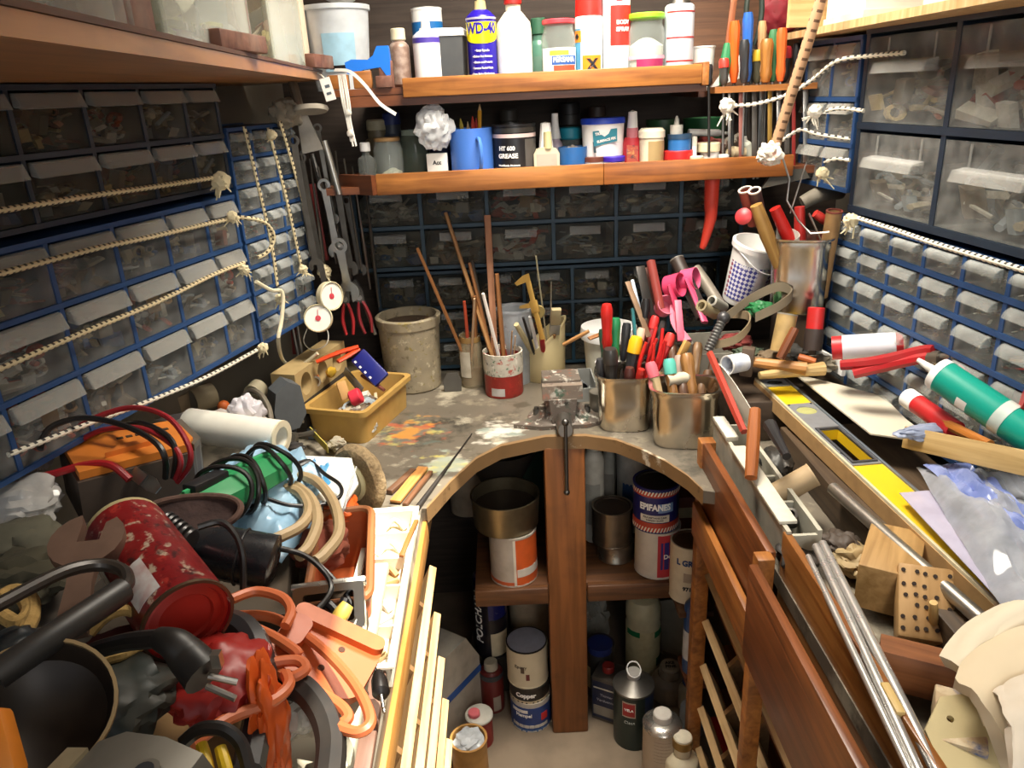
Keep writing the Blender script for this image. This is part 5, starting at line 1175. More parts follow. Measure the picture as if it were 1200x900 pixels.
# grey tray with a tube, cup, tub
t = thing('tray', 'open grey plastic tray with a dark plug inside right of the beaker', 'tray', T(F(684, 440, 1.78).x - .008, 1.80, BZ))
for nm, q in [('base', (-.032, .032, -.05, .05, 0, .003)), ('side', (-.034, -.031, -.05, .05, 0, .05)), ('side', (.031, .034, -.05, .05, 0, .05)), ('side', (-.031, .031, -.052, -.049, 0, .035)), ('side', (-.031, .031, .049, .052, 0, .05))]: obj(nm, MB().bb(*q), mat('8d8f8c', .45, 0, .2), t)
M = t.matrix_world.copy()
hollow('pipe_plug', 'short dark grey pipe piece lying in the grey tray', 'pipe', M @ V((-.01, .03, .022)) if False else (F(684, 440, 1.78).x - .02, 1.83, BZ + .022), (F(684, 440, 1.78).x - .004, 1.765, BZ + .03), .016, .004, mat('5d6062', .4))
M, r, h = fl(674, 736, 438, 366, BZ)
put('tub', 'white round tub with an overhanging lid behind the tool pots', 'tub', T(M.translation.x + .004, 1.895, BZ + .0005), [('body', MB().lathe([(0, 0), (r * .78, 0), (r * .90, h * .80), (0, h * .80)], 30), mat('dfdccb', .4, 0, .12)), ('lid', MB().lathe([(0, h * .78), (r * 1.0, h * .78), (r * 1.02, h * .86), (r * .98, h * .97), (r * .85, h * .93), (0, h * .93)], 32), PW)])
M, r, h = fl(686, 710, 436, 392, BZ)
t = put('yoghurt_cup', 'small white cup with a round blue and green picture, beside the steel pot', 'cup', T(M.translation.x, 1.752, BZ + .0005), [('body', MB().lathe([(0, 0), (r * .8, 0), (r, h), (r * 1.06, h), (r * 1.06, h + .002), (r * .94, h + .002), (r * .75, .003), (0, .003)], 26), PW), ('picture', band(r * .84, h * .18, h * .72, -120, -60, r1=r * .95, t=.0008), mat('3a7a98', .5, 0, .6, '3a8a5a', 80)), ('picture_rim', band(r * .98, h * .84, h * .95, -160, -40, r1=r, t=.0008), mat('3a4a5a', .5))])
slat('lolly_stick', 'small wooden peg lying over the picture cup', 'stick', F(690, 397, 1.735), F(703, 392, 1.75), .012, .004, STK[1])
# steel D-shaped bain-marie pots
def steelpot(name, label, cx, cy, z, w, d, h, rz, m):
    t = thing(name, label, 'steel pot', T(cx, cy, z) @ RZ(rz))
    def ring(w_, d_, zz, n=40):
        o = []
        for k in range(n):
            a = 2 * PI * k / n; c, s_ = math.cos(a), math.sin(a); e = 2 / 3.4
            o.append((math.copysign(abs(c) ** e, c) * w_ / 2, math.copysign(abs(s_) ** e, s_) * d_ / 2, zz))
        return o
    mb = MB(); prof = [(.86, .0, 0), (.90, .0, .006), (.94, 0, h * .5), (.955, 0, h * .84), (.985, 0, h * .87), (.99, 0, h * .955), (1.07, 0, h * .975), (1.08, 0, h), (.955, 0, h - .001), (.93, 0, h * .8), (.90, 0, .012)]
    n = 40; vs = []; fs = []
    for f_, _, zz in prof: vs += ring(w * f_, d * f_, zz)
    for i in range(len(prof) - 1):
        for k in range(n): k2 = (k + 1) % n; fs.append((i * n + k, i * n + k2, (i + 1) * n + k2, (i + 1) * n + k))
    fs.append(tuple(range(n - 1, -1, -1))); fs.append(tuple((len(prof) - 1) * n + k for k in range(n)))
    mb.add(vs, fs); obj('pot', mb, m, t)
    return t
SPOT = mat('cfc6b6', .2, 1, .10, '8f8272', 14)
PA = at(738, 508, z=BZ); PB = at(806, 528, z=BZ)
steelpot('steel_pot', 'left of two steel pots on the bench, packed with screwdrivers and red pliers', PA.x - .004, PA.y + .052, BZ + .0005, .126, .105, .130, -8, SPOT)
steelpot('steel_pot', 'right of two steel pots on the bench, packed with wooden handles', PB.x + .002, PB.y + .052, BZ + .0005, .142, .110, .130, -10, SPOT)
M, r, h = fl(683, 708, 460, 432, BZ)
put('tin', 'small dull steel tin half behind the left steel pot', 'tin', T(M.translation.x, 1.70, BZ + .0005), [('body', tinbody(.026, .045), mat('7d7a72', .35, .8, .3)), ('lid', MB().cyl(.024, .003, T(0, 0, .042), 24), mat('a8a296', .35, .7))])
ax, ay = PA.x - .004, PA.y + .052; bx, by = PB.x + .002, PB.y + .052
PZ = BZ + .02
REDH = mat('c6241f', .32, 0, .1); GRNH = mat('1d7a4a', .35); YELH = mat('e8b81f', .35, 0, .1)
driver('screwdriver with a bright red handle pointing up, leftmost in the left steel pot', F(711, 356, 1.62), (ax - .035, ay + .02, PZ), .0135, REDH, .11)
driver('green-topped screwdriver in the left steel pot', F(721, 372, 1.64), (ax - .022, ay + .01, PZ), .0125, GRNH, .10)
driver('black screwdriver with a yellow end cap in the left steel pot', F(746, 396, 1.62), (ax - .008, ay - .0, PZ), .0150, mat('2a2a2c', .4), .11, None, YELH)
driver('dark chrome-capped socket driver in front in the left steel pot', F(715, 410, 1.575), (ax - .03, ay - .02, PZ), .0165, mat('2e2c2a', .35), .10, None, mat('4a4846', .3, .6))
driver('red and white screwdriver behind the yellow cap', F(752, 386, 1.67), (ax + .004, ay + .02, PZ), .010, mat('b82a24', .35), .08, None, mat('e0b8a0', .4))
driver('dark ball-ended handle leaning left behind the red pliers', F(757, 352, 1.70), (ax + .03, ay + .02, PZ), [.0105][0], mat('4a4438', .45, .2, .3), .13, None, mat('2c2c2e', .3, .6))
def pliers(label, a, b, hm, spread=.012, r=.0058, name='pliers', cat='pliers', group=None, closed=False):
    """handles up at a, jaws down at b"""
    a, b = V(a), V(b); L = (b - a).length; Mx = fr(b, a - b)
    t = thing(name, label, cat, Mx, group); pv = L * .36
    for s_ in (-1, 1):
        obj('handle', MB().tube([(s_ * .004, 0, pv * 1.1), (s_ * spread * .9, 0, pv * 1.5), (s_ * spread * 1.25, 0, L * .75), (s_ * spread * .8, 0, L)], [r * .8, r, r * 1.05, r * .85], 8, None, 0, 4, False, .75), hm, t)
        obj('jaw', MB().prism([(0, 0), (s_ * .003, 0), (s_ * .012, pv * .6), (s_ * .011, pv), (s_ * .004, pv * 1.25), (0, pv * 1.1)][::s_], .008, RX(90) @ T(0, 0, -.004)), DSTEEL, t)
    obj('rivet', MB().cyl(.007, .011, T(0, .0055, pv * .9) @ RX(90), 14), STEEL, t)
    return t
pliers('red-handled pliers handles-up at the front of the left steel pot', F(762, 402, 1.60), (ax + .018, ay - .02, PZ), REDH, .011)
pliers('glossy red pliers leaning right at the front of the left steel pot', F(775, 398, 1.62), (ax + .03, ay - .005, PZ), mat('b01a1c', .3), .012)
pliers('small red snips between the two steel pots', F(773, 384, 1.68), (ax + .045, ay + .02, PZ), mat('d02a2a', .32), .009)
for k, (dx, dy, tx, ty, ty2, r_, hc, cc, lab) in enumerate([
    (-.045, .0, 703, 420, 1.60, .011, '3a3a3c', None, 'small black driver at the far left rim of the left steel pot'), (-.012, .03, 735, 378, 1.68, .011, '24262a', None, 'tall black driver behind the green-topped one'),
    (.0, -.03, 738, 430, 1.57, .012, '4a2420', None, 'stubby dark red handle low in front in the left steel pot'), (.012, .03, 768, 372, 1.70, .011, '8a1c20', 'c83030', 'dark red driver behind the small red snips'),
    (.012, -.02, 752, 432, 1.57, .010, 'b0281f', None, 'short red handle right of the yellow-capped one'), (.035, .01, 787, 392, 1.66, .012, 'a81a1e', 'd83a34', 'glossy red-capped handle under the pink scoops'),
    (.025, .03, 778, 376, 1.70, .010, '2c2a2a', None, 'dark handle among the red ones'), (-.03, .035, 706, 385, 1.68, .010, '2a4a3a', None, 'dark green handle behind the bright red screwdriver')]):
    driver(lab, F(tx, ty, ty2), (ax + dx, ay + dy, PZ), r_, mat(hc, .35, 0, .15), .09, None, mat(cc, .35) if cc else None)
for k, (dx, dy, tx, ty, ty2, r_, hc, lab) in enumerate([
    (-.04, .02, 772, 436, 1.60, .011, '8a6a48', 'brown handle between pink and turquoise caps'), (.0, -.03, 800, 448, 1.55, .012, '5a4030', 'short brown handle low in front in the right steel pot'), (.02, .03, 818, 402, 1.66, .012, '9a7a54', 'tan handle behind the worn wooden one'),
    (.04, .025, 838, 420, 1.64, .011, '3c342c', 'dark handle at the back right of the right steel pot'), (.035, -.02, 822, 446, 1.56, .011, '7a5a3a', 'short tan-brown handle at the right rim'), (-.015, .03, 788, 404, 1.66, .011, '6a4a34', 'brown handle behind the tan clip')]):
    driver(lab, F(tx, ty, ty2), (bx + dx, by + dy, PZ), r_, wood(hc, '4a3020', 'z', .45), .09, None, None, 'tool handle', 'chisel')
# scoops
PINK = mat('cc3f63', .38, 0, .15, '8a2a40', 14)
def scoop(label, cup, hend, r, h, m, axis):
    cup = V(cup); t = thing('measuring_scoop', label, 'scoop', fr(cup, axis))
    obj('cup', MB().lathe([(0, 0), (r * .9, 0), (r, h), (r * .93, h), (r * .82, .003), (0, .003)], 26), m, t)
    iv = t.matrix_world.inverted(); he = iv @ V(hend)
    obj('handle', MB().tube([(r * .95 if he.x > 0 else -r * .95, 0, h * .6), he * .5 + V((0, 0, h * .2)), he], [.010, .012, .012], 8, None, 0, 4, False, .5), m, t)
    return t
scoop('large pink measuring scoop lying open-end right above the steel pots', F(782, 336, 1.74), F(800, 400, 1.66), .028, .036, PINK, (.75, -.6, .25))
scoop('second pink scoop with its round mouth turned to the right', F(800, 328, 1.76), F(826, 378, 1.68), .026, .034, mat('d6527a', .38, 0, .1), (.8, -.55, .2))
scoop('pale pink scoop low between the pots with a worn wooden handle', F(776, 362, 1.72), F(806, 400, 1.62), .023, .03, mat('d87a90', .4, 0, .2), (.2, -.7, .5))
slat('hand_tool', 'pink and bare-wood flat handle in front of the scoops', 'handle', F(798, 400, 1.62), F(794, 352, 1.68), .016, .008, splat('c85a72', ['d8c0a0', 'b8405c'], .5, 14))
hollow('tube', 'upright brown-red plastic tube behind the scoops', 'tube', F(774, 362, 1.70), F(762, 304, 1.74), .0105, .009, mat('8a3a34', .4, 0, .2))
hollow('tube', 'dark brown open pipe leaning left above the scoops', 'tube', F(824, 372, 1.70), F(793, 304, 1.80), .017, .004, mat('2f2622', .45), rim=mat('6a665e', .4))
slat('blade', 'dark flat steel plate standing left of the scoops', 'plate', F(762, 370, 1.70), F(750, 312, 1.75), .022, .005, mat('3a3836', .35, .6, .3), 10)
slat('blade', 'second dark plate edged in copper beside the first', 'plate', F(768, 372, 1.71), F(756, 314, 1.765), .012, .006, mat('5a3a34', .35, .5, .3), 10)
stick('rod', 'grey round-ended bar leaning by the white bucket', 'bar', F(846, 362, 1.74), F(815, 314, 1.82), [.014, .0145, .0145, .012], mat('7d766a', .5, .2, .3), 14)
stick('rod', 'teal flat bar rising from behind the left steel pot', 'bar', F(745, 400, 1.66), F(741, 362, 1.70), .009, mat('2f6a70', .4), 8, .5)
slat('file', 'rusty flat file leaning left of the dark plates', 'file', F(760, 395, 1.66), F(735, 330, 1.72), .013, .005, mat('8a7058', .5, .4, .5, '4a3426'), 15)
slat('file', 'blue-grey thin file behind the rusty file', 'file', F(756, 390, 1.68), F(741, 328, 1.745), .008, .004, mat('8a94a0', .4, .7), 0)
hollow('pipe_end', 'short beige pipe elbow right of the pink scoops', 'pipe', F(838, 368, 1.66), F(822, 358, 1.63), .013, .004, mat('a89a78', .5), rim=mat('8a7d60', .5))
hollow('pipe_end', 'short grey pipe end lying right of the beige elbow', 'pipe', F(848, 360, 1.68), F(834, 352, 1.64), .012, .004, mat('9a978c', .45))
# wooden handles in the right pot
WH = wood('a5794a', '7a5228', 'z', .4)
for k, (tx, ty, ty2, dx, dy, r_, m, cm, lab) in enumerate([
    (804, 414, 1.58, .03, -.01, .0155, WH, None, 'worn wooden tool handle leaning left in the right steel pot'),
    (762, 426, 1.56, -.03, .0, .0125, mat('b8a078', .5), mat('e06a78', .4), 'handle with a pink cap at the left of the right steel pot'),
    (784, 422, 1.565, -.012, .0, .0135, WH, mat('5ab8a8', .4), 'handle with a turquoise cap in the right steel pot'),
    (796, 416, 1.60, .0, .02, .0125, mat('a8968a', .5), None, 'pinkish-grey wooden handle behind the worn one'),
    (830, 434, 1.585, .045, .0, .0125, mat('6a4a30', .5), None, 'short dark wooden handle at the right of the right steel pot')]):
    driver(lab, F(tx, ty, ty2), (bx + dx, by + dy, PZ), r_, m, .10, None, cm, 'tool handle', 'chisel')
hollow('ferrule', 'white ringed tube lying in front in the right steel pot', 'tube', F(782, 446, 1.545), F(806, 442, 1.555), .0135, .003, mat('c8bda6', .45), rim=mat('8a7d68', .5))
slat('clothes_peg', 'tan wooden clip standing on the pliers', 'peg', F(797, 418, 1.60), F(806, 400, 1.61), .018, .010, wood('c9a060', 'a67c40', 'z', .5), 30)
# vise
VM = splat('6f655c', ['3a5a4a', 'd8d4c8', '8a5a48', '2e2a26', 'e4e0d4'], .45, 50, .2, .08)
vp = at(661, 505, z=BZ)
t = thing('bench_vise', 'small paint-spattered bench vise clamped at the middle of the curved edge', 'vise', T(vp.x, vp.y + .070, BZ + .0005) @ SC(1.33))
obj('base', MB().lathe([(0, 0), (.058, 0), (.060, .006), (.045, .014), (.040, .022), (0, .022)], 30, SC(1, .8, 1)), VM, t)
for s_ in (-1, 1): obj('bolt', MB().cyl(.006, .010, T(s_ * .044, -.004, .012), 6).cyl(.004, .014, T(s_ * .044, -.004, .012), 8), DSTEEL, t)
obj('lug', MB().prism([(-.085, -.02), (-.04, -.035), (.04, -.035), (.07, -.02), (.05, .01), (-.05, .01)], .007, T(0, -.012, 0)), VM, t)
obj('body', MB().prism([(-.030, 0), (.030, 0), (.026, .018), (.020, .028), (.024, .046), (.032, .052), (.032, .068), (-.032, .068), (-.032, .052), (-.024, .046), (-.020, .028), (-.026, .018)], .055, T(0, .032, .012) @ RX(90)), VM, t)
obj('jaw', MB().bb(-.034, .034, -.010, .004, .060, .076, None, .002), DSTEEL, t)
obj('sliding_jaw', MB().prism([(-.034, .050), (.034, .050), (.034, .076), (-.034, .076), (-.034, .062)], .018, T(0, -.020, 0) @ RX(90)), splat('8a7d70', ['d8d4c8', '3a6a54', 'b07a68', '5a4a40'], .45, 45, .1, .09), t)
obj('neck', MB().prism([(-.018, .0), (.018, .0), (.024, .05), (-.024, .05)], .030, T(0, -.012, .002) @ RX(90)), VM, t)
obj('screw_head', MB().cyl(.014, .05, T(0, -.088, .016) @ RX(-90), 18, 0, None, .002), STEEL, t)
obj('handle_bar', MB().cyl(.0036, .125, T(0, -.086, -.10), 10).ball(.0055, T(0, -.086, -.10), 10).ball(.0065, T(0, -.086, .03), 10), DSTEEL, t)
# paint drips etc on bench: flat offcuts
for k, (a, b, w, th, m, lab) in enumerate([((463, 588), (496, 548), .022, .006, wood('c0884c', '9c6a34', 'z', .5), 'light-brown wooden strip on the bench by the buffing wheel'), ((456, 577), (485, 551), .014, .010, wood('6a4a34', '4a3222', 'z', .5), 'darker brown strip left of the light strip on the bench'), ((474, 592), (505, 553), .010, .008, wood('7a5236', '553722', 'z', .5), 'thin brown strip right of the light strip on the bench')]):
    A, B = at(*a, z=BZ + .006), at(*b, z=BZ + .006)
    slat('wood_strip', lab, 'wood strip', A, B, w, th, m, 90 if False else 0)
A, B = at(488, 597, z=BZ + .004), at(553, 508, z=BZ + .004)
stick('rod', 'thin black rod lying along the curved bench edge', 'rod', A, B, [.006, .004, .0018, .001], mat('1f1b18', .6))
# ------------------------------------------------------------------ right back corner
# white bucket with a checked paper label, tipped towards the aisle
t = thing('bucket', 'white plastic bucket with a blue and red chequered label, tipped in the right corner', 'bucket', fr(at(868, 352, y=1.80), V((.17, -.20, .95)), (1, .3, 0)))
r, h = .058, .150
obj('body', MB().lathe([(0, 0), (r * .76, 0), (r * .78, .004), (r * .96, h * .90), (r * 1.04, h * .90), (r * 1.06, h * .985), (r * 1.0, h), (r * .95, h), (r * .74, .006), (0, .006)], 36), PW, t)
def chequer(c0, c1, c2, su=90):
    key = ('q', c0, c1, c2)
    if key in MATS: return MATS[key]
    m, nt, b = _new('chequer'); N, L = nt.nodes, nt.links
    tc = N.new('ShaderNodeTexCoord'); sp = N.new('ShaderNodeSeparateXYZ'); L.new(tc.outputs['Object'], sp.inputs[0])
    at_ = N.new('ShaderNodeMath'); at_.operation = 'ARCTAN2'; L.new(sp.outputs[1], at_.inputs[0]); L.new(sp.outputs[0], at_.inputs[1])
    ml = N.new('ShaderNodeMath'); ml.operation = 'MULTIPLY'; ml.inputs[1].default_value = .055; L.new(at_.outputs[0], ml.inputs[0])
    a1 = N.new('ShaderNodeMath'); a1.operation = 'ADD'; L.new(ml.outputs[0], a1.inputs[0]); L.new(sp.outputs[2], a1.inputs[1])
    s1 = N.new('ShaderNodeMath'); s1.operation = 'SUBTRACT'; L.new(ml.outputs[0], s1.inputs[0]); L.new(sp.outputs[2], s1.inputs[1])
    cb2 = N.new('ShaderNodeCombineXYZ'); L.new(a1.outputs[0], cb2.inputs[0]); L.new(s1.outputs[0], cb2.inputs[1])
    ck = N.new('ShaderNodeTexChecker'); ck.inputs['Scale'].default_value = su; ck.inputs[1].default_value = lin(c0); ck.inputs[2].default_value = lin(c1); L.new(cb2.outputs[0], ck.inputs[0])
    mr = N.new('ShaderNodeMapRange'); mr.inputs[1].default_value = -.075; mr.inputs[2].default_value = -.055; L.new(ml.outputs[0], mr.inputs[0])
    ck2 = N.new('ShaderNodeTexChecker'); ck2.inputs['Scale'].default_value = su; ck2.inputs[1].default_value = lin(c2); ck2.inputs[2].default_value = lin(c1); L.new(cb2.outputs[0], ck2.inputs[0])
    mx = N.new('ShaderNodeMix'); mx.data_type = 'RGBA'; L.new(mr.outputs[0], mx.inputs[0]); L.new(ck.outputs[0], mx.inputs[6]); L.new(ck2.outputs[0], mx.inputs[7]); L.new(mx.outputs[2], b.inputs[0])
    MATS[key] = m; return m
obj('label', band(r * .80, h * .10, h * .70, -190, -10, r1=r * .91, t=.0008), chequer('4a4a9a', 'e4e2ec', '8a2a4a'), t)
obj('label_panel', band(r * .80, h * .12, h * .66, -108, -78, r1=r * .90, t=.0014), mat('e8dede', .5, 0, .3, 'c87a7a', 60), t)
obj('barcode', band(r * .83, h * .14, h * .28, -96, -84, r1=r * .845, t=.0016), mat('5a5860', .5), t)
mb = MB().tube([(r * 1.04, 0, h * .95), (r * 1.2, -.05, h * 1.0), (r * .9, -.085, h * .92), (.0, -.09, h * .80), (-r * .3, -.075, h * .83)], .0016, 6, None, 0, 6)
obj('bail', MB().tube([(-r * 1.05, 0, h * .93), (-r * .6, -r * 1.1, h * .74), (r * .2, -r * 1.35, h * .70), (r * .9, -r * .8, h * .82), (r * 1.05, 0, h * .93)], .0016, 6, None, 0, 6), PW, t)
# things the bucket stands on: stacked crate
solo('crate', 'dusty white plastic crate under the white bucket, right corner', 'crate', MB().prism([(-.07, -.09), (.08, -.09), (.08, .09), (-.07, .09)], .10, None, 0, [[(-.064, -.084), (-.064, .084), (.074, .084), (.074, -.084)]]), mat('b9b4a6', .5, 0, .3), T(at(868, 352, y=1.80).x - .03, 1.86, BZ + .0005))
# steel pot in the corner with red handled tools
CX_ = at(935, 352, y=1.62)
steelpot('steel_pot', 'tall steel pot in the right corner holding red-handled tools and pipes', CX_.x + .012, 1.66, CX_.z - .03, .125, .12, .165, -20, mat('cfc8bc', .18, 1, .08, '8f8272', 14))
solo('crate', 'dark wooden crate under the tall corner steel pot', 'crate', MB().bb(-.05, .05, -.045, .045, 0, CX_.z - .03 - BZ - .001, None, .003), wood('4a3a2a', '33271b', 'z', .6), T(CX_.x + .012, 1.66, BZ + .0005) @ RZ(-20))
solo('plastic_sheet', 'milky plastic sheet tucked between white bucket and corner pot', 'plastic sheet', MB().sheet(lambda u, v: (.05 * math.sin(u * 2.2), -.03 * u + .012 * math.sin(v * 5), v * .19 - .03 * u), 12, 12, .0015), clear('d6d4c8', .75, .3, .2), T(at(903, 345, y=1.70).x, 1.69, CX_.z - .03) @ RZ(-25))
zc = CX_.z + .02
def C(px, py, y): return at(px, py, y=y)
pz0 = V((CX_.x + .012, 1.66, CX_.z + .0))
stick('hand_tool', 'fat red rubber tool handle leaning left over the corner pot', 'handle', pz0 + V((.03, .0, .02)), C(908, 244, 1.66), [.012, .0135, .0145, .0125], REDH, 12)
stick('hand_tool', 'second red rubber handle upright in the corner pot', 'handle', pz0 + V((.02, .03, .0)), C(937, 242, 1.70), [.011, .012, .013, .011], mat('b82a26', .35), 12)
stick('hand_tool', 'small red lever handle at the right of the corner pot', 'handle', C(972, 262, 1.66), C(955, 250, 1.66), .010, mat('c83a32', .4), 12)
hollow('copper_pipe', 'fat copper-brown pipe standing at the right of the corner pot', 'pipe', pz0 + V((.048, -.01, 0)), C(978, 247, 1.62), .0165, .003, mat('b08a5c', .45, .3, .35), rim=mat('7a3a30', .4))
hollow('copper_pipe', 'short pale-rimmed red pipe, left of a twin pair at the top of the corner pile', 'pipe', C(884, 262, 1.70), C(873, 222, 1.68), .0145, .003, mat('9a4a3a', .45), rim=mat('d8c8b8', .4))
hollow('copper_pipe', 'short pale-rimmed dark pipe, right of the twin pair', 'pipe', C(893, 264, 1.69), C(884, 223, 1.66), .0135, .003, mat('4a3434', .45), rim=mat('d8ccc0', .4))
stick('hand_tool', 'yellow-brown wooden handle below the twin pipes', 'handle', pz0 + V((-.03, -.02, .02)), C(886, 240, 1.64), [.010, .012, .016, .013], wood('b08a4c', '8a6430', 'z', .4), 12)
solo('disc_knob', 'red round knob at the left of the corner pile', 'knob', MB().lathe([(0, 0), (.016, 0), (.018, .006), (.010, .012), (0, .013)], 22), mat('c03a40', .4), fr(C(872, 254, 1.66), V((-.5, -.8, .3))))
mb = MB().tube([C(915, 178, 1.66), C(925, 210, 1.66), C(922, 235, 1.66), C(935, 258, 1.64), C(950, 274, 1.62), C(972, 272, 1.60)], .0022, 6)
solo('wire_hook', 'bent steel wire with kinks rising from the corner pot', 'wire', mb, STEEL)
stick('wire', 'straight thin steel wire behind the bent wire', 'wire', C(926, 250, 1.72), C(945, 190, 1.74), .0018, STEEL, 6)
stick('wire', 'short bright steel rod between the red handles', 'wire', C(948, 250, 1.66), C(962, 282, 1.64), .0025, STEEL, 6)
solo('corrugated_hose', 'grey corrugated hose behind the corner pot', 'hose', MB().tube([C(940, 238, 1.78), C(960, 228, 1.78), C(985, 224, 1.80)], [.016, .018, .018], 12, None, 0, 8), mat('7d7668', .6, 0, .3))
solo('grey_scoop', 'grey wedge of metal under the shelf end behind the twin pipes', 'scraper', MB().prism([(-.05, 0), (.06, .008), (.05, .03), (-.02, .035)], .02, fr(C(915, 218, 1.80), V((0, -1, .2)), (1, 0, .1))), mat('4c4a44', .5, .4, .3))
# red horn hanging below the shelf
solo('red_horn', 'red tapering plastic nozzle hanging below the lower shelf', 'nozzle', MB().tube([(0, 0, 0), (0, 0, -.06), (.0, 0, -.10), (-.012, 0, -.155), (-.018, 0, -.17)], [.018, .0165, .014, .009, .006], 14, None, 0, 4), mat('cf3e2c', .42, 0, .1), T(at(840, 213, y=1.80).x, 1.84, 1.367))
# leather straps, green gloves
LEA = mat('6a5f4c', .7, 0, .4, '3c3428', 20)
mb = MB().tube([C(852, 372, 1.62), C(880, 345, 1.64), C(912, 330, 1.62), C(925, 334, 1.60), C(916, 348, 1.59), C(890, 358, 1.60), C(866, 372, 1.60)], .011, 8, None, 0, 6, False, .18, (0, .2, 1))
mb.v = [tuple(p) for p in mb.v]
def strap(name, label, pts, w, th, m, up=(0, 0, 1)):
    """flat band standing on edge along a path"""
    mb = MB(); P = []
    pts = [V(p) for p in pts]; N = len(pts)
    for i in range(N - 1):
        g = lambda j: pts[max(0, min(N - 1, j))]
        for k in range(6):
            t_ = k / 6; p0, p1, p2, p3 = g(i - 1), g(i), g(i + 1), g(i + 2)
            P.append(0.5 * ((2 * p1) + (p2 - p0) * t_ + (2 * p0 - 5 * p1 + 4 * p2 - p3) * t_ * t_ + (3 * p1 - p0 - 3 * p2 + p3) * t_ ** 3))
    P.append(pts[-1]); U = V(up).normalized() * w / 2
    K = len(P) - 1
    return solo(name, label, 'strap', MB().sheet(lambda u, v: P[round(u * K)] + U * (2 * v - 1), K, 3, th), m)
strap('leather_strap', 'grey-brown leather belt looped over the tools in the right corner', [C(848, 374, 1.60), C(880, 350, 1.62), C(912, 336, 1.62), C(928, 344, 1.60), C(914, 358, 1.58), C(885, 372, 1.58)], .020, .003, LEA, (0, .25, 1))
strap('leather_strap', 'lower loop of brown leather belt beside the grey spring handle', [C(838, 404, 1.56), C(862, 398, 1.55), C(878, 382, 1.57), C(876, 370, 1.60), C(858, 368, 1.63)], .018, .003, mat('7a6a50', .7, 0, .4, '3c3428', 20), (0, .25, 1))
bag('work_glove', 'green rubber glove crushed between the leather straps', C(890, 362, 1.62), (.030, .03, .018), mat('1d6a3a', .45, 0, .2), 12, .35, 'glove')
t = thing('ribbed_tool', 'grey ribbed metal handle with a ball end before the leather straps', 'handle', fr(C(829, 412, 1.55), C(850, 368, 1.58) - C(829, 412, 1.55)))
L = (C(850, 368, 1.58) - C(829, 412, 1.55)).length
obj('grip', MB().lathe([(0, 0), (.009, .002)] + [(.0105 if k % 2 else .0085, .006 + k * (L * .72) / 18) for k in range(19)] + [(.008, L * .78), (0, L * .78)], 14), mat('5e5e5c', .4, .5, .2), t)
obj('ball', MB().ball(.014, T(0, 0, L * .9), 16), mat('4a4a4c', .35, .5, .2), t)
# cylinders on end
hollow('cork_pipe', 'tan pipe with a dark bore standing behind the hammer head', 'pipe', C(914, 412, 1.53), C(923, 368, 1.55), .0205, .005, mat('b09460', .5, 0, .5, '5a4a30', 40), rim=mat('8a8478', .4))
hollow('red_bore_pipe', 'dark pipe with a bright red bore at the far right of the corner', 'pipe', C(952, 410, 1.54), C(957, 360, 1.56), .0175, .0035, mat('c02424', .4))
obj('sleeve', MB().pipe(.0192, .0006, .045), mat('3a302c', .5), bpy.data.objects['red_bore_pipe'])
stick('wooden_handle', 'reddish-brown wooden handle leaning beside the tan pipe', 'handle', C(914, 420, 1.48), C(932, 385, 1.50), .010, wood('7a4426', '5a3018', 'z', .4))  # wooden tool handle
t = thing('hammer', 'hammer with a dark block head and tan handle lying left of the yellow level', 'hammer', fr(C(945, 432, 1.48), C(880, 424, 1.52) - C(945, 432, 1.48)))
L = (C(945, 432, 1.48) - C(880, 424, 1.52)).length
obj('handle', MB().tube([(0, 0, 0), (0, 0, L * .4), (0, 0, L * .95)], [.0135, .012, .010], 10, None, 0, 3), wood('c08a50', '9a6a34', 'z', .45), t)
obj('head', MB().box((.024, .062, .026), T(0, 0, L * .95), .003), mat('6a5a4c', .5, .4, .4), t)
stick('branch', 'pale stripped branch lying behind the end of the yellow level', 'branch', C(890, 440, 1.49), C(965, 432, 1.50), [.008, .010, .012, .015], wood('c8ac78', 'a88a54', 'z', .6, 1, .3), 10)
stick('wooden_handle', 'short orange-brown handle behind the pale branch', 'handle', C(936, 418, 1.54), C(956, 424, 1.52), .008, mat('b4622e', .45, 0, .2), 10)  # short tool handle
hollow('paper_cup', 'blue and white paper cup lying on its side left of the hammer', 'cup', C(872, 424, 1.52), C(852, 428, 1.50), .020, .0015, mat('dfe3ea', .5, 0, .5, '2a62b0', 45), rim=PW)
stick('red_bar', 'long red steel bar sloping down in front of the white cloth', 'bar', C(832, 414, 1.52), C(872, 506, 1.30), .0085, mat('a83a2c', .4, .2, .4, '5a4038', 25), 6)
solo('white_cloth', 'creased white paper hanging behind the red bar', 'paper', MB().sheet(lambda u, v: C(832 + 50 * u, 420 + 66 * u - 10 * math.sin(u * 3), 1.50 - .14 * u) + V((.02 * v, .03 * math.sin(v * 3 + u * 4), -.09 * v * (.4 + u))), 12, 8, .0012), mat('d9d4c8', .7, 0, .2))
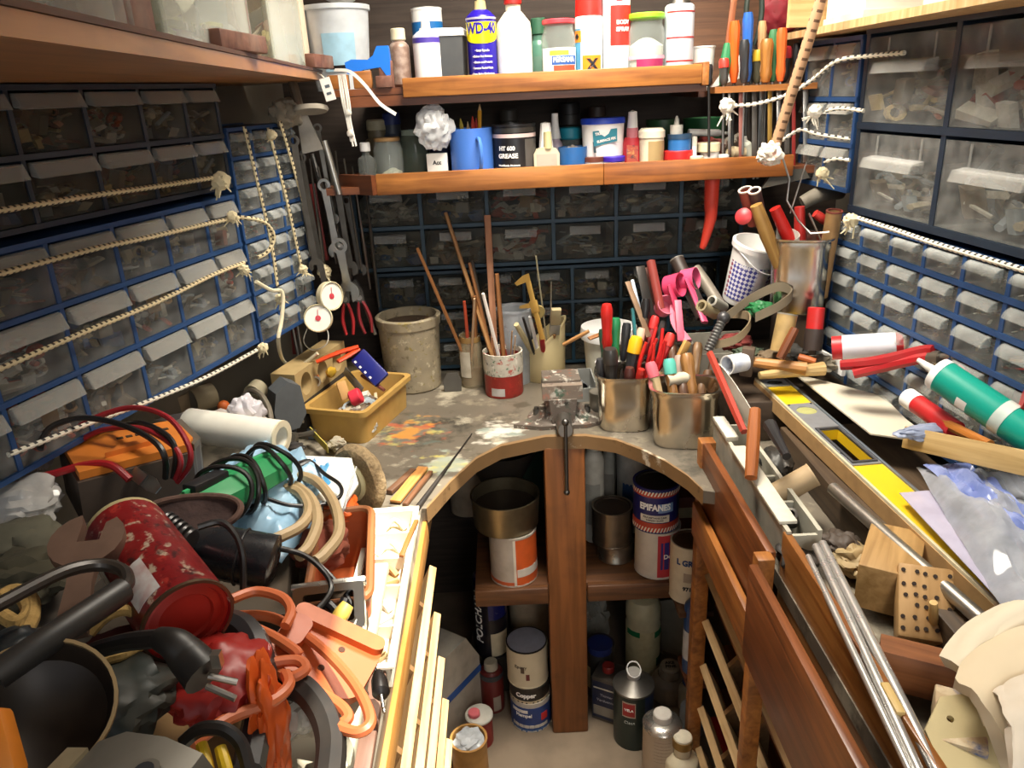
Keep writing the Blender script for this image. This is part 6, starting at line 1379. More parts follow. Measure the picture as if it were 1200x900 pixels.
# clutter base under the right heap so nothing floats: an old wooden box tray
solo('storage_box', 'old dark wooden box under the heap in the right corner', 'box', MB().bb(-.13, .16, -.12, .12, 0, .09, None, .003), wood('4c3c2c', '35291d', 'x', .6), T(.60, 1.60, BZ + .0005))
solo('storage_box', 'low scuffed box under the right-hand tubes and level', 'box', MB().bb(-.06, .16, -.42, .36, 0, .06, None, .003), wood('5a4834', '3e3022', 'y', .6), T(.60, 1.06, BZ + .0005))
for k, (px, py, y, cc, lab) in enumerate([(905, 415, 1.56, '6a5a44', 'scrap of brown leather in the right heap'), (930, 410, 1.60, '3a3a38', 'dark crumpled rag in the right heap'), (862, 395, 1.64, '7a2a28', 'dull red rag in the right heap'), (878, 410, 1.60, '4a5a48', 'greenish rag in the right heap'), (960, 420, 1.56, '8a8270', 'grey-tan rag at the back of the right heap')]):
    bag('rag', lab, C(px, py, y) - V((0, 0, .012)), (.035, .03, .018), mat(cc, .8, 0, .4), 20 + k, .4, 'rag')

# ------------------------------------------------------------------ right side: level, tubes, gun, wood
def lp(px, py, z): return at(px, py, z=z)
# yellow spirit level: far end at (875..925, 440), near end beyond (1110, 760)
A = (lp(880, 446, .955) + lp(922, 438, .955)) / 2; B = (lp(1162, 707, .940) + lp(1214, 688, .940)) / 2
dirv = (B - A).normalized(); B2 = A + dirv * ((B - A).length + .18)
side = V((0, 0, 1)).cross(dirv).normalized()   # towards the wall (+x)
if side.x < 0: side = -side
upv = dirv.cross(side); 
if upv.z < 0: upv = -upv
LV = Matrix(((side.x, dirv.x, upv.x, A.x), (side.y, dirv.y, upv.y, A.y), (side.z, dirv.z, upv.z, A.z), (0, 0, 0, 1)))
Lc = (B2 - A).length; wv = .066
t = thing('spirit_level', 'long yellow box level with pale edges lying along the right side', 'spirit level', LV)
LY = mat('e8c21e', .35, 0, .18, 'a89048', 8); EDGE = mat('d9cfae', .4, .2, .25)
hz = [(.20, .36)]
web = MB()
def rectl(x0, x1, y0, y1): return [(x0, y0), (x1, y0), (x1, y1), (x0, y1)]
hole = [(.40 * Lc + 0, 0)]
Y0, Y1 = .275, .405
web.prism(rectl(-wv / 2 + .004, wv / 2 - .004, .002, Lc), .020, T(0, 0, -.022), 0, [rectl(-.019, .019, Y0, Y1)[::-1]])
obj('web', web, LY, t)
obj('edge_rail', MB().bb(-wv / 2, -wv / 2 + .005, 0, Lc, -.028, .002, None, .001), EDGE, t)
obj('edge_rail', MB().bb(wv / 2 - .005, wv / 2, 0, Lc, -.028, .002, None, .001), mat('8a94a0', .35, .6, .2), t)
obj('side_plate', MB().bb(-wv / 2 - .001, -wv / 2, 0, Lc, -.034, -.004), mat('c09a68', .5, 0, .4, '8a6a44'), t)
GP = mat('8d9094', .4, .3, .2)
obj('end_plate', MB().prism(rectl(-.026, .026, .006, .052), .0022, T(0, 0, -.002), 0, [[(.017 * math.cos(a), .030 + .013 * math.sin(a)) for a in [-k * PI / 10 for k in range(20)]]]), GP, t)
obj('end_vial', MB().lathe([(0, 0), (.017, 0), (.017, .0006), (0, .0006)], 24, T(0, .030, -.0015) @ SC(1, .78, 1)), mat('3c3e38', .2), t)
obj('vial_plate', MB().prism(rectl(-.027, .027, .150, Y1 + .010), .0024, T(0, 0, -.002), 0, [rectl(-.020, .020, Y0 - .002, Y1)[::-1], [(.020 * math.cos(a), .185 + .018 * math.sin(a)) for a in [-k * PI / 10 for k in range(20)]]]), GP, t)
obj('vial', MB().lathe([(0, 0), (.0205, 0), (.0205, .001), (0, .003)], 24, T(0, .185, -.0018) @ SC(1, .9, 1)), mat('a9ab72', .15), t)
obj('window_frame', MB().prism(rectl(-.023, .023, Y0 - .006, Y1 + .004), .003, T(0, 0, .0005), 0, [rectl(-.0185, .0185, Y0, Y1)[::-1]]), mat('5a5c60', .4, .5, .2), t)
for yy in (.155, .37): 
    for xx in (-.023, .023): obj('screw', MB().cyl(.0022, .0012, T(xx, yy, .0004), 8), INK, t)
# milky plastic offcut sheet next to the level
def poly3(pts, th, m, name, label, cat):
    """a flat sheet through 3-D points (planar fan) with thickness"""
    c = sum((V(p) for p in pts), V()) / len(pts)
    n = (V(pts[1]) - V(pts[0])).cross(V(pts[2]) - V(pts[0])).normalized()
    x = (V(pts[1]) - V(pts[0])).normalized(); M = fr(c, n, x); iv = M.inverted()
    o = [(iv @ V(p)) for p in pts]
    return solo(name, label, cat, MB().prism([(p.x, p.y) for p in o], th), m, M)
poly3([lp(930, 436, .972), lp(1035, 463, .975), lp(1062, 490, .975), lp(1098, 520, .972), lp(1020, 510, .968)], .003, clear('e4ddc8', .72, .25, .15, 6), 'plastic_offcut', 'milky curved-edge plastic sheet lying beside the yellow level', 'plastic sheet')
poly3([lp(936, 398, 1.0), lp(986, 425, 1.005), lp(984, 441, .975), lp(940, 408, .975)], .008, PW, 'white_board', 'white-edged board standing behind the level end', 'board')
# red and white cartridge tubes
def cartridge(label, a, b, r, bands, m, nozzle=None, open_=False):
    a, b = V(a), V(b); L = (b - a).length
    t = thing('cartridge_tube', label, 'sealant tube', fr(a, b - a))
    if open_: obj('tube', MB().lathe([(0, 0), (r, 0), (r, L), (r * .93, L), (r * .93, L * .8), (0, L * .8)], 28), m, t)
    else: obj('tube', MB().lathe([(0, .004), (r * .92, .004), (r * .93, 0), (r, 0), (r, L), (0, L)], 28), m, t)
    for nm, z0, z1, a0, a1, mm in bands: obj(nm, band(r, L * z0, L * z1, a0, a1, t=.0008), mm, t)
    if nozzle:
        obj('end_ring', MB().cyl(r * 1.03, .012, T(0, 0, L - .004), 28, 0, r * .98), PW, t)
        obj('nozzle', MB().lathe([(0, L), (r * .35, L), (r * .14, L + .045), (0, L + .045)], 14), nozzle, t)
    return t
TZ = .985
cartridge('red and white sealant tube lying open-end right by the tiny drawers', at(975, 408, y=1.44), at(1080, 402, y=1.38), .0235, [('label', .12, .72, None, None, mat('dcdce4', .4, 0, .1)), ('base_ring', .80, 1.0, None, None, mat('e8cdbc', .4)), ('small_print', .55, .62, -120, -60, mat('9aa0b0', .5))], mat('c4242a', .35), None, True)
cartridge('turquoise sealant tube pointing its nozzle to the left', at(1222, 520, y=.99), at(1103, 440, y=1.135), .0265, [('white_box', .30, .40, None, None, mat('c9d8d0', .4)), ('label', .62, .72, 150, 190, PW), ('logo_patch', .70, .80, 100, 140, PW), ('logo_patch', .52, .62, 100, 140, PW)], mat('129a86', .32, 0, .1, '0c6a5c'), mat('e4e4dc', .4))
cartridge('small red tube with a white end under the turquoise tube', at(1120, 505, y=1.10), at(1064, 466, y=1.22), .0165, [('white_end', .78, 1.0, None, None, PW)], mat('c0262a', .35), None)
cartridge('red tube with cream stripes lying at the far right edge', at(1225, 470, y=1.10), at(1125, 438, y=1.22), .022, [('stripe', .62, .78, None, None, mat('d8c8a8', .45)), ('stripe', .28, .44, None, None, mat('d8c8a8', .45))], mat('a81f22', .35), None)
# caulking gun: red frame and steel rod
G0 = at(1075, 422, y=1.30); G1 = at(985, 428, y=1.36); G2 = at(1210, 422, y=1.12)
t = thing('caulking_gun', 'red sealant gun with a steel push rod lying over the tubes', 'sealant gun', T(*G0)); gi = T(-G0.x, -G0.y, -G0.z)
RG = mat('9e1a20', .3, 0, .15)
obj('trigger_arm', MB().tube([at(985, 428, y=1.36), at(1030, 424, y=1.33), at(1080, 412, y=1.30), at(1095, 410, y=1.28)], [.011, .014, .013, .010], 8, None, 0, 4, False, .9), RG, t, gi)
obj('grip', MB().tube([at(1000, 438, y=1.34), at(1040, 428, y=1.32), at(1090, 418, y=1.28)], [.011, .013, .010], 8, None, 0, 4, False, .9), mat('b01e24', .3), t, gi)
obj('push_rod', MB().tube([at(1098, 417, y=1.27), at(1160, 419, y=1.18), at(1212, 423, y=1.05)], .0062, 10), STEEL, t, gi)
obj('collar', MB().tube([at(1090, 421, y=1.28), at(1104, 421, y=1.26)], [.014, .016], 12), mat('8a8478', .3, .8, .2), t, gi)
obj('cradle_rail', MB().tube([at(1098, 430, y=1.26), at(1150, 428, y=1.2), at(1205, 432, y=1.07)], .007, 6, None, 0, 3, False, .35), RG, t, gi)
obj('front_plate', MB().lathe([(0, 0), (.028, 0), (.028, .004), (0, .004)], 24, fr(at(1205, 462, y=1.04), V((-.8, .5, .2)))), mat('b02024', .32), t, gi)
slat('brown_stick', 'brown wooden stick standing left against the tiny drawers', 'stick', at(1078, 420, y=1.36), at(1088, 392, y=1.40), .014, .008, MAHZ)
slat('brown_stick', 'broad red-brown wooden stick leaning right against the tiny drawers', 'stick', at(1108, 425, y=1.34), at(1125, 386, y=1.36), .022, .010, wood('7a3020', '5a2416', 'z', .4))
stick('orange_dowel', 'orange wooden dowel lying under the turquoise tube', 'dowel', at(1064, 474, y=1.21), at(1160, 522, y=1.02), [.0085, .0085, .0085, .0085], wood('c07a34', '9a5a22', 'z', .4))
slat('bamboo_slat', 'long pale split-wood strip crossing to the right edge under the tubes', 'slat', at(1060, 512, y=1.14), at(1225, 548, y=.93), .036, .008, wood('c9ac78', 'a0824e', 'z', .55, 1, .3), 80)
bag('tape_tube', 'dark blue and white crumpled tube under the orange dowel', at(1090, 506, y=1.12), (.05, .018, .012), mat('8a94ac', .4, 0, .5, '2a3850'), 4, .25, 'tube')
# blister bag
def wrapbag(name, label, o, ex, ey, hgt, m, seed=1, nu=26, nv=26, cr=.012, cat='plastic bag', kind=None):
    ex, ey = V(ex), V(ey); n = ex.cross(ey).normalized()
    if n.z < 0: n = -n
    def f(u, v):
        b = (1 - (2 * u - 1) ** 4) * (1 - (2 * v - 1) ** 4)
        w_ = noise.noise(V((u * 6 + seed, v * 6, seed))) + .6 * abs(noise.noise(V((u * 14, v * 5 + seed, 3))))
        return V(o) + ex * u + ey * v + n * (hgt * b + cr * w_ * (.3 + b))
    return solo(name, label, cat, MB().sheet(f, nu, nv, .0015), m)
o_ = lp(1074, 548, .97)
e1 = lp(1218, 560, .97) - o_; e2 = lp(1190, 740, .955) - o_
wrapbag('screw_bag', 'grey-green card of parts inside the crinkled clear bag, right edge', lp(1100, 552, .955), (lp(1215, 556, .955) - lp(1100, 552, .955)), (lp(1190, 690, .945) - lp(1100, 552, .955)), .006, mat('76745e', .6, 0, .5, '4a483a', 14), 5, 12, 12, .003, 'card')
wrapbag('plastic_bag', 'crinkled clear bag over blue film at the right edge beside the level', o_, e1, e2, .030, clear('c8ccd4', .30, .08, .3, 22), 2, 34, 34, .016)
f0 = lp(1082, 545, .985); f1 = lp(1150, 560, .985) - f0; f2 = lp(1190, 680, .970) - f0
wrapbag('blue_film', 'strip of glossy blue-violet film bunched inside the clear bag', f0, (lp(1130, 545, .985) - f0), (lp(1225, 668, .970) - f0), .016, mat('6f80bb', .22, 0, .5, 'c4ccec', 26), 9, 16, 40, .016, 'plastic film')
wrapbag('plastic_sheet', 'thin lilac plastic sleeve lying over the yellow level', lp(1054, 578, .962), (lp(1090, 575, .962) - lp(1054, 578, .962)), (lp(1195, 730, .955) - lp(1054, 578, .962)), .002, clear('c9c4da', .6, .2, .2), 3, 8, 16, .002, 'plastic sleeve')
# alu tube below the level
stick('metal_tube', 'long bright aluminium tube lying left of the level', 'tube', at(976, 572, z=.930), at(1150, 726, z=.925), [.0105] * 4, mat('b4b0a8', .28, .9, .3), 14)
for k, (a, b, r_) in enumerate([((956, 640), (1075, 900), .0062), ((964, 637), (1098, 905), .0070), ((947, 652), (1055, 880), .0045)]):
    stick('metal_rod', ['middle bright steel rod along the right trough', 'right-hand bright steel rod along the right trough', 'thin left steel rod along the right trough'][k], 'rod', at(*a, z=.925), at(b[0] + (b[0] - a[0]) * .15, b[1] + (b[1] - a[1]) * .15, z=.918), r_, mat('d8d6d2', .25, .75, .05), 12, 1, None)
slat('wood_peg', 'small yellowish peg caught on the steel rods', 'peg', at(1036, 802, z=.925), at(1056, 838, z=.925), .010, .008, wood('d8bc80', 'b8964e', 'z', .5))
# wooden blocks in the trough
def block(label, name, px, py, z, size, rz, m, tilt=0, bev=.002):
    p = at(px, py, z=z); return solo(name, label, 'wood block', MB().box(size, None, bev), m, T(p.x, p.y, z) @ RZ(rz) @ RX(tilt))
block('large square-ended pine block in the right trough behind the steel rods', 'wood_block', 1040, 690, .865, (.075, .130, .070), -32, wood('b8925c', '94703e', 'y', .6, 1, .3))
p = at(1080, 735, z=.89)
t = thing('drill_block', 'small drilled wooden block full of holes leaning in the right trough', 'wood block', T(p.x + .004, p.y - .005, .868) @ RZ(-20) @ RX(-48) @ SC(1.25))
obj('block', MB().box((.055, .028, .080), None, .004), wood('c09a68', 'a07a48', 'z', .6), t)
hb = MB(); rnd = random.Random(4)
for i in range(5):
    for j in range(6):
        if rnd.random() < .9: hb.cyl(.0023, .001, T(-.021 + i * .0105 + rnd.uniform(-.002, .002), -.0141, .010 + j * .012 + rnd.uniform(-.002, .002)) @ RX(90), 8)
obj('drilled_holes', hb, mat('2a1c12', .8, 0, 0), t)
stick('dowel', 'short pale dowel standing right of the drilled block', 'dowel', at(1094, 746, z=.872), at(1094, 706, z=.93), .006, wood('d8b878', 'b8945a', 'z', .5), 10)
p = at(1110, 800, z=.88)
t = thing('moulded_block', 'stepped reddish-brown wooden moulding with a pale worn end, lower right', 'wood block', T(p.x - .012, p.y + .004, .872) @ RZ(62))
obj('block', MB().prism([(-.028, 0), (.028, 0), (.030, .030), (.012, .048), (-.022, .048), (-.030, .030)], .13, RX(90) @ T(0, 0, -.065)), wood('9c643c', '744424', 'y', .45), t)
obj('worn_end', MB().prism([(-.022, .006), (.014, .004), (.020, .020), (.0, .034), (-.010, .040), (-.020, .026)], .0008, T(0, .0655, 0) @ RX(90) @ T(0, 0, -.001)), mat('d8c098', .7, 0, .5, '9a7448', 60), t)
block('pale chamfered board end with blue paint, bottom right corner', 'board_end', 1120, 868, .868, (.05, .09, .035), -28, splat('c8b08c', ['2a5a9a', 'b48a7a', 'd8c8a8'], .6, 22))
p = at(1160, 880, z=.90)
solo('cream_plate', 'cream plate with a screw hole under the cotton cloth, bottom right', 'plate', MB().prism([(-.05, -.035), (.05, -.03), (.055, .06), (-.02, .055), (-.052, .02)], .008, None, 0, [[(-.02 + .004 * math.cos(a), .03 + .004 * math.sin(a)) for a in [-k * PI / 6 for k in range(12)]]]), mat('cdbd90', .5, 0, .15), T(p.x - .004, p.y + .01, .892) @ RX(22))
# cotton cloth folds
def fold(label, name, pts, m, thick, seed):
    """a soft folded layer: a loft between two edges"""
    (a0, a1, a2), (b0, b1, b2) = pts
    q = lambda a, b, c, t_: a * (1 - t_) ** 2 + b * 2 * t_ * (1 - t_) + c * t_ * t_
    return solo(name, label, 'cloth', MB().sheet(lambda u, v: q(a0, a1, a2, u) * (1 - v) + q(b0, b1, b2, u) * v + V((0, 0, .018 * math.sin(v * PI) + .004 * noise.noise(V((u * 5, v * 5, seed))))), 18, 14, thick), m)
CLO = mat('e0d4bc', .9, 0, .15, 'b8a684', 10)
fold('cream cotton cloth folded in thick layers, rear layer at the right edge', 'cotton_cloth', ((lp(1104, 775, .945), lp(1130, 715, .96), lp(1240, 700, .96)), (lp(1160, 850, .925), lp(1180, 760, .94), lp(1250, 740, .94))), CLO, .014, 1)
fold('second fold of cream cotton cloth hanging over the first, right edge', 'cotton_cloth', ((lp(1118, 800, .955), lp(1150, 745, .965), lp(1240, 730, .965)), (lp(1180, 900, .92), lp(1200, 860, .93), lp(1260, 850, .93))), mat('dccbad', .9, 0, .15, 'b8a684', 10), .014, 2)
fold('front fold of gauze cloth with a ribbed edge at the bottom right corner', 'cotton_cloth', ((lp(1168, 815, .965), lp(1185, 795, .97), lp(1240, 785, .97)), (lp(1185, 915, .945), lp(1205, 910, .95), lp(1260, 900, .95))), mat('ded2c0', .9, 0, .2, 'b8a684', 40), .010, 3)
# stuff in front of the level: pipe, sockets, organizer strip
hollow('cardboard_tube', 'fat tan cardboard tube lying open end up beside the level', 'tube', at(906, 582, z=.905), at(953, 556, z=.945), .0205, .0045, mat('b09874', .6, 0, .35, '6a5a40', 20), rim=mat('c4ac84', .5))
hollow('socket', 'small square-bored steel socket left of the cardboard tube', 'socket', at(928, 612, z=.90), at(926, 602, z=.925), .0115, .0045, DSTEEL)
stick('wooden_handle', 'orange-brown wooden handle standing left of the level', 'handle', at(880, 560, y=1.14), at(885, 480, y=1.24), .0115, wood('a8622f', '82461c', 'z', .45), 10)  # upright wooden tool handle
stick('black_lever', 'black capped lever leaning behind the orange-brown handle', 'lever', at(922, 535, y=1.10), at(902, 498, y=1.20), [.007, .008, .010, .012], BLACK, 10)
bag('motor', 'dark grimy metal lump beside the level', at(908, 545, z=.90), (.03, .045, .03), mat('3a3a38', .45, .5, .4), 31, .25, 'machine part')
t = thing('organizer_tray', 'off-white plastic divider tray standing behind the right front board', 'tray', T(.43, 1.2, .852))
iM2 = T(-.43, -1.2, -.852); OW = mat('b9b6a6', .45, 0, .25)
for nm, q in [('wall', (.405, .412, 1.00, 1.42, .852, .93)), ('wall', (.452, .459, 1.00, 1.42, .852, .93)), ('base', (.412, .452, 1.0, 1.42, .8525, .856))]: obj(nm, MB().bb(*q), OW, t, iM2)
for y in (1.0, 1.10, 1.19, 1.30, 1.41): obj('divider', MB().bb(.412, .452, y, y + .006, .856, .922), OW, t, iM2)
obj('rail', MB().bb(.400, .428, 1.02, 1.29, .9305, .936, None, .001), mat('d0ccbc', .45, 0, .2), t, iM2)
obj('rail', MB().bb(.402, .425, 1.32, 1.42, .9305, .940, None, .001), mat('d8d4c6', .45, 0, .2), t, iM2)
for k, (px, py, z, cc, lab) in enumerate([(935, 650, .88, '2c2824', 'black grimy part under the cardboard tube'), (985, 640, .88, '4a4038', 'dark brown part under the aluminium tube'), (1000, 655, .875, 'b09a70', 'tan scrap behind the pine block')]):
    bag('scrap', lab, at(px, py, z=z), (.03, .035, .02), mat(cc, .6, 0, .4), 40 + k, .35, 'scrap')
# white bins above the right drawers
for k, (x, y, w_, d_, h_, lab) in enumerate([(.755, 1.60, .18, .20, .20, 'milky white bin over the right corner, left of the two on the plywood'), (.785, 1.20, .20, .30, .20, 'white bin over the big dark-blue cabinet, right of the two on the plywood')]):
    t = thing('storage_bin', lab, 'storage bin', T(x, y, 1.6665) @ RZ(-3))
    m = MB(); th = .003
    m.bb(-w_ / 2, w_ / 2, -d_ / 2, d_ / 2, 0, th)
    for q in ((-w_ / 2, w_ / 2, -d_ / 2, -d_ / 2 + th), (-w_ / 2, w_ / 2, d_ / 2 - th, d_ / 2), (-w_ / 2, -w_ / 2 + th, -d_ / 2 + th, d_ / 2 - th), (w_ / 2 - th, w_ / 2, -d_ / 2 + th, d_ / 2 - th)): m.bb(*q, th, h_)
    obj('body', m, clear('eeeeea', .55, .3, .25, 6), t); obj('rim', MB().prism(rectl(-w_ / 2 - .006, w_ / 2 + .006, -d_ / 2 - .006, d_ / 2 + .006), .008, T(0, 0, h_), 0, [rectl(-w_ / 2, w_ / 2, -d_ / 2, d_ / 2)[::-1]]), PW, t)
    obj('base_rim', MB().prism(rectl(-w_ / 2 - .004, w_ / 2 + .004, -d_ / 2 - .004, d_ / 2 + .004), .012, T(0, 0, .0), 0, [rectl(-w_ / 2 - .0003, w_ / 2 + .0003, -d_ / 2 - .0003, d_ / 2 + .0003)[::-1]]), mat('e8e2cc', .45), t)
    hp = bpy.data.objects.new('packed_oddments', HEAPS2[k]); COL.objects.link(hp)
    hp.matrix_world = t.matrix_world @ T(-w_ / 2 + .006, -d_ / 2 + .006, .006) @ SC(w_ - .012, d_ - .012, h_ * .7)
    tag(hp, ['pale oddments inside the left white bin above the right drawers', 'pale oddments inside the right white bin above the right drawers'][k], 'oddments', None, 'stuff')
solo('plywood_offcut', 'tan plywood panel leaning behind the white bins', 'board', MB().bb(-.05, .05, -.006, .006, 0, .08), wood('d8b27c', 'b98f58', 'x', .5), T(.645, 1.72, 1.667) @ RZ(10))
# screwdrivers standing in the rail
rails = [(833, 118, 75, .0095, BLACK, None, 'short black screwdriver at the left end of the rail'), (850, 118, 70, .0115, mat('3a3a38', .4), mat('d23a2e', .35), 'grey and red stubby screwdriver second in the rail'),
 (862, 160, 24, .0125, mat('e86020', .35), None, 'orange screwdriver with a long shaft through the rail'), (873, 112, 46, .0115, mat('26282c', .4), None, 'black ribbed screwdriver behind the orange one'),
 (877, 150, 14, .0125, mat('2b62b4', .35), None, 'blue-handled screwdriver high in the rail'), (888, 125, 60, .0115, mat('4a4a3a', .4), mat('d8b030', .4), 'dark screwdriver with a yellow collar in the rail'),
 (898, 115, 45, .0150, wood('b07a3e', '8a5a26', 'z', .35), None, 'thick varnished wooden-handled chisel in the rail'), (906, 150, 34, .0115, mat('3f7a50', .4), None, 'green and white screwdriver behind the wooden chisel'),
 (918, 118, 56, .0160, mat('2e2e2e', .4), mat('b83038', .35), 'big black and red cushioned screwdriver in the rail'), (915, 140, 32, .0120, mat('e0642a', .35), None, 'orange screwdriver behind the big black one'), (932, 120, 50, .0105, BLACK, None, 'black ridged driver at the right of the rail'), (893, 140, 24, .0100, mat('c9976a', .5), None, 'pale wooden awl handle in the rail')]
for k, (px, pb, ptp, r_, m, cm, lab) in enumerate(rails):
    y = 1.83 + .02 * (k % 3)
    a = at(px + (px - 880) * .05, ptp, y=y + .01); zt = 1.5605
    b = V((colx(px, y, 1.50), y, 1.50 - .09 - .03 * (k % 3)))
    hl = max(.04, (a.z - zt) * .98)
    driver(lab, a, b, r_, m, hl, STEEL if k % 2 else DSTEEL, cm)
t = thing('file', 'rusty bar in a green handle standing in the left of the rail', 'file', fr(V((colx(848, 1.86, 1.56), 1.87, 1.562)), at(860, 0, y=1.90) - V((colx(848, 1.86, 1.56), 1.87, 1.562))))
obj('handle', MB().tube([(0, 0, 0), (0, 0, .05), (0, 0, .09)], [.008, .013, .009], 10, None, 0, 4), GRNH, t); obj('blade', MB().box((.014, .006, .14), T(0, 0, .085), .001), wood('9a5a34', '6a3a20', 'z', .5), t)
pliers('dark green garden snips standing behind the blue screwdriver', at(885, -20, y=1.90), V((colx(880, 1.90, 1.56), 1.90, 1.562)), mat('2e3a34', .4), .014, .008)
bag('pouch', 'dark red pouch hanging behind the screwdrivers', at(915, 12, y=2.0), (.05, .03, .06), mat('8a1f2c', .6, 0, .4), 22, .25, 'pouch')
# blades and rods hanging under the rail
hang = [(855, 130, 185, .0035, 'steel'), (868, 135, 195, .0045, 'pink'), (884, 130, 190, .006, 'grey'), (893, 140, 195, .004, 'steel'), (902, 135, 185, .005, 'brass'), (912, 140, 190, .004, 'steel'), (922, 132, 180, .006, 'grey'), (876, 130, 175, .011, 'dark'), (930, 130, 200, .004, 'red'), (944, 125, 190, .006, 'steel')]
hm = {'steel': STEEL, 'pink': mat('b87a70', .4, .4), 'grey': mat('7d7a74', .4, .7, .3), 'brass': BRS, 'dark': mat('4a4640', .4, .6, .4), 'red': mat('8a2420', .4)}
hw_ = {'steel': 'steel', 'pink': 'pinkish', 'grey': 'grey', 'brass': 'brass', 'dark': 'dark', 'red': 'dark red'}
for k, (px, p0, p1, w_, c) in enumerate(hang):
    y = 1.82 + .012 * (k % 4)
    a = at(px, p1, y=y); b = V((colx(px, y, 1.545), y, 1.546))
    slat('hanging_blade', f'{hw_[c]} blade hanging under the screwdriver rail, ' + ['first', 'second', 'fourth', 'fifth', 'sixth', 'seventh', 'eighth', 'third', 'ninth', 'tenth'][k] + ' from the left', 'blade', a, b, w_ * 2, .003, hm[c], 0, 'blades hanging under the rail')
# ------------------------------------------------------------------ left: hanging spanners, gauges, cords
BUNG = dotted('d8c8a0', '3a2c1c', 95)
BUNGW = dotted('e6dfcc', '3c3a38', 75)
LOFF = LP + LN * .026
def onl(px, py, off=.026): return on(px, py, LP + LN * off, LN)
def onr(px, py, off=.03): return on(px, py, RP + RN * off, RN)
def cord(name, label, pts, r, m, group=None, sm=5, cat='cord'):
    return solo(name, label, cat, MB().tube(pts, r, 8, None, 0, sm, False, 1.0, None, True), m, None, group)
KN = mat('d6c9a4', .9, 0, .3, '8a7a58', 60)
def tassel(label, c, m, n=9, s=.022, seed=1, down=(0, 0, -1), name='frayed_knot'):
    rnd = random.Random(seed); mb = MB(); mb.blob((s * .62, s * .55, s * .62), None, seed, .35, 2.5, 3)
    for i in range(n):
        d = V((rnd.uniform(-1, 1), rnd.uniform(-.6, .6), rnd.uniform(-.6, .6))) * .9 + V(down) * .9
        mb.tube([(0, 0, 0), d * s * .5, d * s * .95 + V((rnd.uniform(-1, 1), 0, rnd.uniform(-1, 1))) * s * .4], [s * .12, s * .10, s * .05], 5)
    return solo(name, label, 'knot', mb, m, T(*c))
cord('elastic_cord', 'flecked elastic cord across the second drawer row of the left wall', [onl(-200, 280), onl(90, 232), onl(180, 219), onl(252, 208)], .0042, BUNG, None, 4)
cord('elastic_cord', 'flecked elastic cord across the third drawer row, curling into a loop at its end', [onl(-200, 377), onl(85, 298), onl(180, 277), onl(268, 257), onl(292, 256, .05), onl(312, 262, .06), onl(321, 278, .06), onl(314, 295, .05), onl(302, 302, .035)], .0042, BUNG, None, 5)
cord('elastic_cord', 'flecked elastic cord across the fourth drawer row of the left wall', [onl(-200, 520), onl(90, 393), onl(180, 356), onl(250, 322), onl(286, 308)], .0042, BUNG, None, 4)
cord('elastic_cord', 'pale flecked cord along the bottom of the bright blue cabinet', [onl(10, 533), onl(100, 498), onl(185, 466), onl(250, 438), onl(312, 404)], .0040, BUNGW, None, 4)
cord('elastic_cord', 'leftmost of three upright flecked cords over the tiny left drawers', [onl(286, 148, .03), onl(302, 216, .03), onl(318, 285, .03), onl(325, 335, .03)], .0036, BUNG, None, 4)
cord('elastic_cord', 'middle one of three upright flecked cords over the tiny left drawers', [onl(314, 150, .03), onl(333, 222, .03), onl(346, 280, .03), onl(353, 312, .03)], .0036, BUNG, None, 4)
cord('elastic_cord', 'rightmost of three upright flecked cords over the tiny left drawers', [onl(328, 142, .03), onl(345, 200, .03), onl(360, 255, .03), onl(372, 302, .03)], .0036, BUNG, None, 4)
for k, (px, py, lab) in enumerate([(259, 212, 'frayed white knot ending the second-row cord'), (272, 254, 'small knot on the third-row cord'), (286, 316, 'frayed knot ending the fourth-row cord'), (328, 350, 'tassel hanging from the leftmost upright cord'), (355, 316, 'knot at the foot of the middle upright cord'), (380, 318, 'bulky frayed knot at the foot of the rightmost upright cord'), (308, 408, 'frayed end of the bottom cord'), (318, 158, 'looped knot at the top of the middle upright cord')]):
    tassel(lab, onl(px, py, .036), KN, 8, .017 if k not in (0, 5) else .026, k + 1)
cord('rope', 'white rope sagging from the cord end to the orange clamp', [onl(300, 330, .03), onl(318, 340, .04), onl(331, 343, .05), onl(330, 375, .05), onl(326, 400, .05), at(333, 424, y=1.72), at(352, 428, y=1.70), at(372, 414, y=1.69)], .0042, mat('dcd2b4', .9, 0, .2, 'a89a74', 80), None, 5, 'rope')
HM = [mat('8c8880', .35, .9, .35, '4a443c', 25), mat('6a6660', .4, .9, .4, '332e28', 25), mat('a8a49c', .28, 1, .2, '5a544c', 25)]
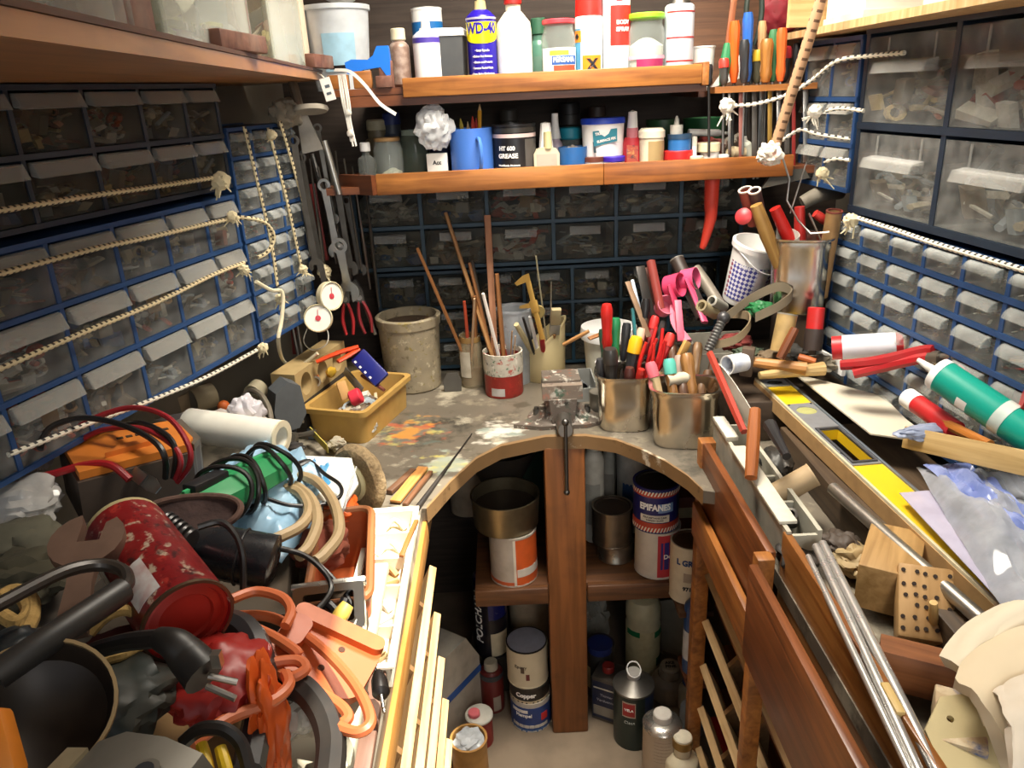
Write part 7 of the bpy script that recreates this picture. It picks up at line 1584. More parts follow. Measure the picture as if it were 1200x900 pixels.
def spanner(label, a, b, w, m, ring=True, facing=(0, -1, .1), group=None, name='spanner'):
    """a = ring end, b = open jaw end"""
    a, b = V(a), V(b); L = (b - a).length
    z = V(facing).normalized(); y = (b - a).normalized(); x = y.cross(z).normalized(); z = x.cross(y)
    M = Matrix(((x.x, y.x, z.x, a.x), (x.y, y.y, z.y, a.y), (x.z, y.z, z.z, a.z), (0, 0, 0, 1)))
    t = thing(name, label, 'spanner', M, group)
    hw = w * .34
    obj('shank', MB().prism([(-hw, w * .5), (hw, w * .5), (hw * .8, L * .5), (hw * 1.1, L - w * 1.0), (-hw * 1.1, L - w * 1.0), (-hw * .8, L * .5)], w * .22, T(0, 0, -w * .11)), m, t)
    if ring: obj('ring_end', MB().pipe(w * .62, w * .26, w * .32, T(0, 0, -w * .16), 20), m, t)
    jw = w * .85; o = []
    for k in range(13):
        an = -PI * 1.22 + k * (PI * 1.44) / 12
        o.append((jw * math.sin(an) * -1, -jw * math.cos(an) * -1))
    arcp = [(jw * math.cos(math.radians(d)), jw * math.sin(math.radians(d))) for d in range(115, 426, 20)]
    out = arcp + [(jw * .34, jw * .62), (jw * .36, -.05 * jw), (-jw * .22, -.12 * jw), (-jw * .30, jw * .62)]
    obj('jaw', MB().prism(out, w * .34, T(0, L - w * .7, -w * .17) @ RZ(-12)), m, t)
    return t
def wy(px, py, y=1.86): return at(px, py, y=y)
for k, (a, b, w, mi, y, lab) in enumerate([
    ((344, 165), (372, 318), .020, 1, 1.76, 'dark long spanner leftmost in the hanging row'),
    ((353, 185), (384, 352), .018, 1, 1.79, 'dull grey spanner second in the hanging row'),
    ((380, 217), (397, 302), .024, 2, 1.82, 'bright combination spanner in front with its ring end up'),
    ((372, 150), (392, 262), .016, 0, 1.84, 'grey spanner hanging behind the bright one'),
    ((396, 222), (412, 322), .022, 1, 1.84, 'dark spanner right of the bright combination spanner'),
    ((391, 240), (408, 345), .020, 0, 1.87, 'half-hidden grey spanner between bright and dark ones'),
    ((406, 235), (424, 322), .018, 1, 1.88, 'dark thin spanner at the right end of the hanging row'),
    ((398, 288), (411, 352), .030, 2, 1.80, 'chrome wide-jawed spanner low over the red pliers')]):
    spanner(lab, wy(*a, y), wy(*b, y), w, HM[mi])
HG = ['leftmost', 'second', 'third', 'fourth', 'fifth', 'sixth', 'seventh', 'eighth', 'ninth']
for k in range(9):
    x0, t0, b0 = 343 + 10 * k, 168 + 9 * (k % 4), 300 + 18 * (k % 3) + 3 * k
    stick('thin_tool', 'dark thin tool hanging behind the spanners, ' + HG[k] + ' of nine', 'tool', wy(x0, t0, 1.80 + .013 * k), wy(x0 + 21, b0, 1.80 + .013 * k), [.004, .0055, .0065 + .002 * (k % 3), .004], HM[(k * 2) % 3], 8, .5, 'thin tools behind the spanners')
slat('file', 'red-handled flat bar hanging between the spanners', 'bar', wy(366, 215, 1.85), wy(382, 305, 1.85), .014, .008, mat('7a2420', .45, 0, .3))
stick('tube_spanner', 'polished steel tube hanging above the right spanners', 'tube', wy(380, 165, 1.80), wy(398, 228, 1.79), .0085, HM[2], 12)
stick('hooked_bar', 'grey bent bar behind the polished steel tube', 'bar', wy(366, 180, 1.86), wy(386, 250, 1.85), .006, HM[0], 8)
t = thing('putty_knife', 'wide worn scraper blade hanging at the top of the spanner row', 'scraper', fr(wy(350, 122, 1.80), wy(366, 178, 1.79) - wy(350, 122, 1.80), (1, 0, 0)))
L = (wy(366, 178, 1.79) - wy(350, 122, 1.80)).length
obj('blade', MB().prism([(-.008, 0), (.008, 0), (.026, L), (-.022, L)], .0025, Matrix(((1, 0, 0, 0), (0, 0, 1, 0), (0, 1, 0, 0), (0, 0, 0, 1)))), mat('9a948a', .4, .6, .4, '5a5044'), t)
obj('handle', MB().tube([(0, 0, -.06), (0, 0, -.03), (0, 0, .012)], [.008, .011, .009], 10, None, 0, 3), mat('6a5a48', .6), t)
solo('brush_pad', 'grey oval polishing pad stuck at the top of the spanner row', 'pad', MB().lathe([(0, 0), (.036, .001), (.038, .007), (.034, .012), (0, .013)], 26, SC(1, .42, 1)), mat('8f887a', .8, 0, .4, '5a5448', 30), fr(wy(364, 125, 1.76), V((.1, -.5, -.85)), (1, 0, -.35)))
bag('rag', 'dusty grey rag bunched under the shelf corner above the cords', wy(334, 132, 1.78), (.035, .03, .030), mat('8d8474', .9, 0, .4, '5c5446'), 7, .35, 'rag')
pliers('red-handled pliers hanging handles-down, left one of two', wy(410, 392, 1.82), wy(402, 330, 1.83), mat('a8242a', .4), .010)
pliers('dark-red handled pliers hanging handles-down, right one of two', wy(432, 390, 1.84), wy(416, 328, 1.85), mat('7e2028', .4), .011)
stick('hooked_bar', 'thin grey lever right of the hanging pliers', 'bar', wy(424, 348, 1.86), wy(440, 392, 1.86), .005, HM[0], 8)
for k, (px, py, px2, py2) in enumerate([(340, 368, 352, 430), (347, 372, 358, 440), (352, 300, 356, 352)]):
    stick('steel_rod', ['steel rod hanging left of the big gauge', 'second steel rod behind the big gauge', 'short rod above the big gauge'][k], 'rod', wy(px, py, 1.80), wy(px2, py2, 1.79), .004, HM[0], 8)
slat('file', 'dull red bar hanging left of the dial gauges', 'bar', wy(341, 350, 1.82), wy(346, 415, 1.81), .012, .007, mat('6e2420', .5, 0, .3))
GF = mat('ece8de', .5, 0, .08)
for k, (px, py, y, rpx, nx, lab) in enumerate([(373, 373, 1.70, 16.5, (.15, -1, .35), 'larger round white gauge with a red centre hanging low in the left corner'), (387, 347, 1.73, 17, (.80, -.62, .10), 'smaller white gauge turned sideways above the larger one')]):
    c = at(px, py, y=y); rr = rpx * (y * .935 + .17) / 900
    t = thing('dial_gauge', lab, 'gauge', fr(c, V(nx)))
    obj('case', MB().lathe([(0, -.012), (rr * .9, -.012), (rr, -.008), (rr, .006), (rr * .94, .008), (rr * .9, .004), (0, .003)], 32), mat('d2c7a4', .4, 0, .2), t)
    obj('face', MB().lathe([(0, .0032), (rr * .89, .0042), (0, .0046)], 30), GF, t)
    obj('centre', MB().cyl(rr * .20, .0012, T(0, 0, .0046), 18), mat('c83a4a', .5), t)
    obj('needle', MB().bb(-.0008, .0008, -.002, rr * .6, .0058, .0066), mat('c86a70', .5), t)
mb = MB().tube([at(360, 385, y=1.74), at(356, 400, y=1.73), at(366, 410, y=1.72), at(382, 404, y=1.72), at(384, 388, y=1.74), at(372, 380, y=1.76)], .0014, 6, None, 0, 6)
solo('wire_loop', 'thin white wire looping below the large gauge', 'wire', mb, mat('c8c4b8', .5))
# strings at the shelf corner
t = thing('string', 'tangle of white string hanging from the shelf corner', 'string', T(*at(400, 88, y=1.76)))
o0 = at(400, 88, y=1.76)
for k, dx in enumerate([-.006, -.002, .003, .007]):
    pts = [V((dx, 0, 0)), V((dx * 1.2 + .003, -.004, -.045 - .006 * k)), V((dx * .6 + .004, 0, -.09)), V((dx * .3 + .006 + .002 * k, .002, -.135 - .01 * (k % 2)))]
    obj('strand', MB().tube(pts, .0022, 6, None, 0, 5), mat('e8e4da', .8), t)
for z_ in (-.075, -.118): obj('knot', MB().blob((.008, .007, .009), T(.005, 0, z_), 3, .3, 2.5, 2), mat('e2dcd0', .8), t)
strap('ribbon', 'white ribbon hanging free from the shelf corner', [at(392, 82, y=1.77), at(410, 84, y=1.74), at(428, 100, y=1.72), at(445, 121, y=1.70), at(464, 134, y=1.69)], .007, .001, mat('f4f2ec', .6, 0, .05), (.5, 0, .8))
t = thing('paper_tag', 'small white paper tag dangling at the shelf corner', 'tag', T(*at(384, 104, y=1.75)) @ RY(-12))
obj('card', MB().bb(-.011, .011, -.0006, .0006, -.024, .022), PAPER, t); obj('print_mark', MB().bb(-.004, .006, -.0012, -.0006, .002, .008).bb(-.005, .005, -.0012, -.0006, -.012, -.007), mat('55606a', .6), t)
obj('string', MB().tube([(0, 0, .022), (-.01, 0, .034), (-.03, .01, .038)], .0016, 6, None, 0, 4), mat('e0d8c8', .8), t)

# ------------------------------------------------------------------ right: cords and the flecked rod
cord('elastic_cord', 'pale flecked cord sweeping from the screwdriver rail to the right cabinets', [at(856, 124, y=1.74), at(885, 122, y=1.73), at(920, 112, y=1.70), at(950, 95, y=1.66), at(980, 72, y=1.60), onr(1015, 66, .03), onr(1060, 62, .012)], .0042, BUNGW, None, 5)
cord('elastic_cord', 'flecked cord across the second row of the right corner cabinet', [at(968, 130, y=1.62), at(985, 127, y=1.60), onr(1012, 130, .03)], .0040, BUNGW, None, 4)
cord('elastic_cord', 'flecked cord bending sharply beside the lower shelf end', [at(914, 166, y=1.66), at(928, 157, y=1.64), at(940, 152, y=1.62), at(960, 158, y=1.60), onr(996, 163, .03)], .0040, BUNGW, None, 4)
cord('elastic_cord', 'short flecked cord at the bottom of the right corner cabinet', [at(966, 190, y=1.62), at(980, 186, y=1.60), onr(996, 188, .03)], .0038, BUNGW, None, 4)
cord('elastic_cord', 'white cord with black flecks under the big dark-blue cabinet', [onr(1000, 254, .035), onr(1050, 270, .03), onr(1100, 287, .03), onr(1215, 321, .03)], .0048, BUNGW, None, 4)
KW = mat('e6e0d0', .9, 0, .25, '9a8e78', 60)
for k, (c, s_, lab) in enumerate([(at(852, 124, y=1.74), .026, 'big frayed white knot at the screwdriver rail'), (at(955, 131, y=1.62), .022, 'frayed white knot beside the second row of the right corner cabinet'), (at(964, 203, y=1.62), .020, 'frayed tan knot hanging below the right corner cabinet'), (onr(997, 258, .045), .022, 'frayed straw-coloured knot under the open big drawer')]):
    tassel(lab, c, KW if k < 2 else KN, 10, s_, 20 + k)
rod = thing('flecked_rod', 'thick flecked brown rod leaning from the top down to the lower shelf end', 'rod', T(0, 0, 0))
rod.matrix_world = T(*at(905, 182, y=1.62)); ri = rod.matrix_world.inverted()
obj('sleeve', MB().tube([at(905, 182, y=1.62), at(925, 118, y=1.60), at(944, 58, y=1.58), at(970, -25, y=1.56)], .0105, 12, None, 0, 5, False, 1, None, True), dotted('b08a68', '5f4430', 60, frac=.3), rod, ri)
bag('tape_knot', 'lump of white and pink tape at the foot of the flecked rod', at(902, 181, y=1.60), (.024, .02, .022), splat('dcd4c4', ['d88a70', 'c8b8a0'], .6, 30, 0, .08), 14, .35, 'tape', None, 2.4)
# ------------------------------------------------------------------ left worktop: the heap
def Zp(px, py, z): return at(px, py, z=z)
# supports under the heap
solo('cardboard_box', 'brown cardboard box at the near end of the left worktop', 'box', MB().bb(-.13, .13, -.16, .16, 0, .10, None, .003), mat('8a6a42', .8, 0, .3, '5a4228'), T(-.42, .60, BZ + .0005) @ RZ(4))
solo('cardboard_box', 'flat dusty box buried under the left heap', 'box', MB().bb(-.12, .12, -.17, .17, 0, .08, None, .003), mat('4a4034', .8, 0, .3), T(-.47, 1.00, BZ + .0005) @ RZ(12))
solo('old_blanket', 'dark brown blanket bundled along the wall beneath the heap', 'blanket', MB().blob((.10, .36, .07), None, 4, .3, 1.8, 4), mat('3a332b', .95, 0, .4, '201c18'), T(-.66, .86, BZ + .09) @ RZ(-14))
# battery charger box
c0 = Zp(76, 537, 1.085); c1 = Zp(222, 507, 1.07)
xd = (c1 - c0).normalized(); Lb = (c1 - c0).length; yd = V((-xd.y, xd.x, 0)).normalized(); zd = xd.cross(yd)
MBX = Matrix(((xd.x, yd.x, zd.x, c0.x), (xd.y, yd.y, zd.y, c0.y), (xd.z, yd.z, zd.z, c0.z), (0, 0, 0, 1)))
t = thing('battery_charger', 'orange-topped battery charger with dark sides and red and black leads', 'battery charger', MBX)
ORT = mat('d07a2c', .4, 0, .3, '7a4418', 12)
obj('body', MB().prism([(0, -.095), (Lb * .9, -.075), (Lb, -.05), (Lb, .06), (0, .06)], .075, T(0, 0, -.080)), mat('4b4038', .45, 0, .4, '2c2420'), t)
obj('top', MB().prism([(.004, -.088), (Lb * .88, -.07), (Lb * .96, -.045), (Lb * .96, .055), (.004, .055)], .012, T(0, 0, -.004)), ORT, t)
obj('rib', MB().prism([(Lb * .25, -.055), (Lb * .65, -.04), (Lb * .68, -.025), (Lb * .40, -.03)], .010, T(0, 0, .006)), mat('c8702a', .4, 0, .2), t)
for k in range(6): obj('vent_slot', MB().bb(Lb * (.42 + .075 * k), Lb * (.47 + .075 * k), .012, .020, .0078, .0092), mat('3a2a1c', .6), t)
obj('end_cap', MB().prism([(Lb * .93, -.068), (Lb * 1.03, -.04), (Lb * 1.03, .062), (Lb * .93, .062)], .082, T(0, 0, -.078)), mat('5a5248', .5, 0, .3), t)
def lead(name, label, pts, r, m, sm=6, cat='cable', group=None):
    return solo(name, label, cat, MB().tube(pts, r, 8, None, 0, sm), m, None, group)
CR_, CB_ = mat('8e1c24', .35, 0, .1), mat('161414', .35, 0, .1)
lead('charger_lead', 'dark red lead arching highest over the orange charger', [Zp(70, 528, 1.07), Zp(95, 498, 1.12), Zp(150, 478, 1.14), Zp(195, 488, 1.14), Zp(220, 520, 1.11), Zp(222, 545, 1.08), Zp(208, 565, 1.05)], .0042, CR_)
lead('charger_lead', 'black lead arching over the left of the orange charger', [Zp(47, 527, 1.125), Zp(58, 502, 1.145), Zp(95, 490, 1.15), Zp(140, 497, 1.14), Zp(178, 515, 1.13), Zp(193, 535, 1.11), Zp(194, 560, 1.07)], .0045, CB_)
lead('charger_lead', 'second dark red lead lying across the orange charger', [Zp(88, 520, 1.09), Zp(120, 504, 1.11), Zp(165, 502, 1.12), Zp(200, 520, 1.11), Zp(212, 540, 1.09), Zp(206, 562, 1.06)], .0042, CR_)
lead('charger_lead', 'second black lead curling by the charger end cap', [Zp(135, 500, 1.10), Zp(165, 496, 1.12), Zp(195, 510, 1.12), Zp(206, 530, 1.10), Zp(203, 560, 1.06)], .0045, CB_)
lead('charger_lead', 'thick red lead in front of the charger', [Zp(25, 562, 1.06), Zp(60, 556, 1.08), Zp(100, 545, 1.09), Zp(130, 545, 1.09), Zp(152, 562, 1.07)], .0058, mat('a01a20', .3, 0, .1))
t = thing('crocodile_clip', 'steel crocodile clip hanging at the front of the charger', 'clip', fr(Zp(160, 556, 1.06), Zp(186, 575, 1.04) - Zp(160, 556, 1.06)))
obj('jaw', MB().prism([(-.008, 0), (.010, 0), (.012, .03), (.006, .045), (-.006, .045), (-.010, .03)], .003, Matrix(((1, 0, 0, 0), (0, 0, 1, 0), (0, 1, 0, 0), (0, 0, 0, 1)))), STEEL, t)
obj('jaw', MB().prism([(-.008, 0), (.010, 0), (.010, .03), (-.008, .03)], .003, Matrix(((1, 0, 0, 0), (0, .3, .95, .012), (0, .95, -.3, 0), (0, 0, 0, 1)))), STEEL, t)
for k, (px, py) in enumerate([(38, 535), (52, 542)]):
    bag('clip', ['clear-jawed connector left of the charger', 'second clear-jawed connector left of the charger'][k], Zp(px, py, 1.07), (.008, .02, .010), clear('c8b8b0', .5, .2, .3), k + 3, .3, 'connector')
# paper roll
a, b = Zp(222, 498, .985), Zp(322, 512, .975)
t = hollow('paper_roll', 'white paper roll lying behind the charger under the drawers', 'roll', a, b + (b - a) * .08, .0335, .012, mat('e9e6da', .8, 0, .15, 'b8b09a'), rim=mat('e2d6b8', .7))
bag('bubble_bag', 'lump of clear bubbly plastic behind the paper roll', Zp(288, 483, 1.0), (.034, .03, .034), clear('eeeaf0', .5, .15, .3, 30), 6, .3, 'plastic bag')
wrapbag('paper_sheet', 'pinkish-white crumpled paper behind the paper roll', Zp(180, 492, .99), Zp(262, 488, .98) - Zp(180, 492, .99), Zp(275, 500, .97) - Zp(190, 506, .985) + V((0, -.05, 0)), .02, mat('dcd2ca', .7, 0, .2), 4, 14, 10, .01, 'paper')
# beige things under the cabinet
BGE = mat('b8a888', .6, 0, .3, '7a6a4c', 15)
p = LP + LD * -.16 + LN * .045
t = thing('holed_block', 'tan block with round holes tucked under the tiny left drawers', 'block', wallM(p, LD, .93))
obj('block', MB().prism([(-.13, 0), (.12, 0), (.12, .075), (-.13, .075)], .06, RX(90) @ T(0, 0, -.06), 0, [[(cx + .024 * math.cos(a), .038 + .027 * math.sin(a)) for a in [-k * PI / 10 for k in range(20)]] for cx in (-.085, -.005, .072)]), mat('b59c6c', .6, 0, .3, '7c6844'), t)
solo('prop', 'dark block propping up the holed block', 'block', MB().bb(-.11, .11, 0, .05, 0, .0785), mat('4a4034', .8), wallM(p, LD, BZ + .0005))
hollow('pipe_cap', 'cream round plastic cap lying in front of the holed block', 'pipe cap', Zp(296, 462, .96), Zp(304, 454, .965), .022, .003, mat('cfc4a4', .45, 0, .2))  # open plastic pipe cap
hollow('pot', 'tan plastic pot lying on its side under the drawers', 'pot', at(225, 470, z=.955), at(250, 462, z=.955), .028, .003, BGE)
solo('pot', 'tan ribbed pot half hidden by the bottom cord', 'pot', MB().lathe([(0, 0), (.03, 0), (.034, .06), (0, .06)], 24), mat('a89478', .6, 0, .3), T(*(Zp(205, 476, .95)))@ T(0, 0, -.03))
solo('orange_ball', 'small orange ball cap between the pots and the bubble bag', 'cap', MB().ball(.013, None, 14), mat('d86a2a', .5), T(*Zp(262, 476, .97)))
t = thing('power_drill', 'grey plastic power-tool body standing by the yellow tray', 'power tool', T(*Zp(335, 475, .95)))
obj('shell', MB().prism([(-.03, -.05), (.015, -.05), (.035, -.02), (.03, .045), (.005, .06), (-.025, .04), (-.035, .0)], .05, RZ(35) @ RX(90) @ T(0, 0, -.025)), mat('5d6164', .45, 0, .25, '34363a'), t)
obj('grip', MB().bb(-.012, .012, -.016, .016, -.09, -.03, RZ(35), .005), mat('3c3e40', .5), t)
lead('grey_hose', 'bent grey pipe clip arching over the bubble bag', [Zp(282, 470, .98), Zp(292, 458, 1.0), Zp(305, 462, 1.0), Zp(315, 478, .98), Zp(318, 494, .96)], .006, mat('7a7264', .5, .3, .3), 5, 'pipe')
for k, (px, py, z, cc, lab) in enumerate([(330, 498, .90, 'b8b4ac', 'bright steel fitting beside the grey tool'), (345, 512, .88, '8a8478', 'dull steel bracket in front of the grey tool'), (312, 490, .92, '3a3632', 'dark lump between paper roll and grey tool')]):
    solo('fitting', lab, 'fitting', MB().cyl(.012, .03, RX(70), 10).bb(-.02, .02, -.006, .006, 0, .008).cyl(.007, .05, RY(80), 8), mat(cc, .35, .8 if k < 2 else 0, .3), T(*Zp(px, py, z)))
# yellow tray of oddments
TA, TB, TC = Zp(354, 478, .93), Zp(426, 484, .93), Zp(467, 438, .93)
ex = (TB - TA); ey = (TC - TB); ang = math.atan2(ex.y, ex.x); wt = ex.length; dt = ey.length
t = thing('parts_tray', 'ochre plastic tray full of odd tools left of the dirty bucket', 'tray', T(TA.x, TA.y, BZ + .0005) @ RZ(math.degrees(ang)))
TY = mat('c09a54', .45, 0, .25, '8a6a34')
hh = .08
def rr_(x0, x1, y0, y1, r=.018, n=4):
    o = []
    for cx, cy, s in ((x1 - r, y0 + r, -90), (x1 - r, y1 - r, 0), (x0 + r, y1 - r, 90), (x0 + r, y0 + r, 180)):
        for k in range(n + 1):
            a = math.radians(s + 90 * k / n); o.append((cx + r * math.cos(a), cy + r * math.sin(a)))
    return o
o1 = rr_(.008, wt - .008, .008, dt - .008); o2 = rr_(0, wt, 0, dt); o3 = rr_(.004, wt - .004, .004, dt - .004); n_ = len(o1)
vs = [(x, y, 0) for x, y in o1] + [(x, y, hh * .86) for x, y in o3] + [(x, y, hh * .86) for x, y in rr_(-.005, wt + .005, -.005, dt + .005)] + [(x, y, hh) for x, y in rr_(-.005, wt + .005, -.005, dt + .005)] + [(x, y, hh) for x, y in rr_(.006, wt - .006, .006, dt - .006)] + [(x, y, .004) for x, y in rr_(.010, wt - .010, .010, dt - .010)]
fs = [tuple(range(n_ - 1, -1, -1)), tuple(5 * n_ + k for k in range(n_))]
for i in range(5):
    for k in range(n_): fs.append((i * n_ + k, i * n_ + (k + 1) % n_, (i + 1) * n_ + (k + 1) % n_, (i + 1) * n_ + k))
tb = MB(); tb.add(vs, fs); obj('tray', tb, TY, t)
MT = t.matrix_world.copy()
hp = bpy.data.objects.new('small_oddments', HEAPS[3]); COL.objects.link(hp); hp.matrix_world = MT @ T(.014, .014, .005) @ SC(wt - .028, dt - .028, .062)
tag(hp, 'small dark oddments filling the ochre tray', 'oddments', None, 'stuff')
t = thing('orange_clamp', 'orange spring clamp lying on top of the ochre tray', 'clamp', T(*Zp(395, 420, 1.0)))
oi = t.matrix_world.inverted()
obj('jaw', MB().tube([at(371, 424, y=1.68), at(395, 414, y=1.69), at(420, 406, y=1.70)], [.008, .0095, .007], 8, None, 0, 4, False, .6), mat('d8491f', .4, 0, .1), t, oi)
obj('jaw', MB().tube([at(396, 424, y=1.66), at(408, 417, y=1.68), at(421, 409, y=1.70)], [.007, .008, .006], 8, None, 0, 4, False, .6), mat('d8491f', .4, 0, .1), t, oi)
t = thing('blue_packet', 'dark blue printed pack leaning over the ochre tray', 'packet', fr(at(419, 416, y=1.70), at(448, 446, y=1.66) - at(419, 416, y=1.70), (0, -1, .5)))
Lq = (at(448, 446, y=1.66) - at(419, 416, y=1.70)).length
obj('pack', MB().box((.014, .042, Lq), None, .004), mat('1c2478', .35, 0, .15), t)
for k in range(4): obj('print_mark', MB().bb(.0072, .0076, .012, .017, Lq * (.1 + .2 * k), Lq * (.1 + .2 * k) + .006), PAPER, t)
solo('red_cap', 'bright coral-red round cap at the front of the ochre tray', 'cap', MB().cyl(.0185, .026, None, 24, 0, None, .003), mat('e0344a', .45), fr(at(411, 468, z=.935), at(424, 462, z=.945) - at(411, 468, z=.935)))  # plain red cap
slat('cardboard_piece', 'tan wedge of cardboard standing in the ochre tray', 'cardboard', at(406, 468, z=.93), at(399, 447, z=.97), .022, .010, mat('cda066', .8, 0, .2), 20)
hollow('reel_tube', 'dark tube with a pale rim and orange collar at the left of the ochre tray', 'tube', at(364, 438, z=.965), at(368, 448, z=.955), .016, .003, mat('c8702e', .5), rim=mat('d0ccc0', .4))
slat('blade', 'grey triangular blade lying in the ochre tray', 'blade', at(404, 434, z=.965), at(424, 458, z=.945), .018, .004, mat('77756f', .4, .5, .3), 60)
stick('pencil', 'brown-red pencil crossing the ochre tray', 'pencil', at(424, 440, z=.96), at(450, 457, z=.945), .005, mat('7a4438', .5), 6)
solo('yellow_bit', 'mustard-yellow plastic bit in the ochre tray', 'plastic part', MB().blob((.012, .02, .012), None, 3, .2, 2, 3), mat('c8a02c', .5), T(*at(388, 436, z=.965)))
M, r, h = fl(411, 450, 432, 398, BZ)
put('tin', 'old dark round tin with a domed lid behind the ochre tray', 'tin', T(M.translation.x - .005, 1.90, BZ + .0005), [('body', MB().cyl(r, h * .84, None, 28), mat('4a4030', .4, .3, .4)), ('lid', MB().lathe([(0, h * .80), (r * 1.04, h * .80), (r * 1.04, h * .90), (r * .8, h * .98), (0, h)], 28), mat('6f654e', .4, .5, .4), )])
solo('grey_box', 'flat blue-grey box under the front of the ochre tray', 'box', MB().bb(-.04, .04, -.02, .02, 0, .026, None, .002), mat('7d8896', .5, 0, .3), T(*Zp(390, 505, BZ)) @ RZ(-10) @ T(.0, -.03, .0005))
slat('yellow_label', 'small yellow card beside the buffing wheel', 'card', Zp(364, 505, .885), Zp(384, 526, .875), .022, .002, mat('d8c860', .6, 0, .2), 90)
for k, (px, py, cc, lab) in enumerate([(345, 525, '2c2a28', 'dark scrap left of the yellow card'), (395, 520, 'b0a894', 'pale curled scrap by the buffing wheel'), (432, 500, 'a8a49a', 'clear plastic wrapper beside the ochre tray')]):
    bag('scrap', lab, Zp(px, py, .87), (.02, .02, .012), mat(cc, .6, 0, .3), 50 + k, .4, 'scrap')
# buffing wheel
cw = Zp(420, 562, .915)
t = thing('buffing_wheel', 'fuzzy grey-brown buffing wheel with a cream hub standing on the left worktop', 'buffing wheel', fr(cw, V((-.62, -.78, .10))))
wm = MB(); prof = []
for k in range(9): a = PI * k / 8; prof.append((.060 + .008 * math.sin(a), .013 - .026 * k / 8 * 1.0))
wm.lathe([(.02, .012)] + [(r_, z_) for r_, z_ in prof] + [(.02, -.012)], 44)
rnd = random.Random(3)
wm.v = [(p[0] * (1 + rnd.uniform(-.02, .02)), p[1] * (1 + rnd.uniform(-.02, .02)), p[2] + rnd.uniform(-.001, .001)) for p in wm.v]
obj('wheel', wm, mat('9a8462', .95, 0, .6, '5c4a34', 160, .9), t)
obj('hub', MB().lathe([(.0, .012), (.034, .012), (.036, .016), (.030, .020), (.026, .017), (0, .018)], 30), mat('d6cea4', .5, 0, .2), t)
# blue bag and white papers under the green tool
wrapbag('blue_bag', 'pale blue plastic bag spread under the green power tool', Zp(205, 600, .975), Zp(330, 660, .955) - Zp(205, 600, .975), Zp(300, 525, .955) - Zp(205, 600, .975), .05, mat('8fb8d4', .3, 0, .4, 'e4f0f6', 14), 7, 36, 36, .03)
wrapbag('blue_bag', 'brighter blue end of a plastic bag by the beige hoses', Zp(330, 600, .965), Zp(398, 590, .95) - Zp(330, 600, .965), Zp(325, 548, .965) - Zp(330, 600, .965), .02, mat('58a8dc', .3, 0, .4, 'd8ecf6', 18), 8, 24, 20, .018)
poly3([Zp(333, 532, .985), Zp(412, 536, .965), Zp(420, 566, .965), Zp(400, 600, .965), Zp(340, 570, .985)], .004, mat('eeece4', .7, 0, .08), 'white_card', 'white card sheet lying beside the paper roll', 'card')
slat('clear_strip', 'clear plastic strip standing on the edge of the white card', 'strip', Zp(416, 550, .975), Zp(402, 600, .975), .014, .002, clear('eef0f2', .4, .15, .2), 60)
# green tool with black cord
ga, gb = Zp(210, 604, 1.05), Zp(325, 545, 1.02)
t = thing('power_tool', 'green hand power tool wrapped in its black cord', 'power tool', fr(ga, gb - ga, (0, 0, 1)))
Lg = (gb - ga).length
GT = mat('2e8a54', .35, 0, .15, '174a2c')
obj('shell', MB().lathe([(0, 0), (.022, .002), (.032, Lg * .12), (.036, Lg * .5), (.034, Lg * .92), (.028, Lg), (0, Lg)], 8, SC(.8, 1.1, 1) @ RZ(22)), GT, t)
obj('seam', MB().bb(.020, .031, -.003, .003, Lg * .05, Lg * .95, None, .001), mat('3aa468', .35), t)
obj('trigger', MB().bb(.022, .036, -.012, .012, Lg * .10, Lg * .42, None, .003), BLACK, t)
obj('nose', MB().cyl(.020, .03, T(0, 0, Lg - .004), 18, 0, .015), BLACK, t)
for k, (u, s_) in enumerate([(.42, 1.0), (.52, 1.06), (.60, 1.02), (.86, .98), (.93, 1.05)]):
    z_ = Lg * u; pts = []
    for q in range(14):
        a = 2 * PI * q / 14 + k; pts.append((.040 * s_ * math.cos(a), .047 * s_ * math.sin(a), z_ + .010 * math.sin(a * 2 + k)))
    obj('cord_turn', MB().tube(pts, .0038, 7, None, 0, 3, True), CB_, t)
lead('power_cable', 'black cord looping from the green tool over the beige hoses', [Zp(345, 545, 1.0), Zp(362, 540, 1.0), Zp(380, 555, .995), Zp(398, 568, .99), Zp(398, 582, .99), Zp(375, 592, .99), Zp(340, 592, 1.0), Zp(315, 585, 1.01)], .0032, CB_)
stick('rubber_sleeve', 'stubby black cord sleeve by the white card', 'sleeve', Zp(345, 550, 1.0), Zp(364, 541, 1.0), .0065, CB_, 10)
# felt pad
t = thing('felt_pad', 'dark brown felt-lined polishing bonnet in the middle of the heap', 'polishing pad', fr(Zp(225, 602, 1.075), V((.10, -.45, .9)), (1, .1, 0)))
obj('rim', MB().tube([(.062 * math.cos(a), .030 * math.sin(a), .004 * math.cos(2 * a)) for a in [2 * PI * k / 24 for k in range(24)]], .0045, 8, None, 0, 2, True), mat('5a4238', .95, 0, .5, '2a1c18', 90, .5), t)
obj('pad', MB().lathe([(0, -.012), (.05, -.010), (.060, 0), (.052, -.004), (0, -.008)], 28, SC(1, .48, 1)), mat('3c2a26', .95, 0, .5, '20161a', 90, .5), t)
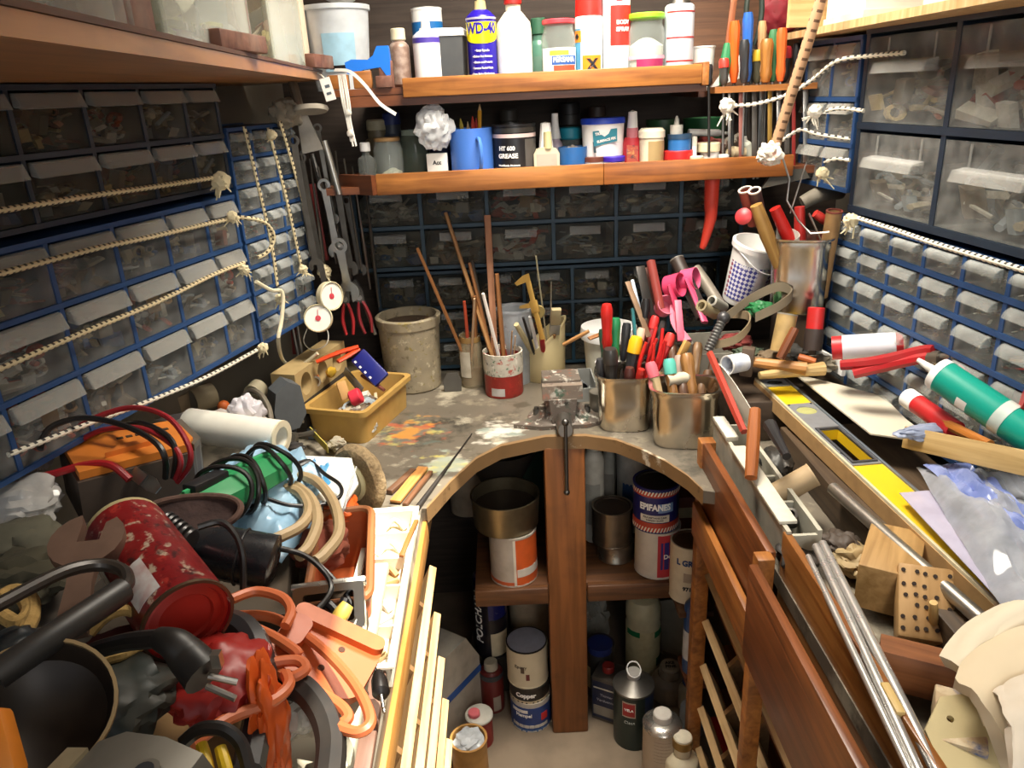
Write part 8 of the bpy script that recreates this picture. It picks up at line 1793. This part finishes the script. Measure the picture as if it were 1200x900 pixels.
# black motor
t = thing('motor_housing', 'shiny black plastic power-tool end in the middle of the heap', 'power tool', fr(Zp(222, 640, 1.05), Zp(322, 660, 1.02) - Zp(222, 640, 1.05)))
Lm = (Zp(322, 660, 1.02) - Zp(222, 640, 1.05)).length
obj('housing', MB().lathe([(0, 0), (.022, .002), (.034, Lm * .35), (.036, Lm * .98), (.030, Lm), (0, Lm)], 26), mat('1c1e22', .22, 0, .1), t)
obj('seam', MB().lathe([(.0358, Lm * .6), (.037, Lm * .605), (.037, Lm * .62), (.0358, Lm * .625)], 26), BLACK, t)
t = thing('strain_relief', 'black ribbed cord sleeve bending up beside the red can', 'cord sleeve', T(*Zp(212, 622, 1.08)))
pts = [Zp(193, 612, 1.09), Zp(205, 620, 1.085), Zp(220, 632, 1.075)]
ti = t.matrix_world.inverted()
for k in range(6):
    q = k / 5; p = pts[0] * (1 - q) ** 2 + pts[1] * 2 * q * (1 - q) + pts[2] * q * q
    obj('rib', MB().lathe([(0, 0), (.014, 0), (.015, .003), (.014, .006), (0, .006)], 16, fr(p, V((1, -.35, -.25)))), mat('232325', .3), t, ti)
lead('power_cable', 'black cord hanging down in front of the black motor housing', [Zp(232, 618, 1.10), Zp(258, 612, 1.10), Zp(275, 625, 1.09), Zp(284, 650, 1.07), Zp(285, 690, 1.03)], .0042, CB_)
lead('power_cable', 'black cord crossing from the motor to the plug on the right', [Zp(278, 628, 1.05), Zp(320, 640, 1.03), Zp(355, 650, 1.01), Zp(385, 672, .99), Zp(410, 705, .965), Zp(428, 748, .94), Zp(440, 790, .925)], .0032, CB_)
lead('power_cable', 'black cord dropping behind the chrome frame', [Zp(300, 640, 1.03), Zp(350, 648, 1.015), Zp(378, 668, 1.0), Zp(388, 690, .985), Zp(372, 714, .985), Zp(345, 732, .985)], .0036, CB_)
# red tin can lying towards the viewer
ra, rb = Zp(146, 622, 1.105), Zp(221, 728, 1.082)
t = thing('drink_can', 'red patterned tin can lying with its red base towards the camera', 'can', fr(ra, rb - ra, (0, 0, 1)))
Lr = (rb - ra).length; rr0 = .0455
RCAN = splat('8f1e20', ['b83a30', 'c8b8a0', '5a1418', '2a2420'], .3, 70, .3, .085)
obj('body', MB().lathe([(rr0 * .8, 0), (rr0 * .97, .004), (rr0, .010), (rr0, Lr - .006), (rr0 * 1.03, Lr - .004), (rr0 * 1.03, Lr), (rr0 * .95, Lr), (rr0 * .93, Lr - .004), (rr0 * .85, Lr - .003), (rr0 * .8, Lr - .008), (rr0 * .62, Lr - .006), (rr0 * .58, Lr - .010), (0, Lr - .009)], 40), RCAN, t)
obj('base', MB().lathe([(rr0 * .94, Lr - .0035), (rr0 * .85, Lr - .0022), (rr0 * .8, Lr - .0072), (rr0 * .62, Lr - .0052), (rr0 * .58, Lr - .0092), (0, Lr - .0082)], 40), mat('a82a1e', .35, .2, .2, '4a140e'), t)
obj('rim', MB().pipe(rr0 * 1.035, rr0 * .07, .004, T(0, 0, Lr - .003), 40), mat('6a5a48', .3, .8, .3), t)
obj('top_rim', MB().pipe(rr0 * .99, .006, .006, T(0, 0, .002), 36), mat('cfc090', .35, .4, .3), t)
obj('white_patch', band(rr0, Lr * .62, Lr * .92, 20, 60, t=.0008), mat('c8c4c0', .4, 0, .5, 'a02a28', 60), t)
obj('dotted_stripe', band(rr0, Lr * .05, Lr * .75, 75, 90, t=.0008), splat('b8ac98', ['4a3430', 'd8d0c0'], .5, 90, 0, .1), t)
# big rusty spanner
RUST = mat('6e5648', .55, .4, .5, '3c2a20', 22)
spanner('large brown rusty spanner standing jaws-up over the red can', Zp(78, 770, 1.10), Zp(108, 612, 1.15), .044, RUST, False, (.2, -.7, .7))
# clear bag, cloth, rope at the far left edge
bag('plastic_bag', 'shiny clear bag twisted at the far left of the heap', Zp(28, 590, 1.06), (.065, .05, .030), clear('d8d6d2', .42, .1, .3, 16), 9, .35, 'plastic bag', T(*Zp(25, 588, 1.055)) @ RZ(-35))
bag('cloth', 'grey-green rag rolled at the left edge under the clear bag', Zp(25, 640, 1.03), (.06, .05, .035), mat('5a5748', .9, 0, .4, '34322a', 25), 10, .25, 'rag')
bag('cloth', 'dark olive rag in front at the left edge', Zp(20, 680, 1.03), (.06, .05, .03), mat('3c3828', .9, 0, .4, '201e16', 25), 17, .3, 'rag')
t = thing('rope', 'thick beige knotted rope at the left edge of the heap', 'rope', T(*Zp(25, 715, 1.09)))
ti = t.matrix_world.inverted()
RP_ = mat('a8884e', .9, 0, .5, '5c4622', 120, .6)
for pts in ([(0, 700), (18, 692), (36, 702), (38, 722), (30, 742), (36, 760)], [(5, 722), (22, 730), (34, 716), (26, 700)]):
    obj('strand', MB().tube([Zp(x, y, 1.10) for x, y in pts], .0075, 9, None, 0, 5), RP_, t, ti)
lead('rope', 'beige rope looped over the red can and the black plug', [Zp(105, 742, 1.09), Zp(125, 722, 1.10), Zp(150, 715, 1.10), Zp(170, 728, 1.09), Zp(172, 748, 1.08), Zp(150, 765, 1.08), Zp(128, 772, 1.08), Zp(112, 780, 1.08)], .0058, RP_, 5, 'rope')
# black U-shaped tool handle
t = thing('u_handle', 'black tubular U-shaped tool handle across the lower left', 'handle', T(*Zp(80, 700, 1.16))); ti = t.matrix_world.inverted()
obj('grip', MB().tube([Zp(-5, 792, 1.15), Zp(60, 748, 1.155), Zp(144, 692, 1.15)], .0125, 14, None, 0, 3), mat('2a2826', .4, 0, .2), t, ti)
obj('bow', MB().tube([Zp(142, 694, 1.15), Zp(150, 682, 1.15), Zp(143, 668, 1.15), Zp(115, 662, 1.155), Zp(70, 672, 1.165), Zp(-8, 712, 1.18)], .0065, 10, None, 0, 5), mat('332e2a', .3, .2, .2), t, ti)
bag('machine_part', 'black ridged plastic part under the dark bowl, left edge', Zp(8, 770, 1.12), (.03, .035, .02), mat('1c2226', .3, 0, .1), 24, .2, 'machine part')
# dark bowl-shaped guard
t = thing('grinder_guard', 'dark dirty half-bowl guard at the bottom left corner', 'guard', fr(Zp(42, 838, 1.12), V((.30, -.42, .85)), (1, 0, 0)))
obj('shell', MB().lathe([(0, -.030), (.028, -.028), (.050, -.012), (.056, .008), (.0585, .008), (.052, -.015), (.03, -.032), (0, -.034)], 36), mat('221a15', .4, .3, .4, '4a3c2a', 18), t)
obj('rim', MB().pipe(.060, .003, .004, T(0, 0, .007), 36), mat('8a7450', .5, .3, .3), t)
# plug
t = thing('mains_plug', 'big black rubber plug with two steel prongs among the heap', 'plug', T(*Zp(215, 790, 1.10))); ti = t.matrix_world.inverted()
obj('cable', MB().tube([Zp(112, 762, 1.10), Zp(150, 752, 1.12), Zp(190, 748, 1.13)], .0085, 10, None, 0, 4), CB_, t, ti)
obj('body', MB().tube([Zp(186, 748, 1.13), Zp(205, 755, 1.13), Zp(220, 770, 1.12), Zp(240, 792, 1.11)], [.010, .014, .017, .019], 14, None, 0, 4), mat('1a1918', .4, 0, .15), t, ti)
for dx, dy in ((0, -4), (-2, 8)): obj('prong', MB().tube([Zp(244 + dx, 796 + dy, 1.11), Zp(278 + dx, 806 + dy * 1.6, 1.10)], .0030, 8), STEEL, t, ti)
obj('earth_clip', MB().bb(-.004, .004, -.004, .004, 0, .014), STEEL, t, ti @ T(*Zp(256, 780, 1.12)))
bag('bag', 'bright red plastic bag showing between plug and hose', Zp(255, 795, 1.03), (.05, .055, .035), mat('96201a', .4, 0, .4, '4a100c', 12), 13, .25, 'plastic bag')
bag('bag', 'dark green bag deep under the black plug', Zp(130, 820, 1.05), (.06, .05, .03), mat('161f1a', .5, 0, .3), 15, .25, 'plastic bag')
bag('bag', 'crumpled orange plastic bag hanging by the thick hoses', Zp(318, 850, .985), (.016, .03, .070), mat('c8541a', .4, 0, .3, '8a340e', 14), 16, .35, 'plastic bag')
bag('bag', 'deep red cloth beneath the rope at the left', Zp(150, 775, 1.03), (.06, .05, .03), mat('5a1614', .7, 0, .4), 18, .25, 'cloth')
slat('orange_case', 'orange case edge at the very bottom left corner', 'case', Zp(-16, 840, 1.15), Zp(4, 915, 1.12), .03, .02, mat('c8741c', .45, 0, .2), 0)
# thick hoses
lead('vacuum_hose', 'thick black hose curving behind the orange cable reel', [Zp(262, 728, 1.02), Zp(290, 740, 1.03), Zp(305, 775, 1.02), Zp(305, 825, 1.0), Zp(290, 905, .99)], .0155, mat('2a2a2c', .32, 0, .15), 6, 'hose')
lead('vacuum_hose', 'second thick dark hose arching at the bottom of the heap', [Zp(330, 802, .985), Zp(355, 808, .99), Zp(378, 835, .985), Zp(388, 870, .975), Zp(385, 915, .97)], .0150, mat('272523', .4, 0, .2), 6, 'hose')
# angle grinder head
t = thing('angle_grinder', 'grey cast metal grinder head at the bottom edge', 'angle grinder', T(*Zp(150, 952, 1.09)) @ RZ(-15))
GM = mat('77736a', .45, .5, .35, '4c463a', 20)
obj('gear_head', MB().prism([(-.055, 0), (.035, -.005), (.055, .010), (.045, .030), (.015, .040), (-.02, .038), (-.05, .022)], .07, RX(90) @ T(0, 0, -.035), 0), GM, t)
obj('spindle_boss', MB().cyl(.013, .02, T(.025, 0, .026), 18, 0, .011), GM, t)
obj('bolt_hole', MB().cyl(.007, .001, T(.025, 0, .0462), 14), INK, t)
obj('flange', MB().prism([(-.075, .002), (-.05, .0), (-.05, .026), (-.07, .022)], .05, RX(90) @ T(0, 0, -.025)), mat('a89a7c', .4, .5, .3), t)
obj('body', MB().lathe([(0, 0), (.028, 0), (.034, .06), (0, .07)], 20, T(.05, -.01, .012) @ RY(80)), mat('22242a', .4), t)
for k, (px, py) in enumerate([(240, 888), (262, 892)]):
    stick('cable_end', ['left yellow cable end at the bottom edge', 'right yellow cable end at the bottom edge'][k], 'cable end', Zp(px - 4, py - 16, 1.09), Zp(px + 6, py + 20, 1.08), .0052, YELLOW, 10)
lead('power_cable', 'black cord arching over the yellow cable ends', [Zp(215, 870, 1.09), Zp(235, 855, 1.10), Zp(262, 855, 1.10), Zp(282, 872, 1.09), Zp(292, 905, 1.08)], .006, CB_)
# orange extension reel
q = [Zp(337, 712, 1.0), Zp(440, 760, .955), Zp(421, 820, .945), Zp(318, 790, .985)]
cQ = sum(q, V()) / 4; nx_ = (q[1] - q[0]).normalized(); nn = nx_.cross(q[3] - q[0]).normalized(); nn = nn if nn.z > 0 else -nn
ny_ = nn.cross(nx_); MQ = Matrix(((nx_.x, ny_.x, nn.x, cQ.x), (nx_.y, ny_.y, nn.y, cQ.y), (nx_.z, ny_.z, nn.z, cQ.z), (0, 0, 0, 1)))
wq = (q[1] - q[0]).length / 2; hq = abs((q[3] - q[0]).dot(ny_)) / 2
OR_ = mat('bd5c2c', .42, 0, .12, 'b05a2c', 10)
t = thing('cable_reel', 'flat orange cable holder wound with orange extension cable', 'cable reel', MQ)
obj('plate', MB().prism(rr_(-wq, wq, -hq, hq, .022, 5), .012, T(0, 0, -.006)), OR_, t)
obj('raised_edge', MB().prism(rr_(-wq * .98, wq * .98, hq * .55, hq * 1.02, .010, 4), .012, T(0, 0, .004)), mat('c2632f', .42), t)
obj('boss', MB().prism(rr_(-wq * .95, -wq * .45, -hq * .5, hq * .5, .012, 4), .016, T(0, 0, .0058)), mat('b65628', .42), t)
for x, y in ((.25, .30), (.10, -.45)): obj('screw_hole', MB().cyl(.004, .0012, T(wq * x, hq * y, .0056), 12), mat('4a2a1a', .7), t)
obj('embossed_mark', MB().lathe([(.0, .0), (.008, 0), (.008, .0008), (0, .0008)], 20, T(-wq * .08, hq * .05, .0058) @ SC(1, .5, 1)), mat('a85a34', .5), t)
OC = mat('c4683e', .4, 0, .1, 'b86a40', 20)
for k, (pts, z) in enumerate([([(272, 702), (300, 693), (330, 700), (341, 716), (334, 734)], 1.03), ([(272, 722), (320, 724), (372, 756), (414, 800), (434, 842), (420, 858), (392, 850)], 1.0), ([(274, 726), (318, 745), (345, 762), (350, 768)], 1.02),
    ([(268, 802), (300, 782), (345, 774), (358, 784), (340, 794), (326, 786)], 1.02), ([(325, 786), (350, 800), (378, 814), (400, 828), (408, 840), (400, 848), (388, 848)], .995), ([(225, 872), (268, 842), (318, 822), (338, 804), (335, 790)], 1.03)]):
    lead('orange_cable', ['uppermost loop of orange cable behind the reel', 'long loop of orange cable sweeping over the reel to the lower right', 'short orange cable length left of the reel', 'orange cable loop curling back at the left of the reel', 'orange cable below the reel ending near the grey box', 'orange cable running to the lower left under the plug'][k], [Zp(x, y, z - .003 * i) for i, (x, y) in enumerate(pts)], .0062, OC, 6, 'cable')
# beige hoses
BH = mat('b49c76', .5, 0, .25, '7a6444', 20)
for k, pts in enumerate([[(335, 572), (352, 578), (362, 598), (350, 618), (312, 636)], [(342, 566), (365, 585), (372, 612), (362, 640), (350, 652)], [(345, 556), (372, 565), (392, 592), (397, 625), (380, 650), (370, 658)]]):
    lead('beige_hose', ['leftmost of three beige hoses', 'middle one of three beige hoses', 'rightmost of three beige hoses'][k] + ' bent beside the orange tub', [Zp(x, y, .995) for x, y in pts], .0085, BH, 6, 'hose')
# orange tub with a brown rim
t = thing('orange_tub', 'open orange plastic tub with a brown rounded rim', 'tub', T(-.262, 1.005, .852) @ RZ(8))
def shell(o_, th, h_, m, M=None):
    n_ = len(o_); c_ = (sum(p[0] for p in o_) / n_, sum(p[1] for p in o_) / n_)
    sh = lambda f: [((x - c_[0]) * f + c_[0], (y - c_[1]) * f + c_[1]) for x, y in o_]
    rows = [(sh(.92), 0), (sh(1), h_), (sh(.95), h_), (sh(.87), .004)]
    vs = [(x, y, z) for o2, z in rows for x, y in o2]; fs = [tuple(range(n_ - 1, -1, -1)), tuple(3 * n_ + k for k in range(n_))]
    for i in range(3):
        for k in range(n_): fs.append((i * n_ + k, i * n_ + (k + 1) % n_, (i + 1) * n_ + (k + 1) % n_, (i + 1) * n_ + k))
    mb = MB(); mb.add(vs, fs, M); return mb
oo = rr_(-.045, .038, -.16, .085, .02, 4)
obj('tub', shell(oo, .003, .10, None), mat('b85a2c', .4, 0, .3, '6a3418'), t)
obj('rim', MB().tube([(x, y, .10) for x, y in oo], .0065, 8, None, 0, 1, True), mat('9a6038', .45, 0, .2), t)
bag('bag', 'bright orange crumpled bag inside the orange tub', Zp(398, 598, .94), (.03, .04, .025), mat('e8641c', .4, 0, .2), 19, .3, 'plastic bag')
bag('cloth', 'red-brown rag inside the orange tub', Zp(378, 640, .93), (.04, .05, .03), mat('8a4430', .8, 0, .4), 23, .3, 'rag')
# white organiser tray in the sun
t = thing('organiser_tray', 'white plastic organiser tray with odd compartments in the bright sun', 'tray', T(-.215, 1.04, BZ + .0008) @ RZ(1))
WS = mat('e9e4d2', .5, 0, .12, 'b8ac88', 14)
obj('base', MB().bb(-.036, .036, -.24, .16, 0, .004), WS, t)
for q_ in ((-.036, -.032, -.24, .16), (.032, .036, -.24, .16), (-.032, .032, .156, .16), (-.032, .032, -.24, -.236)): obj('wall', MB().bb(*q_, .004, .034), WS, t)
for y, h_ in ((.09, .03), (.02, .026), (-.06, .03), (-.15, .026)): obj('divider', MB().bb(-.032, .032, y, y + .004, .004, h_), WS, t)
obj('rim', MB().prism(rectl(-.042, .042, -.246, .166), .003, T(0, 0, .034), 0, [rectl(-.033, .033, -.237, .157)[::-1]]), WS, t)
MO = t.matrix_world.copy()
for k, (y, cc, lab) in enumerate([(.125, 'd8cdb0', 'bent white bracket in the far compartment of the organiser tray'), (.055, 'efe8d4', 'white clip in the second compartment of the organiser tray'), (-.01, 'b89a68', 'tan block in the middle of the organiser tray'), (-.10, 'f0ecdc', 'white plastic part in the near half of the organiser tray'), (-.19, 'c0a478', 'tan offcut in the nearest compartment of the organiser tray')]):
    mb = MB().bb(-.02, .018, -.018, .016, 0, .010, RZ(12 * k), .003).tube([(-.02, -.01, .012), (0, .01, .024), (.02, -.005, .012)], .005, 7, None, 0, 4)
    solo('plastic_part', lab, 'plastic part', mb, mat(cc, .5, 0, .2), MO @ T(0, y, .0046))
slat('wood_strip', 'thin brown strip lying along the edge of the organiser tray', 'wood strip', Zp(470, 652, .892), Zp(488, 610, .892), .008, .005, wood('a8713a', '7c5024', 'z', .5))
# long pale profile, chrome frame, yellow handle
slat('pale_profile', 'long pale aluminium profile lying in the sun towards the camera', 'profile', Zp(446, 664, .905), Zp(398, 905, .905), .026, .016, mat('d4d0b8', .4, .2, .2, '9a9274'), 0)
slat('brown_profile', 'dark brown strip lying left of the rack rail near the camera', 'strip', Zp(440, 790, .872), Zp(418, 910, .872), .030, .012, wood('8a6a5a', '6a4a3c', 'z', .5), 0)
c = Zp(385, 705, .975)
t = thing('chrome_frame', 'chrome rectangular frame with black parts behind the cable reel', 'frame', T(c.x, c.y, .955) @ RZ(8) @ RX(28))
obj('frame', MB().prism(rr_(-.045, .045, -.032, .032, .006, 3), .020, None, 0, [rr_(-.032, .032, -.021, .021, .004, 3)[::-1]]), CHROME, t)
obj('bar', MB().bb(-.048, .048, .030, .040, .004, .020, None, .003), mat('c8c4bc', .2, .9, .1), t)
obj('spring_part', MB().tube([(-.02, -.015, .012), (-.005, .01, .014), (.012, -.005, .012), (.02, .012, .014)], .006, 8, None, 0, 4), BLACK, t)
solo('support_block', 'block holding up the chrome frame', 'block', MB().bb(-.04, .04, -.03, .03, 0, .085), mat('5a4a3a', .8), T(c.x, c.y + .002, BZ + .0005))
stick('rubber_handle', 'pale yellow rubber handle in front of the chrome frame', 'handle', Zp(388, 738, .965), Zp(408, 708, .985), [.008, .010, .0105, .008], mat('d8bc58', .45, 0, .1), 12)  # yellow rubber handle by the frame
t = thing('euro_plug', 'small black two-pin plug hanging off the cable reel', 'plug', fr(Zp(443, 788, .925), Zp(448, 822, .915) - Zp(443, 788, .925), (1, 0, 0)))
obj('body', MB().lathe([(0, 0), (.008, .001), (.013, .012), (.014, .028), (.008, .034), (0, .034)], 16, SC(.75, 1, 1)), CB_, t)
for y in (-.005, .005): obj('pin', MB().cyl(.002, .018, T(0, y, .033), 8), STEEL, t)
bag('bag', 'clear wrinkled plastic among the hoses at the bottom of the heap', Zp(340, 835, .96), (.03, .03, .02), clear('c8c4b8', .4, .1, .3, 30), 27, .35, 'plastic bag')
hollow('grey_pipe', 'grey-green pipe end below the cable reel', 'pipe', Zp(382, 838, .945), Zp(402, 828, .95), .011, .003, mat('8a8a70', .5))
